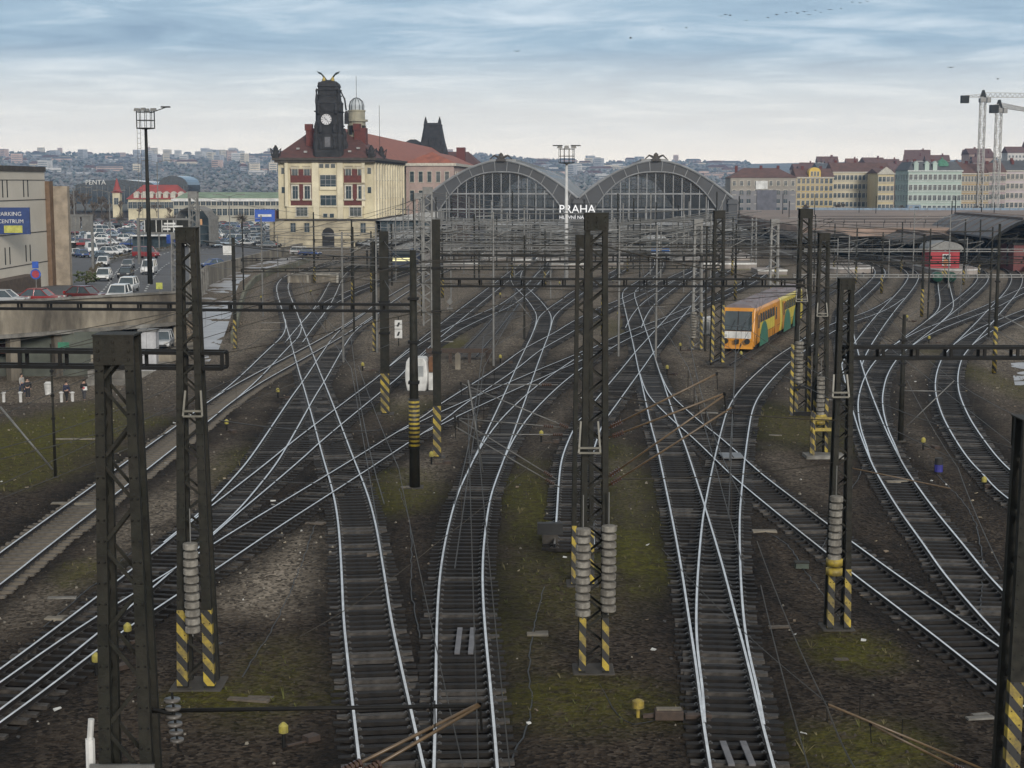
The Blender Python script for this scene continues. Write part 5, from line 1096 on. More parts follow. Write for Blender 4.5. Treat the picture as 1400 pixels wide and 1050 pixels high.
for k in range(230):
    px = r.uniform(-60, 620) if k < 160 else r.uniform(730, 1010); Y_ = r.uniform(2300, 3880) if k % 3 else r.uniform(3300, 3890); z = hz(px, Y_, far_prof, 1500, 3900, 0)
    tall = r.random() > .82 or 285 < px < 335; w = r.uniform(10, 20) if tall else r.uniform(12, 48); h = r.uniform(15, 26) if tall else r.uniform(5, 11)
    X_b = (px-700)/2150*Y_; mb = MB(); mb.box((-w/2, 0, -6), (w/2, 14, h)); mb.mat(1)
    for f in range(int(h/3.2)): mb.box((-w/2+1, -.2, 1.5+f*3.2), (w/2-1, -.01, 2.8+f*3.2))
    if not tall and r.random() > .4: mb.mat(2); mb.prism([(-w/2-.5, h), (w/2+.5, h), (w/2-4, h+4), (-w/2+4, h+4)], -.5, 14.5, 'y')
    o = mb.build('hillside_block', [tower_mats[k % 4], wband, m_roofb if k % 2 else m_roofg], loc=(X_b, Y_, z)); o.rotation_euler = (0, 0, r.uniform(-.5, .5)); tag(o, 'tall slab block on the far hazy hillside' if tall else 'low pale block on the far hazy hillside', 'apartment block', 'tall slabs on the far hillside' if tall else 'low blocks on the far hillside')
def lumps(mb, x, y, z, s, r, n=1):
    for _ in range(n):
        c = Vector((x+r.uniform(-s, s), y+r.uniform(-s, s), z+r.uniform(0, s*.6))); a = s*r.uniform(.5, 1.0); vs = []
        for k in range(5): t = k*1.257+r.uniform(-.3, .3); q = a*r.uniform(.7, 1.2); vs.append(c+Vector((math.cos(t)*q, math.sin(t)*q, r.uniform(-.2, .35)*a)))
        vs += [c+Vector((0, 0, a*r.uniform(.6, 1.1))), c-Vector((0, 0, a*.6))]
        mb.add(vs, [(k, (k+1) % 5, 5) for k in range(5)]+[((k+1) % 5, k, 6) for k in range(5)])
mb = MB()
for k in range(8000):
    px = r.uniform(-80, 1020); Y_ = r.uniform(1550, 3880); z = hz(px, Y_, far_prof, 1500, 3900, 0); mb.mat(int(r.random()*3)); lumps(mb, (px-700)/2150*Y_, Y_, z+2, r.uniform(2.2, 3.2)+Y_*.0011, r)
tag(mb.build('far_wood', [M('bare_wood_brown', (.165, .155, .15), .95, scale=.05), M('dark_wood_green', (.10, .115, .105), .95, scale=.05), M('grey_wood', (.20, .20, .20), .95, scale=.05)]), 'bare winter woodland covering the far hills', 'woodland', kind='stuff')  # wood colours raised towards pale to carry part of the haze
m_hbr = M('rust_brown_roof', (.15, .075, .055), .85, scale=.4)
near_prof = [(-120,262),(900,262),(1040,250),(1100,240),(1160,233),(1250,230),(1320,226),(1370,220),(1400,210),(1450,204),(1520,200)]
hill('hillside', near_prof, 800, 1250, 0, M('city_hillside', (.085, .075, .06), .95, col2=(.05, .05, .035), scale=.03), 2, 110, 12, 5)
for k in range(46):
    px = r.uniform(1085, 1440); Y_ = r.uniform(850, 1245) if k % 2 else r.uniform(1120, 1245); z = hz(px, Y_, near_prof, 800, 1250, 0); w = r.uniform(8, 20); h = r.uniform(6, 11); X_b = (px-700)/2150*Y_
    mb = MB(); mb.box((-w/2, 0, -4), (w/2, 11, h)); mb.mat(1); mb.prism([(0, h), (-.6, h), (5.5, h+4.5), (11.6, h)][1:], -w/2-.4, w/2+.4, 'x'); mb.mat(2)
    for f in range(int(h/3)):
        for q in range(int(w/2.6)): mb.box((-w/2+.8+q*2.6, -.12, 1+f*3), (-w/2+2.0+q*2.6, -.01, 2.6+f*3))
    mb.mat(3).box((w*.2, 4, h+2), (w*.2+1, 5, h+5.6))
    o = mb.build('hill_house', [tower_mats[k % 4], (m_roofb, m_hbr, m_roofb, m_roofg)[k*7 % 4], wband, m_brick], loc=(X_b, Y_, z)); o.rotation_euler = (0, 0, r.uniform(-.35, .35))
    tag(o, 'small '+('pale', 'cream', 'pinkish', 'grey')[k % 4]+' house with '+('brown', 'rust brown', 'brown', 'slate')[k*7 % 4]+' roof among the houses climbing the right hillside', 'house', 'houses climbing the right hillside')
mb = MB()
for k in range(700):
    px = r.uniform(1040, 1450); Y_ = r.uniform(820, 1248); z = hz(px, Y_, near_prof, 800, 1250, 0); mb.mat(int(r.random()*3)); lumps(mb, (px-700)/2150*Y_, Y_, z+2.5, r.uniform(1.5, 3.4), r, 2)
tag(mb.build('hillside_wood', [MATS['bare_wood_brown'], MATS['dark_wood_green'], MATS['grey_wood']]), 'bare scrub between the houses of the right hillside', 'woodland', kind='stuff')
# ---------------------------------------------------------------- bare trees
m_bark = M('bare_bark', (.07, .055, .042), .95, col2=(.04, .032, .026), scale=3); m_twig = M('bare_twigs', (.125, .10, .078), .95, scale=3)
def tree(name, label, loc, H, seed, group=None):
    r = random.Random(seed); t = thing(name, label, 'tree', loc, group); tr = MB(); cr = MB()
    def grow(p, d, L, rad, lv):
        q = p+d*L; (tr if lv < 2 else cr).tube([p, (p+q)/2+Vector((r.uniform(-.05, .05)*L, r.uniform(-.05, .05)*L, 0)), q], rad, 5 if lv < 2 else 3, rad*.62, caps=False)
        if lv >= 5: return
        for k in range(3 if lv < 4 else 4):
            nd_ = (d+Vector((r.uniform(-1, 1), r.uniform(-1, 1), r.uniform(-.15, .6)))*.62).normalized(); grow(p+d*L*r.uniform(.6, 1), nd_, L*r.uniform(.6, .78), max(rad*.58, .065), lv+1)
    grow(Vector((0, 0, 0)), Vector((0, 0, 1)), H*.3, H*.022, 0); tr.build('trunk', m_bark, t); cr.build('crown', m_twig, t); return t
for k, (px, base, top, Y_, lab) in enumerate([(92, 300, 250, 430, 'bare brown tree beside the parking house'), (118, 300, 252, 445, 'broad bare tree behind the left sign gantry'), (140, 298, 256, 460, 'bare tree at the right end of the roadside trees'), (104, 290, 248, 520, 'taller bare tree behind the roadside trees'), (165, 295, 268, 500, 'small bare tree below the red spire'), (215, 296, 272, 520, 'small bare tree in front of the red roofed building'), (82, 296, 258, 400, 'bare tree half hidden by the parking house'), (100, 302, 262, 400, 'dense low bare tree before the roadside row'), (128, 302, 264, 410, 'dense low bare tree under the sign gantry'), (150, 300, 268, 420, 'round bare tree left of the slim street lamp'), (190, 300, 276, 440, 'low bare tree below the dormers of the red roofed building'), (232, 300, 278, 450, 'low bare tree between the red and green roofs')]):
    z0 = 14-(base-250)/ppm(Y_); tree('bare_tree', lab, ((px-700)/ppm(Y_), Y_, z0), (base-top)/ppm(Y_), k+3)
for k, (px, base, Y_, H) in enumerate([(1105, 300, 560, 8), (1150, 304, 540, 9), (1232, 304, 560, 8), (1336, 306, 600, 9), (1320, 306, 590, 7)]):
    tree('street_tree', ('bare street tree before the yellow house', 'bare street tree before the cream house', 'bare street tree in the gap by the mint green house', 'bare tree before the ochre house', 'small bare tree right of the mint green house')[k], ((px-700)/ppm(Y_), Y_, 14-(base-250)/ppm(Y_)), H, k+40)
# ---------------------------------------------------------------- buildings of the left background
def block(px0, px1, top, base, Y, d, name, label, cat, mats, floors=2, bays=12, roofh=3, ri=2):
    s = ppm(Y); w = (px1-px0)/s; z0 = 14-(base-250)/s; h = 14-(top-250)/s-z0; t = thing(name, label, cat, ((px0-700)/s, Y, z0)); mb = MB(); mb.box((0, 0, -3), (w, d, h)); mb.build('wall', mats[0], t); o = hip(-.6, w+.6, -.6, d+.6, h, h+roofh, ri).build('roof', mats[1], t)
    wn = Win(window_mb(1.5, 2.2, .15, (1, 1), .12), [m_glass, m_trim, m_frame])
    for f in range(floors):
        for b in range(bays): wn.put(t, (b+.5)*w/bays, -.02, 1.0+f*h/floors+.4)
    return t, w, h, o
m_roofred = M('bright_red_roof', (.28, .05, .045), .8, col2=(.19, .04, .035), scale=.4)
t, w, h, o = block(176, 250, 272, 290, 560, 18, 'red_roofed_building', 'long cream building with a bright red dormered roof', 'building', [m_cream, m_roofred], 1, 12, 5, 4)
for k in range(7): mb = MB(); mb.box((2+k*2.6, .2, h), (3.7+k*2.6, 4, h+1.9)); mb.prism([(1.8+k*2.6, h+1.9), (3.9+k*2.6, h+1.9), (2.85+k*2.6, h+2.7)], .1, 4, 'y'); mb.build('dormer', m_trim, o)
t, w, h, o = block(238, 400, 273, 300, 520, 30, 'green_roofed_building', 'long pale building with a green copper roof and white balustrade', 'building', [M('grey_cream_stone2', (.42, .40, .33), .9, scale=.2, dirt=.2), M('pale_green_copper', (.20, .27, .18), .8, scale=.3)], 2, 22, 2.4, 2)
mb = MB(); mb.box((-.6, -.8, h-.5), (w+.6, -.03, h+.4)); mb.build('balustrade', m_white, t)
t, w, h, o = block(155, 165, 263, 285, 540, 3, 'spire_building', 'small cream tower with a pointed red spire', 'tower', [m_cream, m_roofred], 1, 1, .5, 1); mb = MB(); mb.lathe((w/2, 1.5, h+.4), [(1.5, 0), (.9, 1.6), (.12, 4.4)], 8); mb.build('spire', m_roofred, t)
s = ppm(760); mal = thing('glass_mall', 'dark glass mall with white roof letters and rounded roofs', 'mall', ((104-700)/s, 760, 4)); mb = MB(); mb.box((0, 0, 0), (54, 30, 9)); mb.prism([(40, 9), (54, 9)]+[(47+7*math.cos(a*math.pi/10), 9+4.4*math.sin(a*math.pi/10)) for a in range(1, 10)], 0, 30, 'y'); mb.prism([(0, 9), (38, 9), (36, 10.2), (24, 11.4), (8, 10.9)], 0, 30, 'y'); mb.build('glazed_hall', glass('dark_mall_glass', (.02, .035, .05)), mal)
a = text_mb('PENTA', 3.2, 'LEFT', .1); a.build('letters', m_white, mal, loc=(5.0, -.3, 9.2))
mb = MB()
for k in range(21): mb.box((k*2.6, -.25, 0), (k*2.6+.2, -.01, 8.4))
mb.build('mullion', m_steel_l, mal)
t, w, h, o = block(400, 640, 262, 300, 900, 30, 'far_terrace', 'far terrace of pale houses behind the tower building', 'terrace', [tower_mats[0], m_roofb], 2, 20, 4, 3)
# glass cage building
s = ppm(330); cgb = thing('pipe_pavilion', 'round roofed glass pavilion of bent grey pipes above the road', 'pavilion', ((241-700)/s, 330, 1.0))
for k in range(12):
    mb = MB(); y = k*.9; mb.tube([(0, y, 0), (0, y, 5.6), (1.0, y, 7.3), (2.6, y, 7.9), (4.3, y, 7.9), (5.8, y, 7.3), (7.0, y, 5.6), (7.0, y, 0)], .12, 6); mb.build('bent_pipe', m_steel_l, cgb)
mb = MB(); mb.box((.4, 9.5, 0), (6.6, 9.7, 7)); mb.build('glazing', m_glass, cgb); mb = MB(); mb.box((1.5, -.2, 4.2), (3.0, -.13, 5.4)); mb.build('poster', M('pink_poster', (.45, .22, .22), .6, scale=3), cgb); mb = MB(); mb.box((4.4, -.2, 4.2), (5.6, -.13, 5.5)); mb.build('poster', M('orange_poster', (.5, .27, .12), .6, scale=3), cgb)
for k in range(4): mb = MB(); mb.tube([(3.0+k*.7, -.4, 0), (3.0+k*.7, -.4, 8.5)], .1, 6); mb.build('upright', m_steel_l, cgb)
# ---------------------------------------------------------------- cranes
def crane(px, base, top, Y, jib, label, back):
    s = ppm(Y); X_c = (px-700)/s; z0 = 14-(base-250)/s; H = 14-(top-250)/s-z0; t = thing('tower_crane', label, 'tower crane', (X_c, Y, z0)); w = 2.0; mb = MB(); n = int(H/2.2); m = M('pale_crane_steel', (.34, .33, .31), .6, col2=(.26, .255, .24), scale=1)
    for sx in (-1, 1):
        for sy in (-1, 1): mb.bar((sx*w/2, sy*w/2, 0), (sx*w/2, sy*w/2, H), .28)
    for k in range(n):
        z = k*H/n; zz_ = (k+1)*H/n; f = 1 if k % 2 else -1
        for sy in (-1, 1): mb.bar((-f*w/2, sy*w/2, z), (f*w/2, sy*w/2, zz_), .16); mb.bar((sy*w/2, -f*w/2, z), (sy*w/2, f*w/2, zz_), .16); mb.bar((-w/2, sy*w/2, z), (w/2, sy*w/2, z), .16)
    mb.build('mast', m, t); mb = MB(); mb.cbox((0, 0, H+.6), (2.8, 2.8, 1.6)); mb.cbox((1.9, -1.2, H+.6), (1.5, 1.6, 2.0)); mb.build('cab', m_steel_l, t)
    d = Vector((math.cos(jib), math.sin(jib), 0)); nrm = Vector((-d.y, d.x, 0)); mb = MB()
    for L_, sg_ in ((58, 1), (back, -1)):
        for k in (-.6, .6): mb.bar(nrm*k+Vector((0, 0, H+1.8)), nrm*k+d*L_*sg_+Vector((0, 0, H+1.8)), .22)
        if sg_ > 0: mb.bar(Vector((0, 0, H+3.6)), d*L_+Vector((0, 0, H+2.9)), .22)
        else: mb.bar(Vector((0, 0, H+3.0)), d*-L_+Vector((0, 0, H+2.4)), .2)
        for k in range(int(L_/2)):
            a = d*(k*2*sg_)+Vector((0, 0, H+1.8)); b = d*((k+1)*2*sg_)+Vector((0, 0, H+1.8)); tp_ = d*((k+.5)*2*sg_)+Vector((0, 0, H+3.4 if sg_ > 0 else H+2.7))
            for q in (-.6, .6): mb.bar(a+nrm*q, tp_, .1); mb.bar(tp_, b+nrm*q, .1)
    mb.build('jib', m, t); mb = MB(); c = d*-back; mb.cbox((c.x, c.y, H+.9), (3.0, 2.2, 3.0)); mb.build('ballast_block', m_steel, t); mb = MB(); mb.prism([(-1.2, H+1.6), (1.2, H+1.6), (.3, H+4.6), (-.3, H+4.6)], -.7, .7, 'y'); mb.build('tower_head', m_steel, t); return t
crane(1338, 300, 141, 640, R(4), 'tall pale tower crane with its jib swung to the right, left of the pair', 7.5)
crane(1360, 300, 155, 600, R(58), 'lower pale tower crane right beside the taller one', 7)
# ---------------------------------------------------------------- street objects along the right: huts, vans, walls
def box_thing(name, label, cat, px0, px1, top, base, Y, d, m, extra=None):
    s = ppm(Y); w = (px1-px0)/s; z0 = 14-(base-250)/s; h = (base-top)/s; t = thing(name, label, cat, ((px0-700)/s, Y, z0)); mb = MB(); mb.box((0, 0, -.5), (w, d, h)); mb.build('body', m, t, bevel=.04)
    mb = MB(); mb.box((-.1, -.1, h), (w+.1, d+.1, h+.15)); mb.build('roof', m_canw, t); mb = MB(); mb.box((w*.1, -.06, h*.15), (w*.38, -.005, h*.85)); mb.build('door', m_steel_l, t)
    mb = MB(); mb.box((w*.55, -.06, h*.45), (w*.88, -.005, h*.8)); mb.build('window', m_glass, t); return t
box_thing('site_container', 'dark blue site container below the mint green house', 'container', 1249, 1267, 289, 300, 520, 3, M('container_blue', (.03, .05, .20), .5, scale=1))
box_thing('site_cabin', 'white site cabin right of the dark blue container', 'cabin', 1270, 1296, 291, 302, 515, 4, m_white)
box_thing('site_cabin', 'grey blue hoarding cabin left of the dark blue container', 'cabin', 1240, 1258, 280, 290, 545, 3, M('grey_blue_sheet', (.18, .25, .33), .6, scale=1))
box_thing('site_cabin', 'white cabin near the crane foot at the right', 'cabin', 1298, 1312, 293, 303, 505, 3, m_white)
box_thing('site_cabin', 'small white cabin before the cream apartment house', 'cabin', 1163, 1176, 288, 293, 520, 3, m_white)
box_thing('sheet_shelter', 'dark green shelter before the cream apartment house', 'shelter', 1140, 1160, 284, 291, 530, 3, M('dark_green_sheet', (.03, .07, .05), .6, scale=1))
hd = thing('hoarding', 'long grey blue site hoarding along the upper edge of the canopies', 'hoarding', ((1105-700)/ppm(520), 520, 3.6)); mb = MB(); mb.box((0, 0, 0), (72, .3, 2.2)); mb.build('panel', MATS['grey_blue_sheet'], hd); mb = MB()
for k in range(25): mb.box((k*3, -.12, -.5), (k*3+.12, -.003, 2.4))
mb.build('post', m_steel_l, hd)
# ---------------------------------------------------------------- regional railcar
m_or = M('train_orange', (.62, .27, .02), .35, col2=(.50, .20, .02), scale=.6, dirt=.35); m_ye = M('train_yellow', (.62, .50, .06), .35, col2=(.50, .40, .05), scale=.6, dirt=.35)
m_gn = M('train_green', (.04, .16, .10), .4, col2=(.03, .11, .075), scale=.8); m_trf = M('train_roof_grey', (.20, .165, .175), .7, col2=(.14, .12, .125), scale=.8, dirt=.25); m_wht = M('train_white', (.6, .6, .58), .4, scale=1)
FR = G(1008, 482, 0); TR_ = G(1085, 438, 0); hd_ = math.atan2(-(TR_.x-FR.x), TR_.y-FR.y)
def body_profile(hw, z0, z1):   # tumblehome section
    return [(-hw*.93, z0), (hw*.93, z0), (hw, z0+.7), (hw, z0+1.3), (hw*.95, z1-.35), (hw*.8, z1-.08), (-hw*.8, z1-.08), (-hw*.95, z1-.35), (-hw, z0+1.3), (-hw, z0+.7)]
tr = thing('railcar', 'yellow and orange two car diesel railcar with green rounded patches', 'train', FR, None, hd_); LZ = .55
for c0, c1, first in ((.55, 13.9, True), (14.6, 28.6, False)):
    car = MB(); car.prism(body_profile(1.42, LZ, 3.75), c0, c1, 'y'); cb = car.build('car_body', m_or if first else m_ye, tr, bevel=.05)
    rfm = MB(); rfm.prism([(-1.22, 3.6), (-1.0, 3.86), (-.5, 3.98), (.5, 3.98), (1.0, 3.86), (1.22, 3.6)], c0-.05, c1+.05, 'y')
    for y in (3, 6.5, 10): rfm.cbox((.3, c0+y, 4.02), (.5, .7, .16)); rfm.cbox((-.4, c0+y+1.1, 4.0), (.3, .4, .12))
    rfm.build('roof', m_trf, tr)
    for s in (1, -1):
        mb = MB(); X_s = s*1.423
        def sideq(y0, y1, z0, z1, m, off=.012): b = MB(); b.box((min(X_s, X_s+s*off), y0, z0), (max(X_s, X_s+s*off), y1, z1)); return b
        sideq(c0+1.9, c1-3.4, 1.35, 2.3, 0, .008).build('yellow_band', m_ye, cb)
        for k, y in enumerate(np.arange(c0+2.3, c1-4.0, 1.32)):
            b = MB(); b.add([(X_s*1.005, y, 2.05), (X_s*1.005, y+1.05, 2.05), (X_s*.968, y+1.05, 3.05), (X_s*.968, y, 3.05)], [(0, 1, 2, 3) if s > 0 else (3, 2, 1, 0)]); b.build('window', m_glass, cb)
        for y in (c1-3.2, c0+.75):
            b = MB(); b.box((min(X_s*.99, X_s*.99+s*.03), y, LZ+.15), (max(X_s*.99, X_s*.99+s*.03), y+1.25, 3.2)); d_ = b.build('door', m_or if not first or y > c0+3 else m_or, cb)
            b = MB(); b.box((min(X_s*1.0, X_s*1.0+s*.025), y+.3, 1.9), (max(X_s*1.0, X_s*1.0+s*.025), y+.95, 3.0)); b.build('door_pane', m_glass, d_)
        for yc in ((c0+4.2,) if first else (c0+3.6, c0+9.5)):
            b = MB(); n = 14; b.add([(X_s*1.004+s*.012, yc-2.3*math.cos(math.pi*k/n), LZ-.25+2.0*math.sin(math.pi*k/n)*(1 if k % n else 0)) for k in range(n+1)], [tuple(range(n+1)) if s < 0 else tuple(range(n, -1, -1))]); b.build('green_patch', m_gn, cb)
    for s in (1, -1):
        b = MB(); X_s = s*1.423
        for y in [c0+.7, c0+2.05, c1-3.25, c1-1.9]+list(np.arange(c0+2.25, c1-3.8, 1.32)): b.box((min(X_s*.985, X_s*.985+s*.03), y-.015, LZ+.1), (max(X_s*.985, X_s*.985+s*.03), y+.015, 3.15))
        b.box((min(X_s, X_s+s*.012), c0+.1, 1.28), (max(X_s, X_s+s*.012), c1-.1, 1.31)); b.build('panel_seam', M('seam_dark', (.05, .035, .015), .7, scale=3), cb)
        b = MB()
        for y in np.arange(c0+5.0, c1-5.2, 1.5): b.cbox((s*1.1, y, .42), (.35, 1.2, .42))
        for yc in (c0+3.2, c1-3.2): b.box((s*.9-.12, yc-1.9, .5), (s*.9+.12, yc+1.9, .75)); b.bar((s*1.1, yc-.6, .75), (s*1.1, yc+.6, .45), .12)
        b.build('underfloor_gear', m_rust, tr)
    und = MB(); und.box((-1.25, c0+.6, .32), (1.25, c1-.6, LZ+.02)); und.build('underframe', m_black, tr)
    for yc in (c0+3.2, c1-3.2):
        for s in (-1, 1):
            for q in (-1.2, 1.2): b = MB(); b.tube([(s*.68, yc+q, .62), (s*.8, yc+q, .62)], .42, 14); b.build('wheel', m_rust, tr)
b = MB(); b.prism(body_profile(1.2, LZ+.1, 3.6), 13.9, 14.6, 'y'); b.build('gangway', m_black, tr)
# cab front
b = MB(); b.prism([(.6, .45), (0.0, .5), (-.12, 1.0), (-.08, 1.75), (.45, 3.7), (.6, 3.7)], -1.38, 1.38, 'x'); fr = b.build('cab_front', m_or, tr, bevel=.06)
b = MB(); b.add([(-1.2, -.075, 1.86), (1.2, -.075, 1.86), (1.12, .36, 3.42), (-1.12, .36, 3.42)], [(0, 1, 2, 3)]); b.build('windscreen', M('cab_glass', (.045, .06, .065), .06, col2=(.02, .028, .03), scale=.6, spec=.8), fr)
b = MB(); b.box((-.03, -.1, 1.85), (.03, .3, 1.9)); b.bar((0, -.1, 1.86), (0, .35, 3.42), .07); b.bar((-1.2, -.09, 1.85), (1.2, -.09, 1.85), .08); b.bar((-.6, -.11, 1.9), (-.25, .12, 2.7), .03); b.bar((.35, -.11, 1.9), (.65, .12, 2.7), .03); b.build('wiper', m_black, fr)
b = MB(); b.box((-1.15, -.15, 1.2), (1.15, -.11, 1.78)); b.build('white_panel', m_wht, fr)
b = MB(); b.prism([(-.35, .35), (0.2, .35), (0.2, .95), (-.12, .95)], -1.3, 1.3, 'x'); b.build('plough_skirt', m_or, fr)
for s in (-1, 1):
    b = MB(); b.tube([(s*.9, -.1, 1.0), (s*.9, -.55, 1.0)], .1, 8); b.tube([(s*.9, -.55, 1.0), (s*.9, -.6, 1.0)], .24, 12); b.build('buffer', m_black, fr)
    b = MB(); b.tube([(s*.95, -.16, 1.42), (s*.95, -.19, 1.42)], .12, 12); b.build('headlight', M('lamp_glass', (.5, .5, .48), .15), fr)
b = MB(); b.cbox((0, -.35, .95), (.3, .5, .35)); b.tube([(.3, -.15, .8), (.32, -.4, .5)], .04, 5); b.build('coupler', m_black, fr)
# ---------------------------------------------------------------- trains by the halls
lo = thing('locomotive', 'locomotive with a pale lit light band and a dark blue lower front', 'locomotive', G(549, 372), None, AX)
b = MB(); b.prism(body_profile(1.45, .7, 3.7), 0, 15, 'y'); lb = b.build('body', M('loco_dark_blue', (.02, .035, .08), .4, scale=1), lo, bevel=.06); b = MB(); b.box((-1.47, -.06, 1.75), (1.47, -.005, 2.35)); b.build('light_band', emit('lit_headlamp_band', (.9, .82, .45), .55), lb)
b = MB(); b.box((-1.25, -.05, 2.5), (1.25, -.004, 3.35)); b.build('windscreen', m_glass, lb); b = MB(); b.prism([(-1.3, 3.62), (1.3, 3.62), (.9, 4.1), (-.9, 4.1)], -.2, 15, 'y'); b.build('roof', m_canw, lo)
b = MB(); b.bar((-.8, 6, 4.1), (0, 7, 5.3), .06); b.bar((.8, 6, 4.1), (0, 7, 5.3), .06); b.bar((-.9, 7, 5.3), (.9, 7, 5.3), .06); b.build('pantograph', m_steel, lo)
for s in (-1, 1): b = MB(); b.tube([(s*.9, -.5, 1.05), (s*.9, 0, 1.05)], .2, 10); b.build('buffer', m_black, lo)
bt = thing('blue_train', 'pale train front with two bright blue panels below the right hall', 'train', G(902, 356), None, AX); b = MB(); b.prism(body_profile(1.9, .5, 3.9), 0, 25, 'y'); bb = b.build('body', m_wht, bt, bevel=.06)
for s in (-1, 1):
    b = MB(); b.box((s*1.0-.75, -.06, 1.5), (s*1.0+.75, -.004, 2.4)); b.build('blue_panel', M('bright_blue', (.03, .14, .45), .4, scale=2), bb); b = MB(); b.box((s*1.0-.75, -.05, 2.5), (s*1.0+.75, -.004, 3.5)); b.build('windscreen', m_glass, bb); b = MB(); b.box((s*1.0-.5, -.08, .9), (s*1.0+.5, -.005, 1.2)); b.build('headlight', emit('lit_white_lamp', (.9, .92, .95), .8), bb)
for k, (x, y, lab, mm) in enumerate([(-21, -20, 'dark blue coach standing by the long wing canopy', M('coach_blue', (.02, .03, .09), .4, scale=1)), (14, 10, 'grey coach inside the right hall', M('coach_grey', (.14, .15, .16), .4, scale=1)), (-9, 14, 'white and blue coach inside the left hall', m_wht)]):
    t = thing('coach', lab, 'coach', hl(x, y), None, AX); b = MB(); b.prism(body_profile(1.4, .7, 3.9), 0, 24, 'y'); bb = b.build('body', mm, t); b = MB(); b.box((-1.0, -.04, 2.2), (1.0, -.003, 3.2)); b.build('end_window', m_glass, bb)
    for q in range(8):
        b = MB(); b.box((1.40, 2+q*2.6, 2.0), (1.425, 3.6+q*2.6, 3.0)); b.build('window', m_glass, bb)
# ---------------------------------------------------------------- red brick building with green buffer stop
rb = thing('red_hut', 'bright red brick hut with a rounded grey roof at the platform end', 'hut', G(1271, 374, 0), None, AX); w = 4.5
b = MB(); b.box((0, 0, 0), (w, 6, 3.7)); rbw = b.build('wall', M('bright_red_brick', (.36, .035, .045), .8, col2=(.27, .03, .035), scale=2), rb); b = MB(); b.prism([(-.4, 3.7)]+[(w/2-(w/2+.5)*math.cos(a*math.pi/10), 3.7+1.3*math.sin(a*math.pi/10)) for a in range(0, 11)]+[(w+.4, 3.7)], -.6, 6.4, 'y'); b.build('roof', m_steel_l, rb)
Win(window_mb(.95, 1.5, .12, (1, 1), .1), [m_glass, m_white, m_white]).put(rbw, w*.55, -.01, 1.4); b = MB(); b.box((-.003, -.12, 0), (w+.003, -.003, .9)); b.build('plinth', M('pale_red_plinth', (.34, .17, .16), .85, scale=2), rb)
b = thing('red_hut', 'dark red brick platform building at the right picture edge', 'hut', G(1385, 371, 0), None, AX); m = MB(); m.box((0, 0, 0), (10, 8, 4.2)); m.build('wall', M('dull_red_brick', (.14, .045, .04), .85, col2=(.09, .03, .03), scale=2), b); m = MB(); m.box((-.3, -.3, 4.21), (10.3, 8.3, 4.5)); m.build('roof', m_steel, b)
bs = thing('buffer_stop', 'buffer stop with two dark green drums and a small yellow sign', 'buffer stop', G(1290, 388, 0))
for s in (-1, 1): m = MB(); m.smooth = True; m.tube([(s*.95, -.6, 1.0), (s*.95, 0.8, 1.0)], .68, 16); m.build('drum', M('dark_green_paint', (.012, .07, .04), .5, col2=(.008, .045, .028), scale=3), bs)
m = MB(); m.box((-1.6, .3, .1), (1.6, .9, 1.3)); m.bar((-1.2, .9, 1.2), (-1.2, 3, .1), .2); m.bar((1.2, .9, 1.2), (1.2, 3, .1), .2); m.build('frame', m_steel, bs); m = MB(); m.tube([(0, -.3, 1.1), (0, -.3, 3.6)], .05, 6); m.build('post', m_yellow, bs); m = MB(); m.box((-.35, -.4, 1.0), (.35, -.34, 1.9)); m.build('striped_sign', m_haz, bs); m = MB(); m.tube([(.1, -.42, 3.0), (.1, -.3, 3.0)], .42, 14); m.build('round_sign', M('orange_disc', (.42, .16, .05), .5, scale=2), bs)
ts = thing('timber_stop', 'dark timber buffer stop at the end of the rusty stub siding', 'buffer stop', G(628, 497, 0))
for x in (-2.2, -.7, .8, 2.2): m = MB(); m.box((x-.12, -.1, 0), (x+.12, .15, 1.2)); m.build('post', m_rust, ts)
m = MB(); m.box((-2.6, -.2, .85), (2.6, .0, 1.2)); m.build('beam', m_rust, ts)
cp = thing('concrete_post', 'upright pale concrete post in front of the timber stop', 'post', G(626, 506, 0)); m = MB(); m.box((-.2, -.15, 0), (.2, .15, 1.2)); m.build('shaft', m_conc_p, cp); m = MB(); m.prism([(-.2, 1.2), (.2, 1.2), (0, 1.35)], -.15, .15, 'y'); m.build('top', m_conc_p, cp)
d_ = thing('buffer_stop', 'dark steel buffer block behind the middle mast', 'buffer stop', G(752, 742, 0)); m = MB(); m.box((-.5, -.15, .35), (.5, .15, .8)); m.build('block', m_black, d_); m = MB(); m.box((-.3, -.2, 0), (.3, .9, .35)); m.build('base', m_found, d_)
# ---------------------------------------------------------------- cabinets, boards
cbn = thing('relay_cabinet', 'big white rounded relay cabinet with a grey door panel beside the ringed pole', 'relay cabinet', G(569, 540, 0), None, R(-8))
m = MB(); pr = [(-.62, .25), (.62, .25), (.74, .9), (.76, 1.5), (.68, 2.2), (.5, 2.5), (-.5, 2.5), (-.68, 2.2), (-.76, 1.5), (-.74, .9)]; m.prism(pr, 0, 1.25, 'y'); m.build('case', m_white, cbn, bevel=.08)
m = MB(); m.box((.12, -.05, 1.25), (.5, -.003, 1.95)); m.build('door_panel', M('grey_panel', (.30, .31, .31), .5, scale=2), cbn); m = MB()
for x in (-.35, .28): m.lathe((x, .1, 2.25), [(.06, 0), (.1, .05), (.1, .18), (.03, .22)], 8)
m.build('lamp', m_black, cbn); m = MB(); m.box((.76, .5, 1.5), (1.15, 1.3, 2.5)); m.build('rusty_box', M('brown_rust_panel', (.16, .075, .035), .8, scale=3), cbn); m = MB(); m.box((.78, .3, .3), (1.2, 1.2, 1.45)); m.build('side_locker', m_white, cbn); m = MB(); m.box((-.8, -.15, 0), (1.25, 1.35, .25)); m.build('plinth', m_found, cbn)
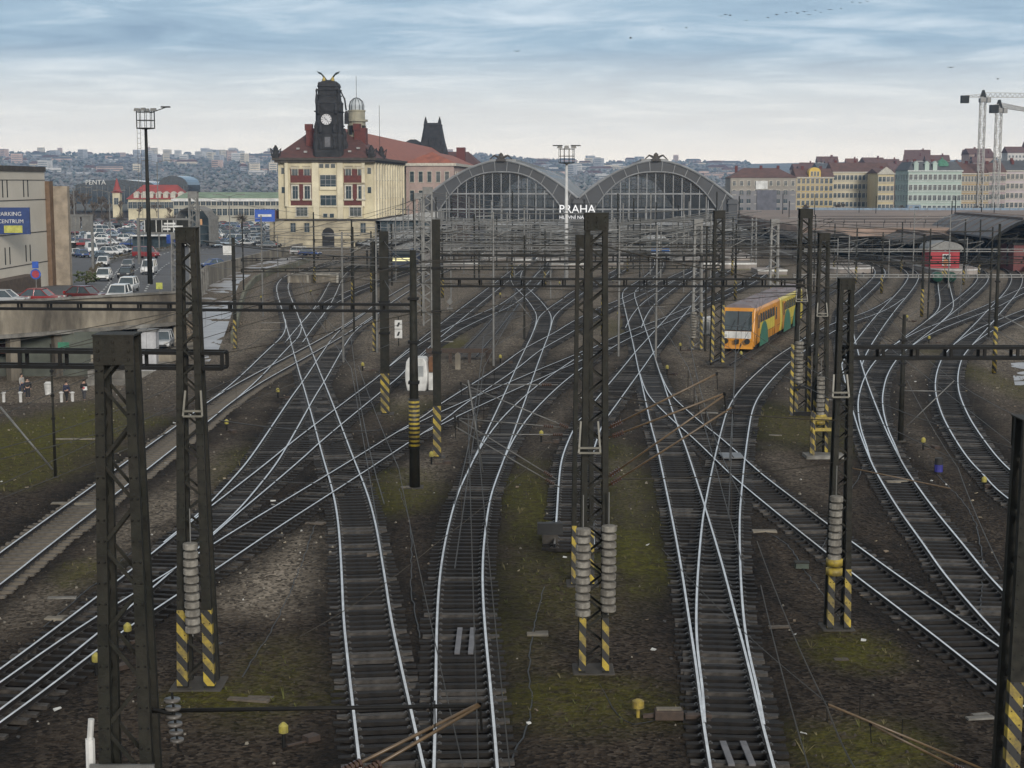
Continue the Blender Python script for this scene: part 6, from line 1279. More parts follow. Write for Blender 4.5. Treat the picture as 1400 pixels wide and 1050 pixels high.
cb2 = thing('relay_cabinet', 'smaller white relay cabinet left of the yellow train', 'relay cabinet', G(965, 459, 0)); m = MB(); m.prism([(-.5, .1), (.5, .1), (.75, .7), (.75, 1.5), (.5, 1.75), (-.5, 1.6), (-.6, .8)], 0, 1.1, 'y'); m.build('case', m_white, cb2, bevel=.06); m = MB(); m.box((-.3, -.04, .5), (.3, -.003, 1.3)); m.build('door_panel', MATS['grey_panel'], cb2); m = MB(); m.box((-.6, -.1, 0), (.8, 1.2, .1)); m.build('plinth', m_found, cb2)
sb = thing('signal_board', 'white signal boards one above the other beside the chevron pole', 'signal board', G(545, 474, 0)); m = MB(); m.tube([(0, 0, 0), (0, 0, 2.6)], .05, 6); m.build('post', m_steel, sb)
for z in (1.55, .75): m = MB(); m.box((-.32, -.08, z), (.32, -.02, z+.75)); p_ = m.build('board', m_white, sb); m = MB(); m.prism([(-.15, z+.2), (.02, z+.2), (.15, z+.55), (-.02, z+.55)], -.1, -.081, 'y'); m.build('black_mark', m_black, p_)
ts2 = thing('switch_sign', 'grey diamond shaped trackside sign below the left hall', 'sign', G(615, 428, 0)); m = MB(); m.tube([(0, 0, 0), (0, 0, 1.4)], .04, 6); m.build('post', m_steel, ts2); m = MB(); m.prism([(0, .85), (.35, 1.25), (0, 1.65), (-.35, 1.25)], -.06, -.02, 'y'); m.box((-.3, -.06, .3), (.3, -.02, .6)); m.build('plate', m_steel_l, ts2)
db = thing('speed_board', 'dark bin with a blue band between the right hand curves', 'bin', G(1283, 648, 0)); m = MB(); m.lathe((0, 0, 0), [(.16, 0), (.2, .05), (.2, .75), (.15, .8)], 12); m.build('body', m_black, db); m = MB(); m.lathe((0, 0, .12), [(.206, 0), (.206, .35)], 12); m.build('band', M('royal_blue', (.03, .03, .22), .5, scale=2), db)
gb = thing('junction_box', 'small dark box on the ground beside the falling right track', 'junction box', G(1096, 778, 0)); m = MB(); m.cbox((0, 0, .12), (.5, .3, .24), taper=.9); m.build('case', M('dark_green_case', (.03, .045, .03), .6, scale=3), gb); m = MB(); m.cbox((0, 0, .26), (.54, .34, .04)); m.build('lid', m_steel, gb)
sm_ = thing('point_machine', 'long rusty point machine with a lamp beside the right pair of rails', 'point machine', G(905, 985, 0)); m = MB(); m.box((-.2, -.18, .05), (.55, .18, .3)); m.box((.6, -.1, .05), (1.3, .1, .18)); m.build('motor_case', m_rust, sm_, bevel=.02); m = MB(); m.box((-.15, -.1, .3), (.5, .1, .34)); m.build('cover', M('worn_cover', (.13, .11, .08), .7, scale=6), sm_); m = MB(); m.lathe((-.62, .1, .0), [(.05, 0), (.05, .3), (.16, .32), (.16, .5), (.06, .55)], 10); m.build('lamp', m_yellow, sm_); m = MB(); m.bar((-.5, 0, .12), (-.2, 0, .15), .1); m.build('linkage', m_rust, sm_)
# point indicator lanterns: (px, py, colour words)
lant = None
LN = [(684,497,'beside the timber stop'),(740,606,'left of the middle mast'),(496,508,'right of the double slip'),(380,545,'left of the slip curve'),(912,512,'right of the right hall tracks'),(1013,492,'before the yellow train'),(1117,495,'between the right hand masts'),(1270,470,'between the right hand curves'),(1262,616,'inside the long right curve'),(845,435,'right of the middle mast'),(684,408,'near the centre crossing'),(590,636,'at the foot of the ringed pole'),(357,412,'beside the left wall'),(425,404,'below the buffer wall'),(175,882,'behind the foreground mast'),(132,925,'left of the foreground mast'),(1240,440,'by the far right switch'),(765,392,'by the white mast'),(838,388,'under the right hall'),(930,480,'beside the small white cabinet'),(1345,672,'near the cut off mast'),(388,1025,'in the near gravel'),(310,590,'beside the verge track'),(1090,378,'near the first platform')]
for px, py, wv in LN:
    p = G(px, py)
    if lant is None:
        lant = thing('point_lantern', '', 'lantern', p); m = MB(); m.lathe((0, 0, 0), [(.05, 0), (.05, .45)], 8); m.build('stem', m_steel_d, lant); m = MB(); m.lathe((0, 0, .42), [(.06, 0), (.12, .03), (.12, .2), (.08, .25), (.03, .29)], 12); m.build('lantern_head', M('faded_yellow', (.42, .36, .05), .5, col2=(.22, .19, .05), scale=6, dirt=.4), lant); m = MB(); m.bar((.1, 0, .05), (.75, 0, .05), .09); m.cbox((.8, 0, .1), (.35, .3, .2)); m.build('point_lever', m_rust, lant); o = lant
    else: o = dup(lant, p, random.uniform(-1, 1))
    o['label'] = 'small yellow point lantern '+wv
# pale cable trough lids / planks lying about
TR2 = [(1045,728,34,'beside the falling right track'),(430,718,26,'left of the middle left curve'),(85,820,40,'at the left below the verge track'),(75,848,26,'lying askew at the far left'),(515,760,28,'between the two left centre tracks'),(600,468,40,'near the timber stop'),(500,430,24,'beside the double slip'),(395,470,34,'left of the slip curve'),(375,442,36,'left of the double slip'),(360,452,30,'lower left of the double slip'),(880,562,26,'under the brown arms'),(970,566,24,'right under the brown arms'),(1060,597,18,'before the striped cage'),(1215,470,26,'near the inner right curve'),(1135,548,20,'at the foot of the frame mast'),(735,870,30,'left of the middle mast foot'),(1150,905,20,'by the yellow banded mast'),(1170,590,22,'right of the cage'),(560,668,24,'at the ringed pole'),(340,960,60,'before the striped left mast'),(800,580,24,'beside the middle mast'),(1230,660,40,'beside the long right curve'),(1065,860,30,'in the right gravel'),(1340,985,40,'near the cut off mast foot'),(100,690,60,'on the mossy bank'),(560,445,22,'by the signal boards'),(900,420,22,'left of the small cabinet'),(110,602,70,'long board on the mossy bank')]
pl = None
for k, (px, py, wpx, wv) in enumerate(TR2):
    p = G(px, py); L_ = wpx/ppm(p.y)
    m = MB(); m.cbox((0, 0, .05), (L_, .22 if k % 3 else .34, .1), taper=.96)
    if k % 2: m.cbox((L_*.2, .3, .04), (L_*.6, .16, .07), .1)
    o = m.build('cable_trough_lid' if k % 2 else 'timber_plank', [m_conc_p, m_wood, m_conc][k % 3], loc=p); o.rotation_euler = (0, 0, random.uniform(-.25, .25)); tag(o, ('pale concrete trough lid ' if k % 2 else 'weathered plank ')+wv, 'trough lid' if k % 2 else 'plank')
# two grey planks inside the centre track, steel plates
for px, py, lab, L_ in ((627, 880, 'left one of two grey boards lying inside the centre track', 2.7), (645, 880, 'right one of two grey boards lying inside the centre track', 2.7), (994, 1035, 'left grey board inside the right pair of rails', 1.6), (1022, 1035, 'right grey board inside the right pair of rails', 1.6)):
    p = G(px, py); o = MB().cbox((0, 0, .1), (.16, L_, .05)).build('timber_plank', M('grey_board', (.13, .125, .13), .55, col2=(.07, .07, .075), scale=4), loc=p); tag(o, lab, 'plank')
pp = thing('steel_plate', 'grey steel plate lying inside the sweeping curve', 'plate', G(1000, 628)); m = MB(); m.cbox((0, 0, .2), (1.1, 1.6, .05)); m.build('plate', M('grey_plate', (.15, .15, .15), .4, .3, scale=2), pp); m = MB(); m.bar((0, -.8, .235), (0, .8, .235), .04); m.build('seam', m_rust, pp)
# ---------------------------------------------------------------- floodlight masts
def flood(px, base, top, Y, label, ladder=True, m=None):
    s = ppm(Y); z0 = 14-(base-250)/s; H = 14-(top-250)/s-z0; t = thing('floodlight_mast', label, 'floodlight', ((px-700)/s, Y, z0)); b = MB(); b.smooth = True; b.lathe((0, 0, 0), [(.34, 0), (.18, H-2.4)], 12); b.build('shaft', m or m_steel_l, t)
    b = MB(); b.lathe((0, 0, H-2.6), [(.25, 0), (1.15, .1), (1.15, .2)], 14)
    for k in range(10): a = k*math.pi/5; b.bar((1.12*math.cos(a), 1.12*math.sin(a), H-2.4), (1.12*math.cos(a), 1.12*math.sin(a), H-.4), .06)
    for z in (H-1.5, H-.5): b.tube([(1.13*math.cos(k*math.pi/7), 1.13*math.sin(k*math.pi/7), z) for k in range(15)], .04, 5, caps=False)
    b.build('basket', m_steel, t)
    for k, a in enumerate((0, 1.6, 3.1, 4.7)): b = MB(); b.cbox((1.0*math.cos(a), 1.0*math.sin(a), H-.2), (.75, .6, .35), a, .8); b.build('lamp_head', m_steel_l, t)
    if ladder:
        b = MB()
        for q in (-.2, .2): b.tube([(-.75+q, -.5, .5), (-.75+q, -.5, H-2.5)], .025, 4)
        for k in range(int(H*1.5)): b.tube([(-.95, -.5, .6+k*.62), (-.55, -.5, .6+k*.62)], .02, 4)
        b.build('ladder', m_steel_l, t)
    return t, H
t, H = flood(206, 402, 150, 195, 'tall grey floodlight mast with ladder and basket over the road', True, m_steel); b = MB(); b.tube([(.6, 0, H-.6), (2.6, 0, H+.1)], .06, 5); b.cbox((2.5, 0, H+.12), (1.1, .5, .16)); b.build('lamp_arm', m_steel, t)
t, H = flood(774, 384, 200, 228, 'white floodlight mast in front of the gap between the halls', False, M('white_mast', (.55, .55, .54), .5, scale=.5)); 
for a in (0, math.pi): b = MB(); b.cbox((1.3*math.cos(a), 0, H), (1.4, .6, .14)); b.build('lamp_head', m_steel, t)
# street lamps
for px, base, top, Y, lab in ((218, 352, 222, 320, 'double armed street lamp behind the tall floodlight mast'), (152, 345, 262, 300, 'slim street lamp above the car park'), (104, 330, 258, 280, 'slim street lamp behind the left sign gantry'), (315, 350, 268, 300, 'slim street lamp by the pale green roofed building')):
    s = ppm(Y); z0 = 14-(base-250)/s; H = (base-top)/s; t = thing('street_lamp', lab, 'street lamp', ((px-700)/s, Y, z0)); b = MB(); b.lathe((0, 0, 0), [(.14, 0), (.08, H)], 8); b.build('post', m_steel_l, t)
    for q in (-1, 1): b = MB(); b.tube([(0, 0, H-.1), (q*1.8, 0, H+.35), (q*2.6, 0, H+.3)], .05, 5); b.cbox((q*2.6, 0, H+.28), (.9, .35, .14)); b.build('lamp_arm', m_steel_l, t)
# sign gantries and traffic signs on the left
def sgantry(px0, px1, top, bot, base, Y, label, white=False):
    s = ppm(Y); t = thing('road_sign_gantry', label, 'sign gantry', ((px0-700)/s, Y, 14-(base-250)/s)); w = (px1-px0)/s; z1 = (base-top)/s; z0 = (base-bot)/s; b = MB()
    for x in (0, w): b.box((x-.18, -.15, 0), (x+.18, .15, z1))
    for z in (z0, z1): b.box((-.2, -.14, z-.15), (w+.2, .14, z+.15))
    b.build('frame', m_steel_l, t); b = MB(); b.box((w*.12, -.05, z0+.15), (w*.68, .05, z1-.15)); b.box((w*.74, -.05, z0+.15), (w*.97, .05, z1-.15)); b.build('panel_back', m_steel_l if not white else m_steel, t); b = MB()
    for k in range(6): b.box((w*.12+k*w*.11, -.1, z0+.15), (w*.12+k*w*.11+.1, -.052, z1-.15))
    b.build('rib', m_conc if not white else m_white, t)
    if white:
        b = MB()
        for k, (a, c, z) in enumerate(((.5, .72, .62), (.46, .86, .42), (.48, .62, .22), (.68, .9, .22))): b.box((w*a, -.2, z0+(z1-z0)*z), (w*c, -.16, z0+(z1-z0)*(z+.12)))
        b.build('lamp_row', m_white, t)
sgantry(77, 128, 294, 314, 372, 235, 'grey sign gantry seen from behind beside the parking house'); sgantry(191, 262, 299, 318, 360, 240, 'pale sign gantry over the middle of the road', True)
def rsign(px, base, top, Y, label, col, shape, wm):
    s = ppm(Y); t = thing('road_sign', label, 'road sign', ((px-700)/s, Y, 14-(base-250)/s)); H = (base-top)/s; b = MB(); b.tube([(0, 0, 0), (0, 0, H)], .05, 6); b.build('post', m_steel_l, t); b = MB()
    if shape == 'disc': b.tube([(0, -.1, H-wm/2), (0, -.06, H-wm/2)], wm/2, 16)
    else: b.box((-wm/2, -.1, H-(wm*.6 if shape == 'wide' else wm)), (wm/2, -.06, H))
    b.build('plate', col, t); return t, H
m_blue = M('sign_blue', (.02, .08, .38), .5, scale=3)
t, H = rsign(52, 400, 366, 150, 'blue and red round sign on a pole before the parking house', m_blue, 'disc', 1.0); b = MB(); b.tube([(0, -.13, H-.5), (0, -.105, H-.5)], .36, 14); b.build('red_ring', M('sign_red', (.30, .03, .05), .5, scale=3), t); b = MB(); b.box((-.3, -.1, H+.05), (.3, -.06, H+.7)); b.build('white_plate', m_blue, t)
t, H = rsign(363, 330, 286, 330, 'big blue direction sign left of the tower building', m_blue, 'wide', 4.2); b = MB(); b.box((-1.4, -.14, H-1.5), (1.4, -.11, H-1.0)); b.build('white_line', m_white, t)
rsign(235, 352, 320, 250, 'tall blue board beside the road behind the left mast', m_blue, 'square', 1.4); rsign(219, 398, 385, 172, 'yellow green plate on the road corner', M('lime_plate', (.4, .42, .08), .5, scale=3), 'square', .7); rsign(312, 356, 335, 240, 'white information board by the road bend', m_white, 'square', 1.4)
rsign(87, 490, 466, 139, 'green sign under the viaduct', M('sign_green', (.03, .16, .09), .5, scale=3), 'square', 1.0)
# ---------------------------------------------------------------- cars
cars = {}
def car_proto(kind, cname, col):
    key = (kind, cname)
    if key in cars: return None
    L_, W_, H_ = (4.9, 1.9, 2.15) if kind == 'van' else ((4.5, 1.8, 1.65) if kind == 'estate' else (4.2, 1.75, 1.45)); t = thing('van' if kind == 'van' else 'car', '', 'van' if kind == 'van' else 'car'); m = M('car_paint_'+cname, col, .25, .1, col2=tuple(c*.92 for c in col), scale=1, spec=.6)
    b = MB(); h1 = H_*.55; y0 = -L_/2
    low = [(y0, .35), (y0-.0, .62), (y0+.18, h1*.92), (y0+L_*.26, h1), (y0+L_*.97, h1), (y0+L_, .6), (y0+L_*.99, .33)] if kind != 'van' else [(y0, .35), (y0, .75), (y0+.25, 1.1), (y0+1.0, h1+.05), (y0+L_, h1+.05), (y0+L_, .35)]
    b.prism(low, -W_/2, W_/2, 'x'); bd = b.build('body', m, t, bevel=.1)
    b = MB(); w1 = W_/2*.94; w2 = W_/2*.76; ya, yb, yc, yd = (y0+L_*.25, y0+L_*.40, y0+L_*.86, y0+L_*.985) if kind == 'estate' else ((y0+.9, y0+1.5, y0+L_-.1, y0+L_-.02) if kind == 'van' else (y0+L_*.27, y0+L_*.44, y0+L_*.76, y0+L_*.95)); zt = H_
    b.add([(-w1, ya, h1-.02), (w1, ya, h1-.02), (w1, yd, h1-.02), (-w1, yd, h1-.02), (-w2, yb, zt-.06), (w2, yb, zt-.06), (w2, yc, zt-.06), (-w2, yc, zt-.06)], [(0,1,5,4),(1,2,6,5),(2,3,7,6),(3,0,4,7)]); b.build('window', m_glass, t)
    b = MB(); b.cbox((0, (yb+yc)/2, zt-.03), (w2*2+.06, yc-yb+.1, .07)); 
    for sx in (-1, 1):
        for a, c in ((ya, yb), (yd, yc), ((ya+yd)/2, (yb+yc)/2)): b.bar((sx*w1, a, h1), (sx*w2, c, zt-.05), .08)
    b.build('roof', m, t, bevel=.02)
    for sx in (-1, 1):
        for f in (.18, .8):
            b = MB(); b.tube([(sx*(W_/2-.2), y0+L_*f, .31), (sx*(W_/2+.01), y0+L_*f, .31)], .31, 12); wo = b.build('wheel', m_black, t); b = MB(); b.tube([(sx*(W_/2), y0+L_*f, .31), (sx*(W_/2+.02), y0+L_*f, .31)], .19, 10); b.build('rim', m_steel_l, wo)
        b = MB(); b.box((sx*W_*.36-.17, y0-.03, .62), (sx*W_*.36+.17, y0+.12, .78)); b.build('headlight', MATS['lamp_glass'], t); b = MB(); b.box((sx*W_*.4-.12, y0+L_-.1, .7), (sx*W_*.4+.12, y0+L_+.02, .95)); b.build('taillight', M('tail_lamp_red', (.35, .02, .02), .3, scale=4), t)
    b = MB(); b.box((-W_*.36, y0-.02, .36), (W_*.36, y0+.1, .55)); b.build('grille', m_black, t)
    cars[key] = t; return t
PAINT = dict(white=(.62, .62, .61), black=(.015, .015, .017), grey=(.16, .165, .17), silver=(.36, .37, .38), red=(.22, .025, .025), blue=(.03, .06, .18), darkred=(.10, .02, .02), paleblue=(.28, .34, .40), orange=(.40, .14, .03))
def car(kind, cname, px, py, rz, label, group=None, loc=None):
    p = loc or GR(px, py); t = car_proto(kind, cname, PAINT[cname])
    if t is None: t = dup(cars[(kind, cname)], p, rz)
    else: t.location = p; t.rotation_euler = (0, 0, rz)
    t['label'] = label
    if group: t['group'] = group
away = R(180)
for kind, c, px, py, rz, lab in [('estate','white',141,364,.15,'white car leading the left lane beside the planted strip'),('estate','white',142,384,.12,'white car with dark windscreen following in the left lane'),('car','grey',175,367,.1,'grey car ahead of the black car in the middle lane'),('car','black',172,380,.08,'black car in the middle of the road'),('estate','white',175,399,.05,'white car in the middle lane nearest the parapet'),('estate','white',163,412,.02,'white car just behind the viaduct parapet'),('van','white',204,375,.1,'white van at the right side of the road'),
   ('car','darkred',118,411,1.2,'dark car with red lights turning left behind the parapet'),('car','red',57,415,1.45,'red and grey car at the left behind the parapet'),('car','silver',8,417,1.5,'silver car at the left picture edge behind the parapet'),('van','white',125,346,.4,'white van parked in the left car park'),('car','paleblue',137,354,.9,'pale blue car parked beside the dark one'),('car','black',143,357,1.0,'dark car parked at the end of the car park row'),('estate','white',152,349,1.2,'white estate parked below the slim street lamp'),('car','white',166,345,1.2,'white car parked in the middle of the row'),('car','blue',113,352,.6,'blue car parked beside the kiosk'),('car','white',103,350,.6,'white car parked left of the blue one'),('van','red',200,353,1.2,'red van driving on the far side of the median'),('van','white',282,330,1.4,'white van with dark windows by the road bend'),('car','orange',300,333,1.4,'orange car by the road bend'),('car','blue',291,366,-.9,'blue roofed car close to the cream retaining wall'),('estate','white',412,349,1.0,'white car parked at the foot of the tower building'),('car','blue',424,350,1.2,'dark blue car parked at the foot of the tower building'),('car','black',372,338,1.2,'black car parked left of the tower building')]:
    car(kind, c, px, py, rz, lab)
car('estate', 'silver', 0, 0, .1, 'silver blue car parked on the ramp beside the viaduct pillars', loc=Vector((at(222, 470, 147).x, 147, -1.4)))
r = random.Random(5); GRP = 'distant cars parked and queued on the far part of the road'; sp_ = []
for k in range(2600):
    px = r.uniform(98, 372); py = r.uniform(306, 339); 
    if py > 332 and 185 < px < 240 or (px < 150 and py > 337): continue
    p = GR(px, py)
    if any((p-q).length < 3.7 for q in sp_): continue
    sp_.append(p)
    c = r.choice(('white', 'white', 'silver', 'grey', 'black', 'blue', 'paleblue', 'red')); kd = r.choice(('car', 'car', 'estate', 'van' if c == 'white' else 'car')); car(kd, c, px, py, r.choice((.4, 1.3, 1.4, -1.5, .5)), 'distant '+{'paleblue': 'pale blue'}.get(c, c)+(' van' if kd == 'van' else ' car')+' among the cars on the far part of the road', GRP)
    if len(sp_) > 190: break
kk = thing('kiosk', 'small dark kiosk with a white roof beside the car park', 'kiosk', GR(92, 350)); b = MB(); b.box((-1.2, 0, 0), (1.2, 2, 2.5)); b.build('wall', m_steel, kk); b = MB(); b.box((-1.6, -.3, 2.5), (1.6, 2.3, 2.75)); b.build('roof', m_white, kk); b = MB(); b.box((-.9, -.05, 1.0), (.9, -.003, 2.1)); b.build('window', m_glass, kk)
bsx = thing('bus_shelter', 'grey bus shelter with a white roof beyond the median', 'bus shelter', GR(178, 340)); b = MB(); b.box((0, 0, 2.6), (9, 2.5, 2.85)); b.build('roof', m_white, bsx); b = MB(); b.box((0, 2.3, .2), (9, 2.4, 2.6)); b.build('glazing', m_glass, bsx); 
for k in range(5): b = MB(); b.box((k*2.2, 0, 0), (k*2.2+.12, .12, 2.6)); b.build('post', m_steel, bsx)
md = thing('median_kerb', 'brown planted median strip curving between the car park and the road', 'median', GR(128, 372)); b = MB(); P = resample(chaikin([GR(*q) for q in ((122, 384), (130, 368), (150, 358), (178, 351), (205, 346), (235, 341))], 3), 3)
for a, c in zip(P[:-1], P[1:]): b.bar(a+Vector((0, 0, .25)), c+Vector((0, 0, .25)), 1.2, .5)
b.build('kerb', m_conc, md, True); b = MB(); rr = random.Random(4)
for a in P:
    for k in range(5): lumps(b, a.x+rr.uniform(-.4, .4), a.y+rr.uniform(-1, 1), a.z+.5, .28, rr)
tag(b.build('planting', [M('brown_hedge', (.07, .055, .03), .95, scale=3)], md, True), kind='stuff')
gs = thing('green_shrub', 'dark green round shrub at the tip of the median', 'shrub', GR(118, 389)); b = MB()
for k in range(60): lumps(b, rr.uniform(-1.2, 1.2), rr.uniform(-1, 1), rr.uniform(.2, 1.4), .28, rr)
b.build('foliage', [M('evergreen_leaves', (.035, .055, .022), .9, col2=(.06, .065, .02), scale=3)], gs); b = MB(); b.tube([(0, 0, -.2), (0, 0, .8)], .12, 6); b.build('stem', m_bark, gs)
for k, px in enumerate((80, 95, 110, 125, 145, 165, 235, 262, 292, 330)):
    p = GR(px, 318); t = thing('hedge_tree', '', 'tree', p); t['label'] = 'small bare tree number '.replace(' number ', ' ')+('behind the kiosk','behind the left car park','beside the left gantry','behind the parked van','behind the white cars','left of the bus shelter','right of the sign gantry','beside the pipe pavilion','before the green roofed building','left of the blue direction sign')[k]; b = MB(); c_ = MB(); rr = random.Random(k)
    b.tube([(0, 0, 0), (.1, 0, 2.5)], .14, 6); b.build('trunk', m_bark, t)
    for q in range(240):
        a = Vector((rr.gauss(0, 1), rr.gauss(0, 1), rr.gauss(0, .9))).normalized()*rr.uniform(.6, 2.3); c0 = Vector((.1, 0, 3.6))+a*.4; c_.tube([c0, Vector((.1, 0, 3.9))+a], .035, 3, caps=False)
    c_.build('crown', m_twig, t)
# ---------------------------------------------------------------- people on the lower street
def person(p, rz, label, top, bot, hair, pose=0):
    t = thing('person', label, 'person', p, None, rz); V = []; Ed = []; Rd = []
    def v(x, y, z, r, par=None):
        V.append((x, y, z)); Rd.append(r)
        if par is not None: Ed.append((par, len(V)-1))
        return len(V)-1
    sw = .12 if pose else .03
    pel = v(0, 0, .93, .15); w_ = v(0, -.01, 1.12, .14, pel); ch = v(0, -.01, 1.33, .17, w_); nk = v(0, 0, 1.5, .06, ch); hd2 = v(0, -.03, 1.62, .095, nk); v(0, -.01, 1.72, .085, hd2)
    for s in (-1, 1):
        sh_ = v(s*.2, 0, 1.4, .07, ch); el = v(s*.27, .02*s, 1.12, .05, sh_); ha = v(s*.25, -.12 if pose == 2 else -.03, .88 if pose != 2 else 1.02, .038, el); v(s*.25, -.08-(.08 if pose == 2 else 0), .79 if pose != 2 else 1.0, .035, ha)
        hp = v(s*.1, 0, .85, .1, pel); kn = v(s*.11, -s*sw, .48, .075, hp); an_ = v(s*.11, -s*sw*.4+s*sw*-1.2, .09, .05, kn); v(s*.12, -s*sw*1.6-.14, .04, .045, an_)
    def skin(name, idx, m, grow, par):
        keep = sorted(idx); mp = {q: i for i, q in enumerate(keep)}; me = bpy.data.meshes.new(name); me.from_pydata([V[q] for q in keep], [(mp[a], mp[b]) for a, b in Ed if a in mp and b in mp], []); o = bpy.data.objects.new(name, me); COL.objects.link(o); o.parent = par; me.materials.append(m)
        o.modifiers.new('skin', 'SKIN'); me.skin_vertices  # radii
        for i, q in enumerate(keep): me.skin_vertices[0].data[i].radius = (Rd[q]+grow,)*2; me.skin_vertices[0].data[i].use_root = (i == 0)
        sd = o.modifiers.new('sub', 'SUBSURF'); sd.levels = sd.render_levels = 1; return o
    me0 = bpy.data.meshes.new('x'); bpy.data.meshes.remove(me0)
    try:
        bo = skin('body', range(len(V)), M('skin_tone', (.42, .26, .19), .6, scale=5), 0, t)
        skin('jacket', [0, 1, 2]+[q for q in range(len(V)) if 6 <= q and ((q-6) % 8) in (0, 1, 2)], top, .02, t)
        skin('trousers', [0]+[q for q in range(len(V)) if q >= 6 and ((q-6) % 8) in (4, 5, 6)], bot, .015, t)
    except Exception as ex: print('person', ex)
    b = MB(); b.smooth = True; b.lathe((0, .01, 1.64), [(.09, 0), (.112, .06), (.1, .12), (.05, .165)], 12); b.build('hair', hair, t); return t
def cloth(n, c): return M(n, c, .85, scale=6)
hb = cloth('dark_hair', (.02, .014, .01)); zs = -4.02
def pp_(px, Y): return Vector(((px-700)/ppm(Y, -3.5), Y, zs))
person(pp_(38, 131), .3, 'person in a dark coat standing before the white boards', cloth('black_coat', (.015, .015, .018)), cloth('dark_trousers', (.02, .02, .025)), hb)
person(pp_(91, 129), 2.8, 'person in a dark blue jacket beside two white bollards', cloth('navy_jacket', (.02, .025, .06)), cloth('black_trousers', (.012, .012, .014)), hb, 1)
person(pp_(115, 130), 3.0, 'person in a black jacket with a red and white bag', cloth('black_jacket', (.014, .014, .016)), cloth('grey_trousers', (.05, .05, .055)), hb, 2)
person(pp_(30, 134), 1.2, 'person in a pale jacket at the left shop boards', cloth('pale_jacket', (.35, .34, .32)), cloth('blue_trousers', (.03, .04, .08)), hb, 1)
bg_ = thing('shoulder_bag', 'red and white bag carried by the person in black', 'bag', pp_(117, 129.8)+Vector((0, 0, 1.05))); b = MB(); b.cbox((0, 0, 0), (.34, .2, .32), 0, .85); b.build('body', m_white, bg_, bevel=.03); b = MB(); b.box((-.18, -.12, -.02), (-.02, -.1, .12)); b.build('red_patch', M('bag_red', (.4, .03, .04), .6, scale=3), bg_); b = MB(); b.tube([(-.1, 0, .15), (-.05, 0, .42), (.05, 0, .42), (.1, 0, .15)], .015, 5); b.build('strap', m_black, bg_)
for px in (84, 99, 5, 28): b = MB(); b.lathe((0, 0, 0), [(.13, 0), (.13, .8), (.2, .82), (.2, .9), (.08, .95)], 10); o = b.build('bollard', m_white, loc=pp_(px, 128.5)); tag(o, {84: 'white bollard left of the person in navy', 99: 'white bollard right of the person in navy', 5: 'white bollard at the left picture edge', 28: 'white bollard below the shop boards'}[px], 'bollard')
wb2 = thing('wheelie_bin', 'white round bin behind the people on the lower street', 'bin', pp_(66, 133)); b = MB(); b.lathe((0, 0, .1), [(.28, 0), (.34, .9), (.36, .95), (.2, 1.1)], 12); b.build('body', m_white, wb2); b = MB(); b.lathe((0, 0, 1.0), [(.37, 0), (.3, .12), (.05, .18)], 12); b.build('lid', m_canw, wb2)
th = thing('toilet_cabin', 'white panel cabin beside the ramp below the viaduct corner', 'cabin', Vector((at(202, 480, 140).x, 140, -3.6))); b = MB(); b.box((-.75, 0, 0), (.75, 1.2, 4.4)); b.build('body', M('pale_panel', (.42, .42, .43), .6, scale=1), th); b = MB(); b.box((-.85, -.1, 4.4), (.85, 1.3, 4.6)); b.build('roof', m_steel_l, th)
# ---------------------------------------------------------------- birds
r = random.Random(9)
for k, (px, py) in enumerate([(986,22),(992,20),(998,21),(1020,28),(1050,24),(1062,20),(1075,17),(1082,16),(1090,18),(1100,16),(1106,20),(1115,14),(1122,17),(1135,13),(1150,12),(1165,3),(1176,4),(1186,2),(906,40),(938,38),(862,52),(707,70),(1364,108),(1300,92)]):
    Y = r.uniform(180, 260); p = at(px, py, Y); b = MB(); s = r.uniform(.28, .4); f = r.uniform(.1, .5)
    b.lathe((0, 0, 0), [(.01, -s*.5), (s*.13, -s*.2), (s*.14, .1*s), (s*.08, s*.4), (.01, s*.55)], 6)
    for q in (-1, 1): b.add([(q*s*.08, 0, s*.15), (q*s*.7, -f*s*.6, s*.3), (q*s*1.35, -f*s*.3, 0), (q*s*.65, -f*s*.5, -.05*s), (q*s*.08, 0, -s*.15)], [(0, 1, 2, 3, 4)]); b.add([(q*s*.08, .03*s, s*.15), (q*s*.7, -f*s*.6+.03*s, s*.3), (q*s*1.35, -f*s*.3+.01, 0), (q*s*.65, -f*s*.5+.03*s, -.05*s), (q*s*.08, .03*s, -s*.15)], [(4, 3, 2, 1, 0)])
    o = b.build('bird', M('dark_feathers', (.03, .03, .035), .8, scale=4), loc=p); o.rotation_euler = (R(-90)+r.uniform(-.3, .3), 0, r.uniform(0, 6.28)); tag(o, 'small dark bird flying high in a loose flock', 'bird', 'loose flock of birds in the sky')

for k, (x0, x1, y, hgt, lab) in enumerate([(606, 656, 368, 1.1, 'pale platform end wall below the left hall'), (752, 798, 368, 1.0, 'pale platform end wall beside the white floodlight mast'), (826, 852, 366, 1.0, 'short pale platform end wall right of the middle mast'), (962, 1034, 368, 1.0, 'pale platform end wall behind the yellow train'), (700, 726, 362, .9, 'short pale wall left of the white floodlight mast'), (1036, 1076, 376, .8, 'pale low wall above the train roof')]):
    a, c = G(x0, y), G(x1, y); t = thing('end_wall', lab, 'wall', a); L_ = (c-a).length; b = MB(); b.box((0, 0, 0), (L_, 7, hgt)); b.build('block', MATS['pale_platform_paving'], t); b = MB(); b.box((-.05, -.08, hgt-.25), (L_+.05, -.003, hgt+.02)); b.build('white_edge', m_white, t)
    b = MB(); b.box((L_*.1, -3.5, -.02), (L_*.95, -.1, .07)); b.build('verge', M('ochre_verge', (.17, .15, .06), .95, col2=(.11, .09, .05), scale=1), t)
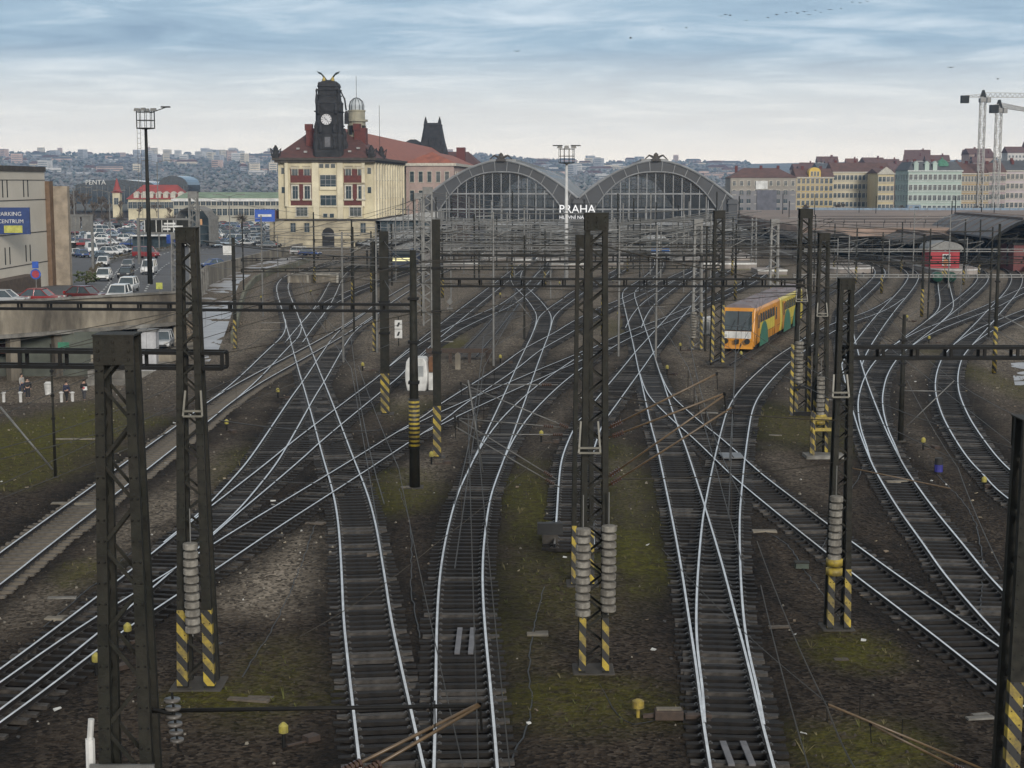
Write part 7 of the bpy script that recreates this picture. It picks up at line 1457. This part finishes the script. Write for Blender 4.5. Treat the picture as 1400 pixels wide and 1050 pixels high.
# ---------------------------------------------------------------- daylight
w = bpy.data.worlds.new('World'); SC.world = w; w.use_nodes = True; nt = w.node_tree; L = nt.links.new
bg = nt.nodes['Background']
SUN_EL, SUN_AZ = R(18), R(163)     # low winter sun behind the photographer, veiled by cloud
sky = nd(nt, 'ShaderNodeTexSky', sky_type='NISHITA', sun_disc=False, sun_elevation=SUN_EL, sun_rotation=SUN_AZ, altitude=200, air_density=1.0, dust_density=2.0)
tc = nd(nt, 'ShaderNodeTexCoord'); sp = nd(nt, 'ShaderNodeSeparateXYZ'); L(tc.outputs['Generated'], sp.inputs[0])
mz = nd(nt, 'ShaderNodeMath', operation='MAXIMUM'); L(sp.outputs['Z'], mz.inputs[0]); mz.inputs[1].default_value = 0
az = nd(nt, 'ShaderNodeMath', operation='ADD'); L(mz.outputs[0], az.inputs[0]); az.inputs[1].default_value = .06
vx = nd(nt, 'ShaderNodeMath', operation='DIVIDE'); L(sp.outputs['X'], vx.inputs[0]); L(az.outputs[0], vx.inputs[1])
vy = nd(nt, 'ShaderNodeMath', operation='DIVIDE'); L(sp.outputs['Y'], vy.inputs[0]); L(az.outputs[0], vy.inputs[1])
cv = nd(nt, 'ShaderNodeCombineXYZ'); L(vx.outputs[0], cv.inputs[0]); L(vy.outputs[0], cv.inputs[1])
mp = nd(nt, 'ShaderNodeMapping'); mp.inputs['Scale'].default_value = (.55, .9, 1); mp.inputs['Location'].default_value = (3.1, 1.7, 0); mp.inputs['Rotation'].default_value = (0, 0, .12); L(cv.outputs[0], mp.inputs[0])
n1 = nd(nt, 'ShaderNodeTexNoise', Scale=1.0, Detail=9, Roughness=.58, Distortion=.15); L(mp.outputs[0], n1.inputs['Vector'])
m2_ = nd(nt, 'ShaderNodeMapping'); m2_.inputs['Scale'].default_value = (1.5, 1.7, 1); m2_.inputs['Location'].default_value = (7.7, 2.2, 0); L(cv.outputs[0], m2_.inputs[0])
n2_ = nd(nt, 'ShaderNodeTexNoise', Scale=1.0, Detail=10, Roughness=.62, Distortion=.7); L(m2_.outputs[0], n2_.inputs['Vector'])
ad_ = nd(nt, 'ShaderNodeMix'); ad_.inputs[0].default_value = .55; L(n1.outputs['Fac'], ad_.inputs[2]); L(n2_.outputs['Fac'], ad_.inputs[3])
r1 = nd(nt, 'ShaderNodeValToRGB'); e = r1.color_ramp.elements; e[0].position = .34; e[0].color = (.21, .30, .41, 1); e[1].position = .67; e[1].color = (.62, .69, .75, 1)
e2 = r1.color_ramp.elements.new(.5); e2.color = (.315, .425, .53, 1)
L(ad_.outputs[0], r1.inputs[0])
r2 = nd(nt, 'ShaderNodeValToRGB'); e = r2.color_ramp.elements; e[0].position = .0; e[0].color = (1, 1, 1, 1); e[1].position = .084; e[1].color = (0, 0, 0, 1); L(mz.outputs[0], r2.inputs[0])
mh = nd(nt, 'ShaderNodeMixRGB'); L(r2.outputs[0], mh.inputs[0]); L(r1.outputs[0], mh.inputs[1]); mh.inputs[2].default_value = (1.32, 1.15, .93, 1)
r3 = nd(nt, 'ShaderNodeValToRGB'); e = r3.color_ramp.elements; e[0].position = .2; e[0].color = (0, 0, 0, 1); e[1].position = .45; e[1].color = (.85, .85, .85, 1); L(mz.outputs[0], r3.inputs[0])
mk = nd(nt, 'ShaderNodeMixRGB'); L(r3.outputs[0], mk.inputs[0]); L(mh.outputs[0], mk.inputs[1]); mk.inputs[2].default_value = (.62, .605, .575, 1)   # an even veil of high cloud overhead
sc = nd(nt, 'ShaderNodeVectorMath', operation='SCALE'); L(mk.outputs[0], sc.inputs[0]); sc.inputs['Scale'].default_value = 9.2
mx = nd(nt, 'ShaderNodeMixRGB'); mx.inputs[0].default_value = .9; L(sky.outputs[0], mx.inputs[1]); L(sc.outputs[0], mx.inputs[2])
L(mx.outputs[0], bg.inputs['Color']); bg.inputs['Strength'].default_value = .1
sl = bpy.data.lights.new('sun', 'SUN'); so = bpy.data.objects.new('sun', sl); COL.objects.link(so); sl.energy = 2.2; sl.angle = R(14); sl.color = (1, .95, .88)
d = Vector((math.sin(SUN_AZ)*math.cos(SUN_EL), math.cos(SUN_AZ)*math.cos(SUN_EL), math.sin(SUN_EL)))
so.rotation_euler = d.to_track_quat('Z', 'Y').to_euler()
SC.view_settings.view_transform = 'Standard'; SC.view_settings.look = 'None'; SC.view_settings.exposure = .5; SC.view_settings.gamma = 1
try: SC.view_settings.use_curve_mapping = False
except Exception: pass
SC.cycles.max_bounces = 6; SC.cycles.diffuse_bounces = 3

hb_ = MB().box((-3800, -350, -9), (3800, 4400, 165)); hm = bpy.data.materials.new('air'); hm.use_nodes = True; hn = hm.node_tree
hn.nodes.remove(hn.nodes['Principled BSDF']); pv_ = hn.nodes.new('ShaderNodeVolumePrincipled'); pv_.inputs['Color'].default_value = (.44, .67, 1.0, 1); pv_.inputs['Density'].default_value = .00013; pv_.inputs['Anisotropy'].default_value = .2
hn.links.new(pv_.outputs[0], hn.nodes['Material Output'].inputs['Volume']); tag(hb_.build('haze', hm), kind='stuff')
SC.cycles.volume_bounces = 0
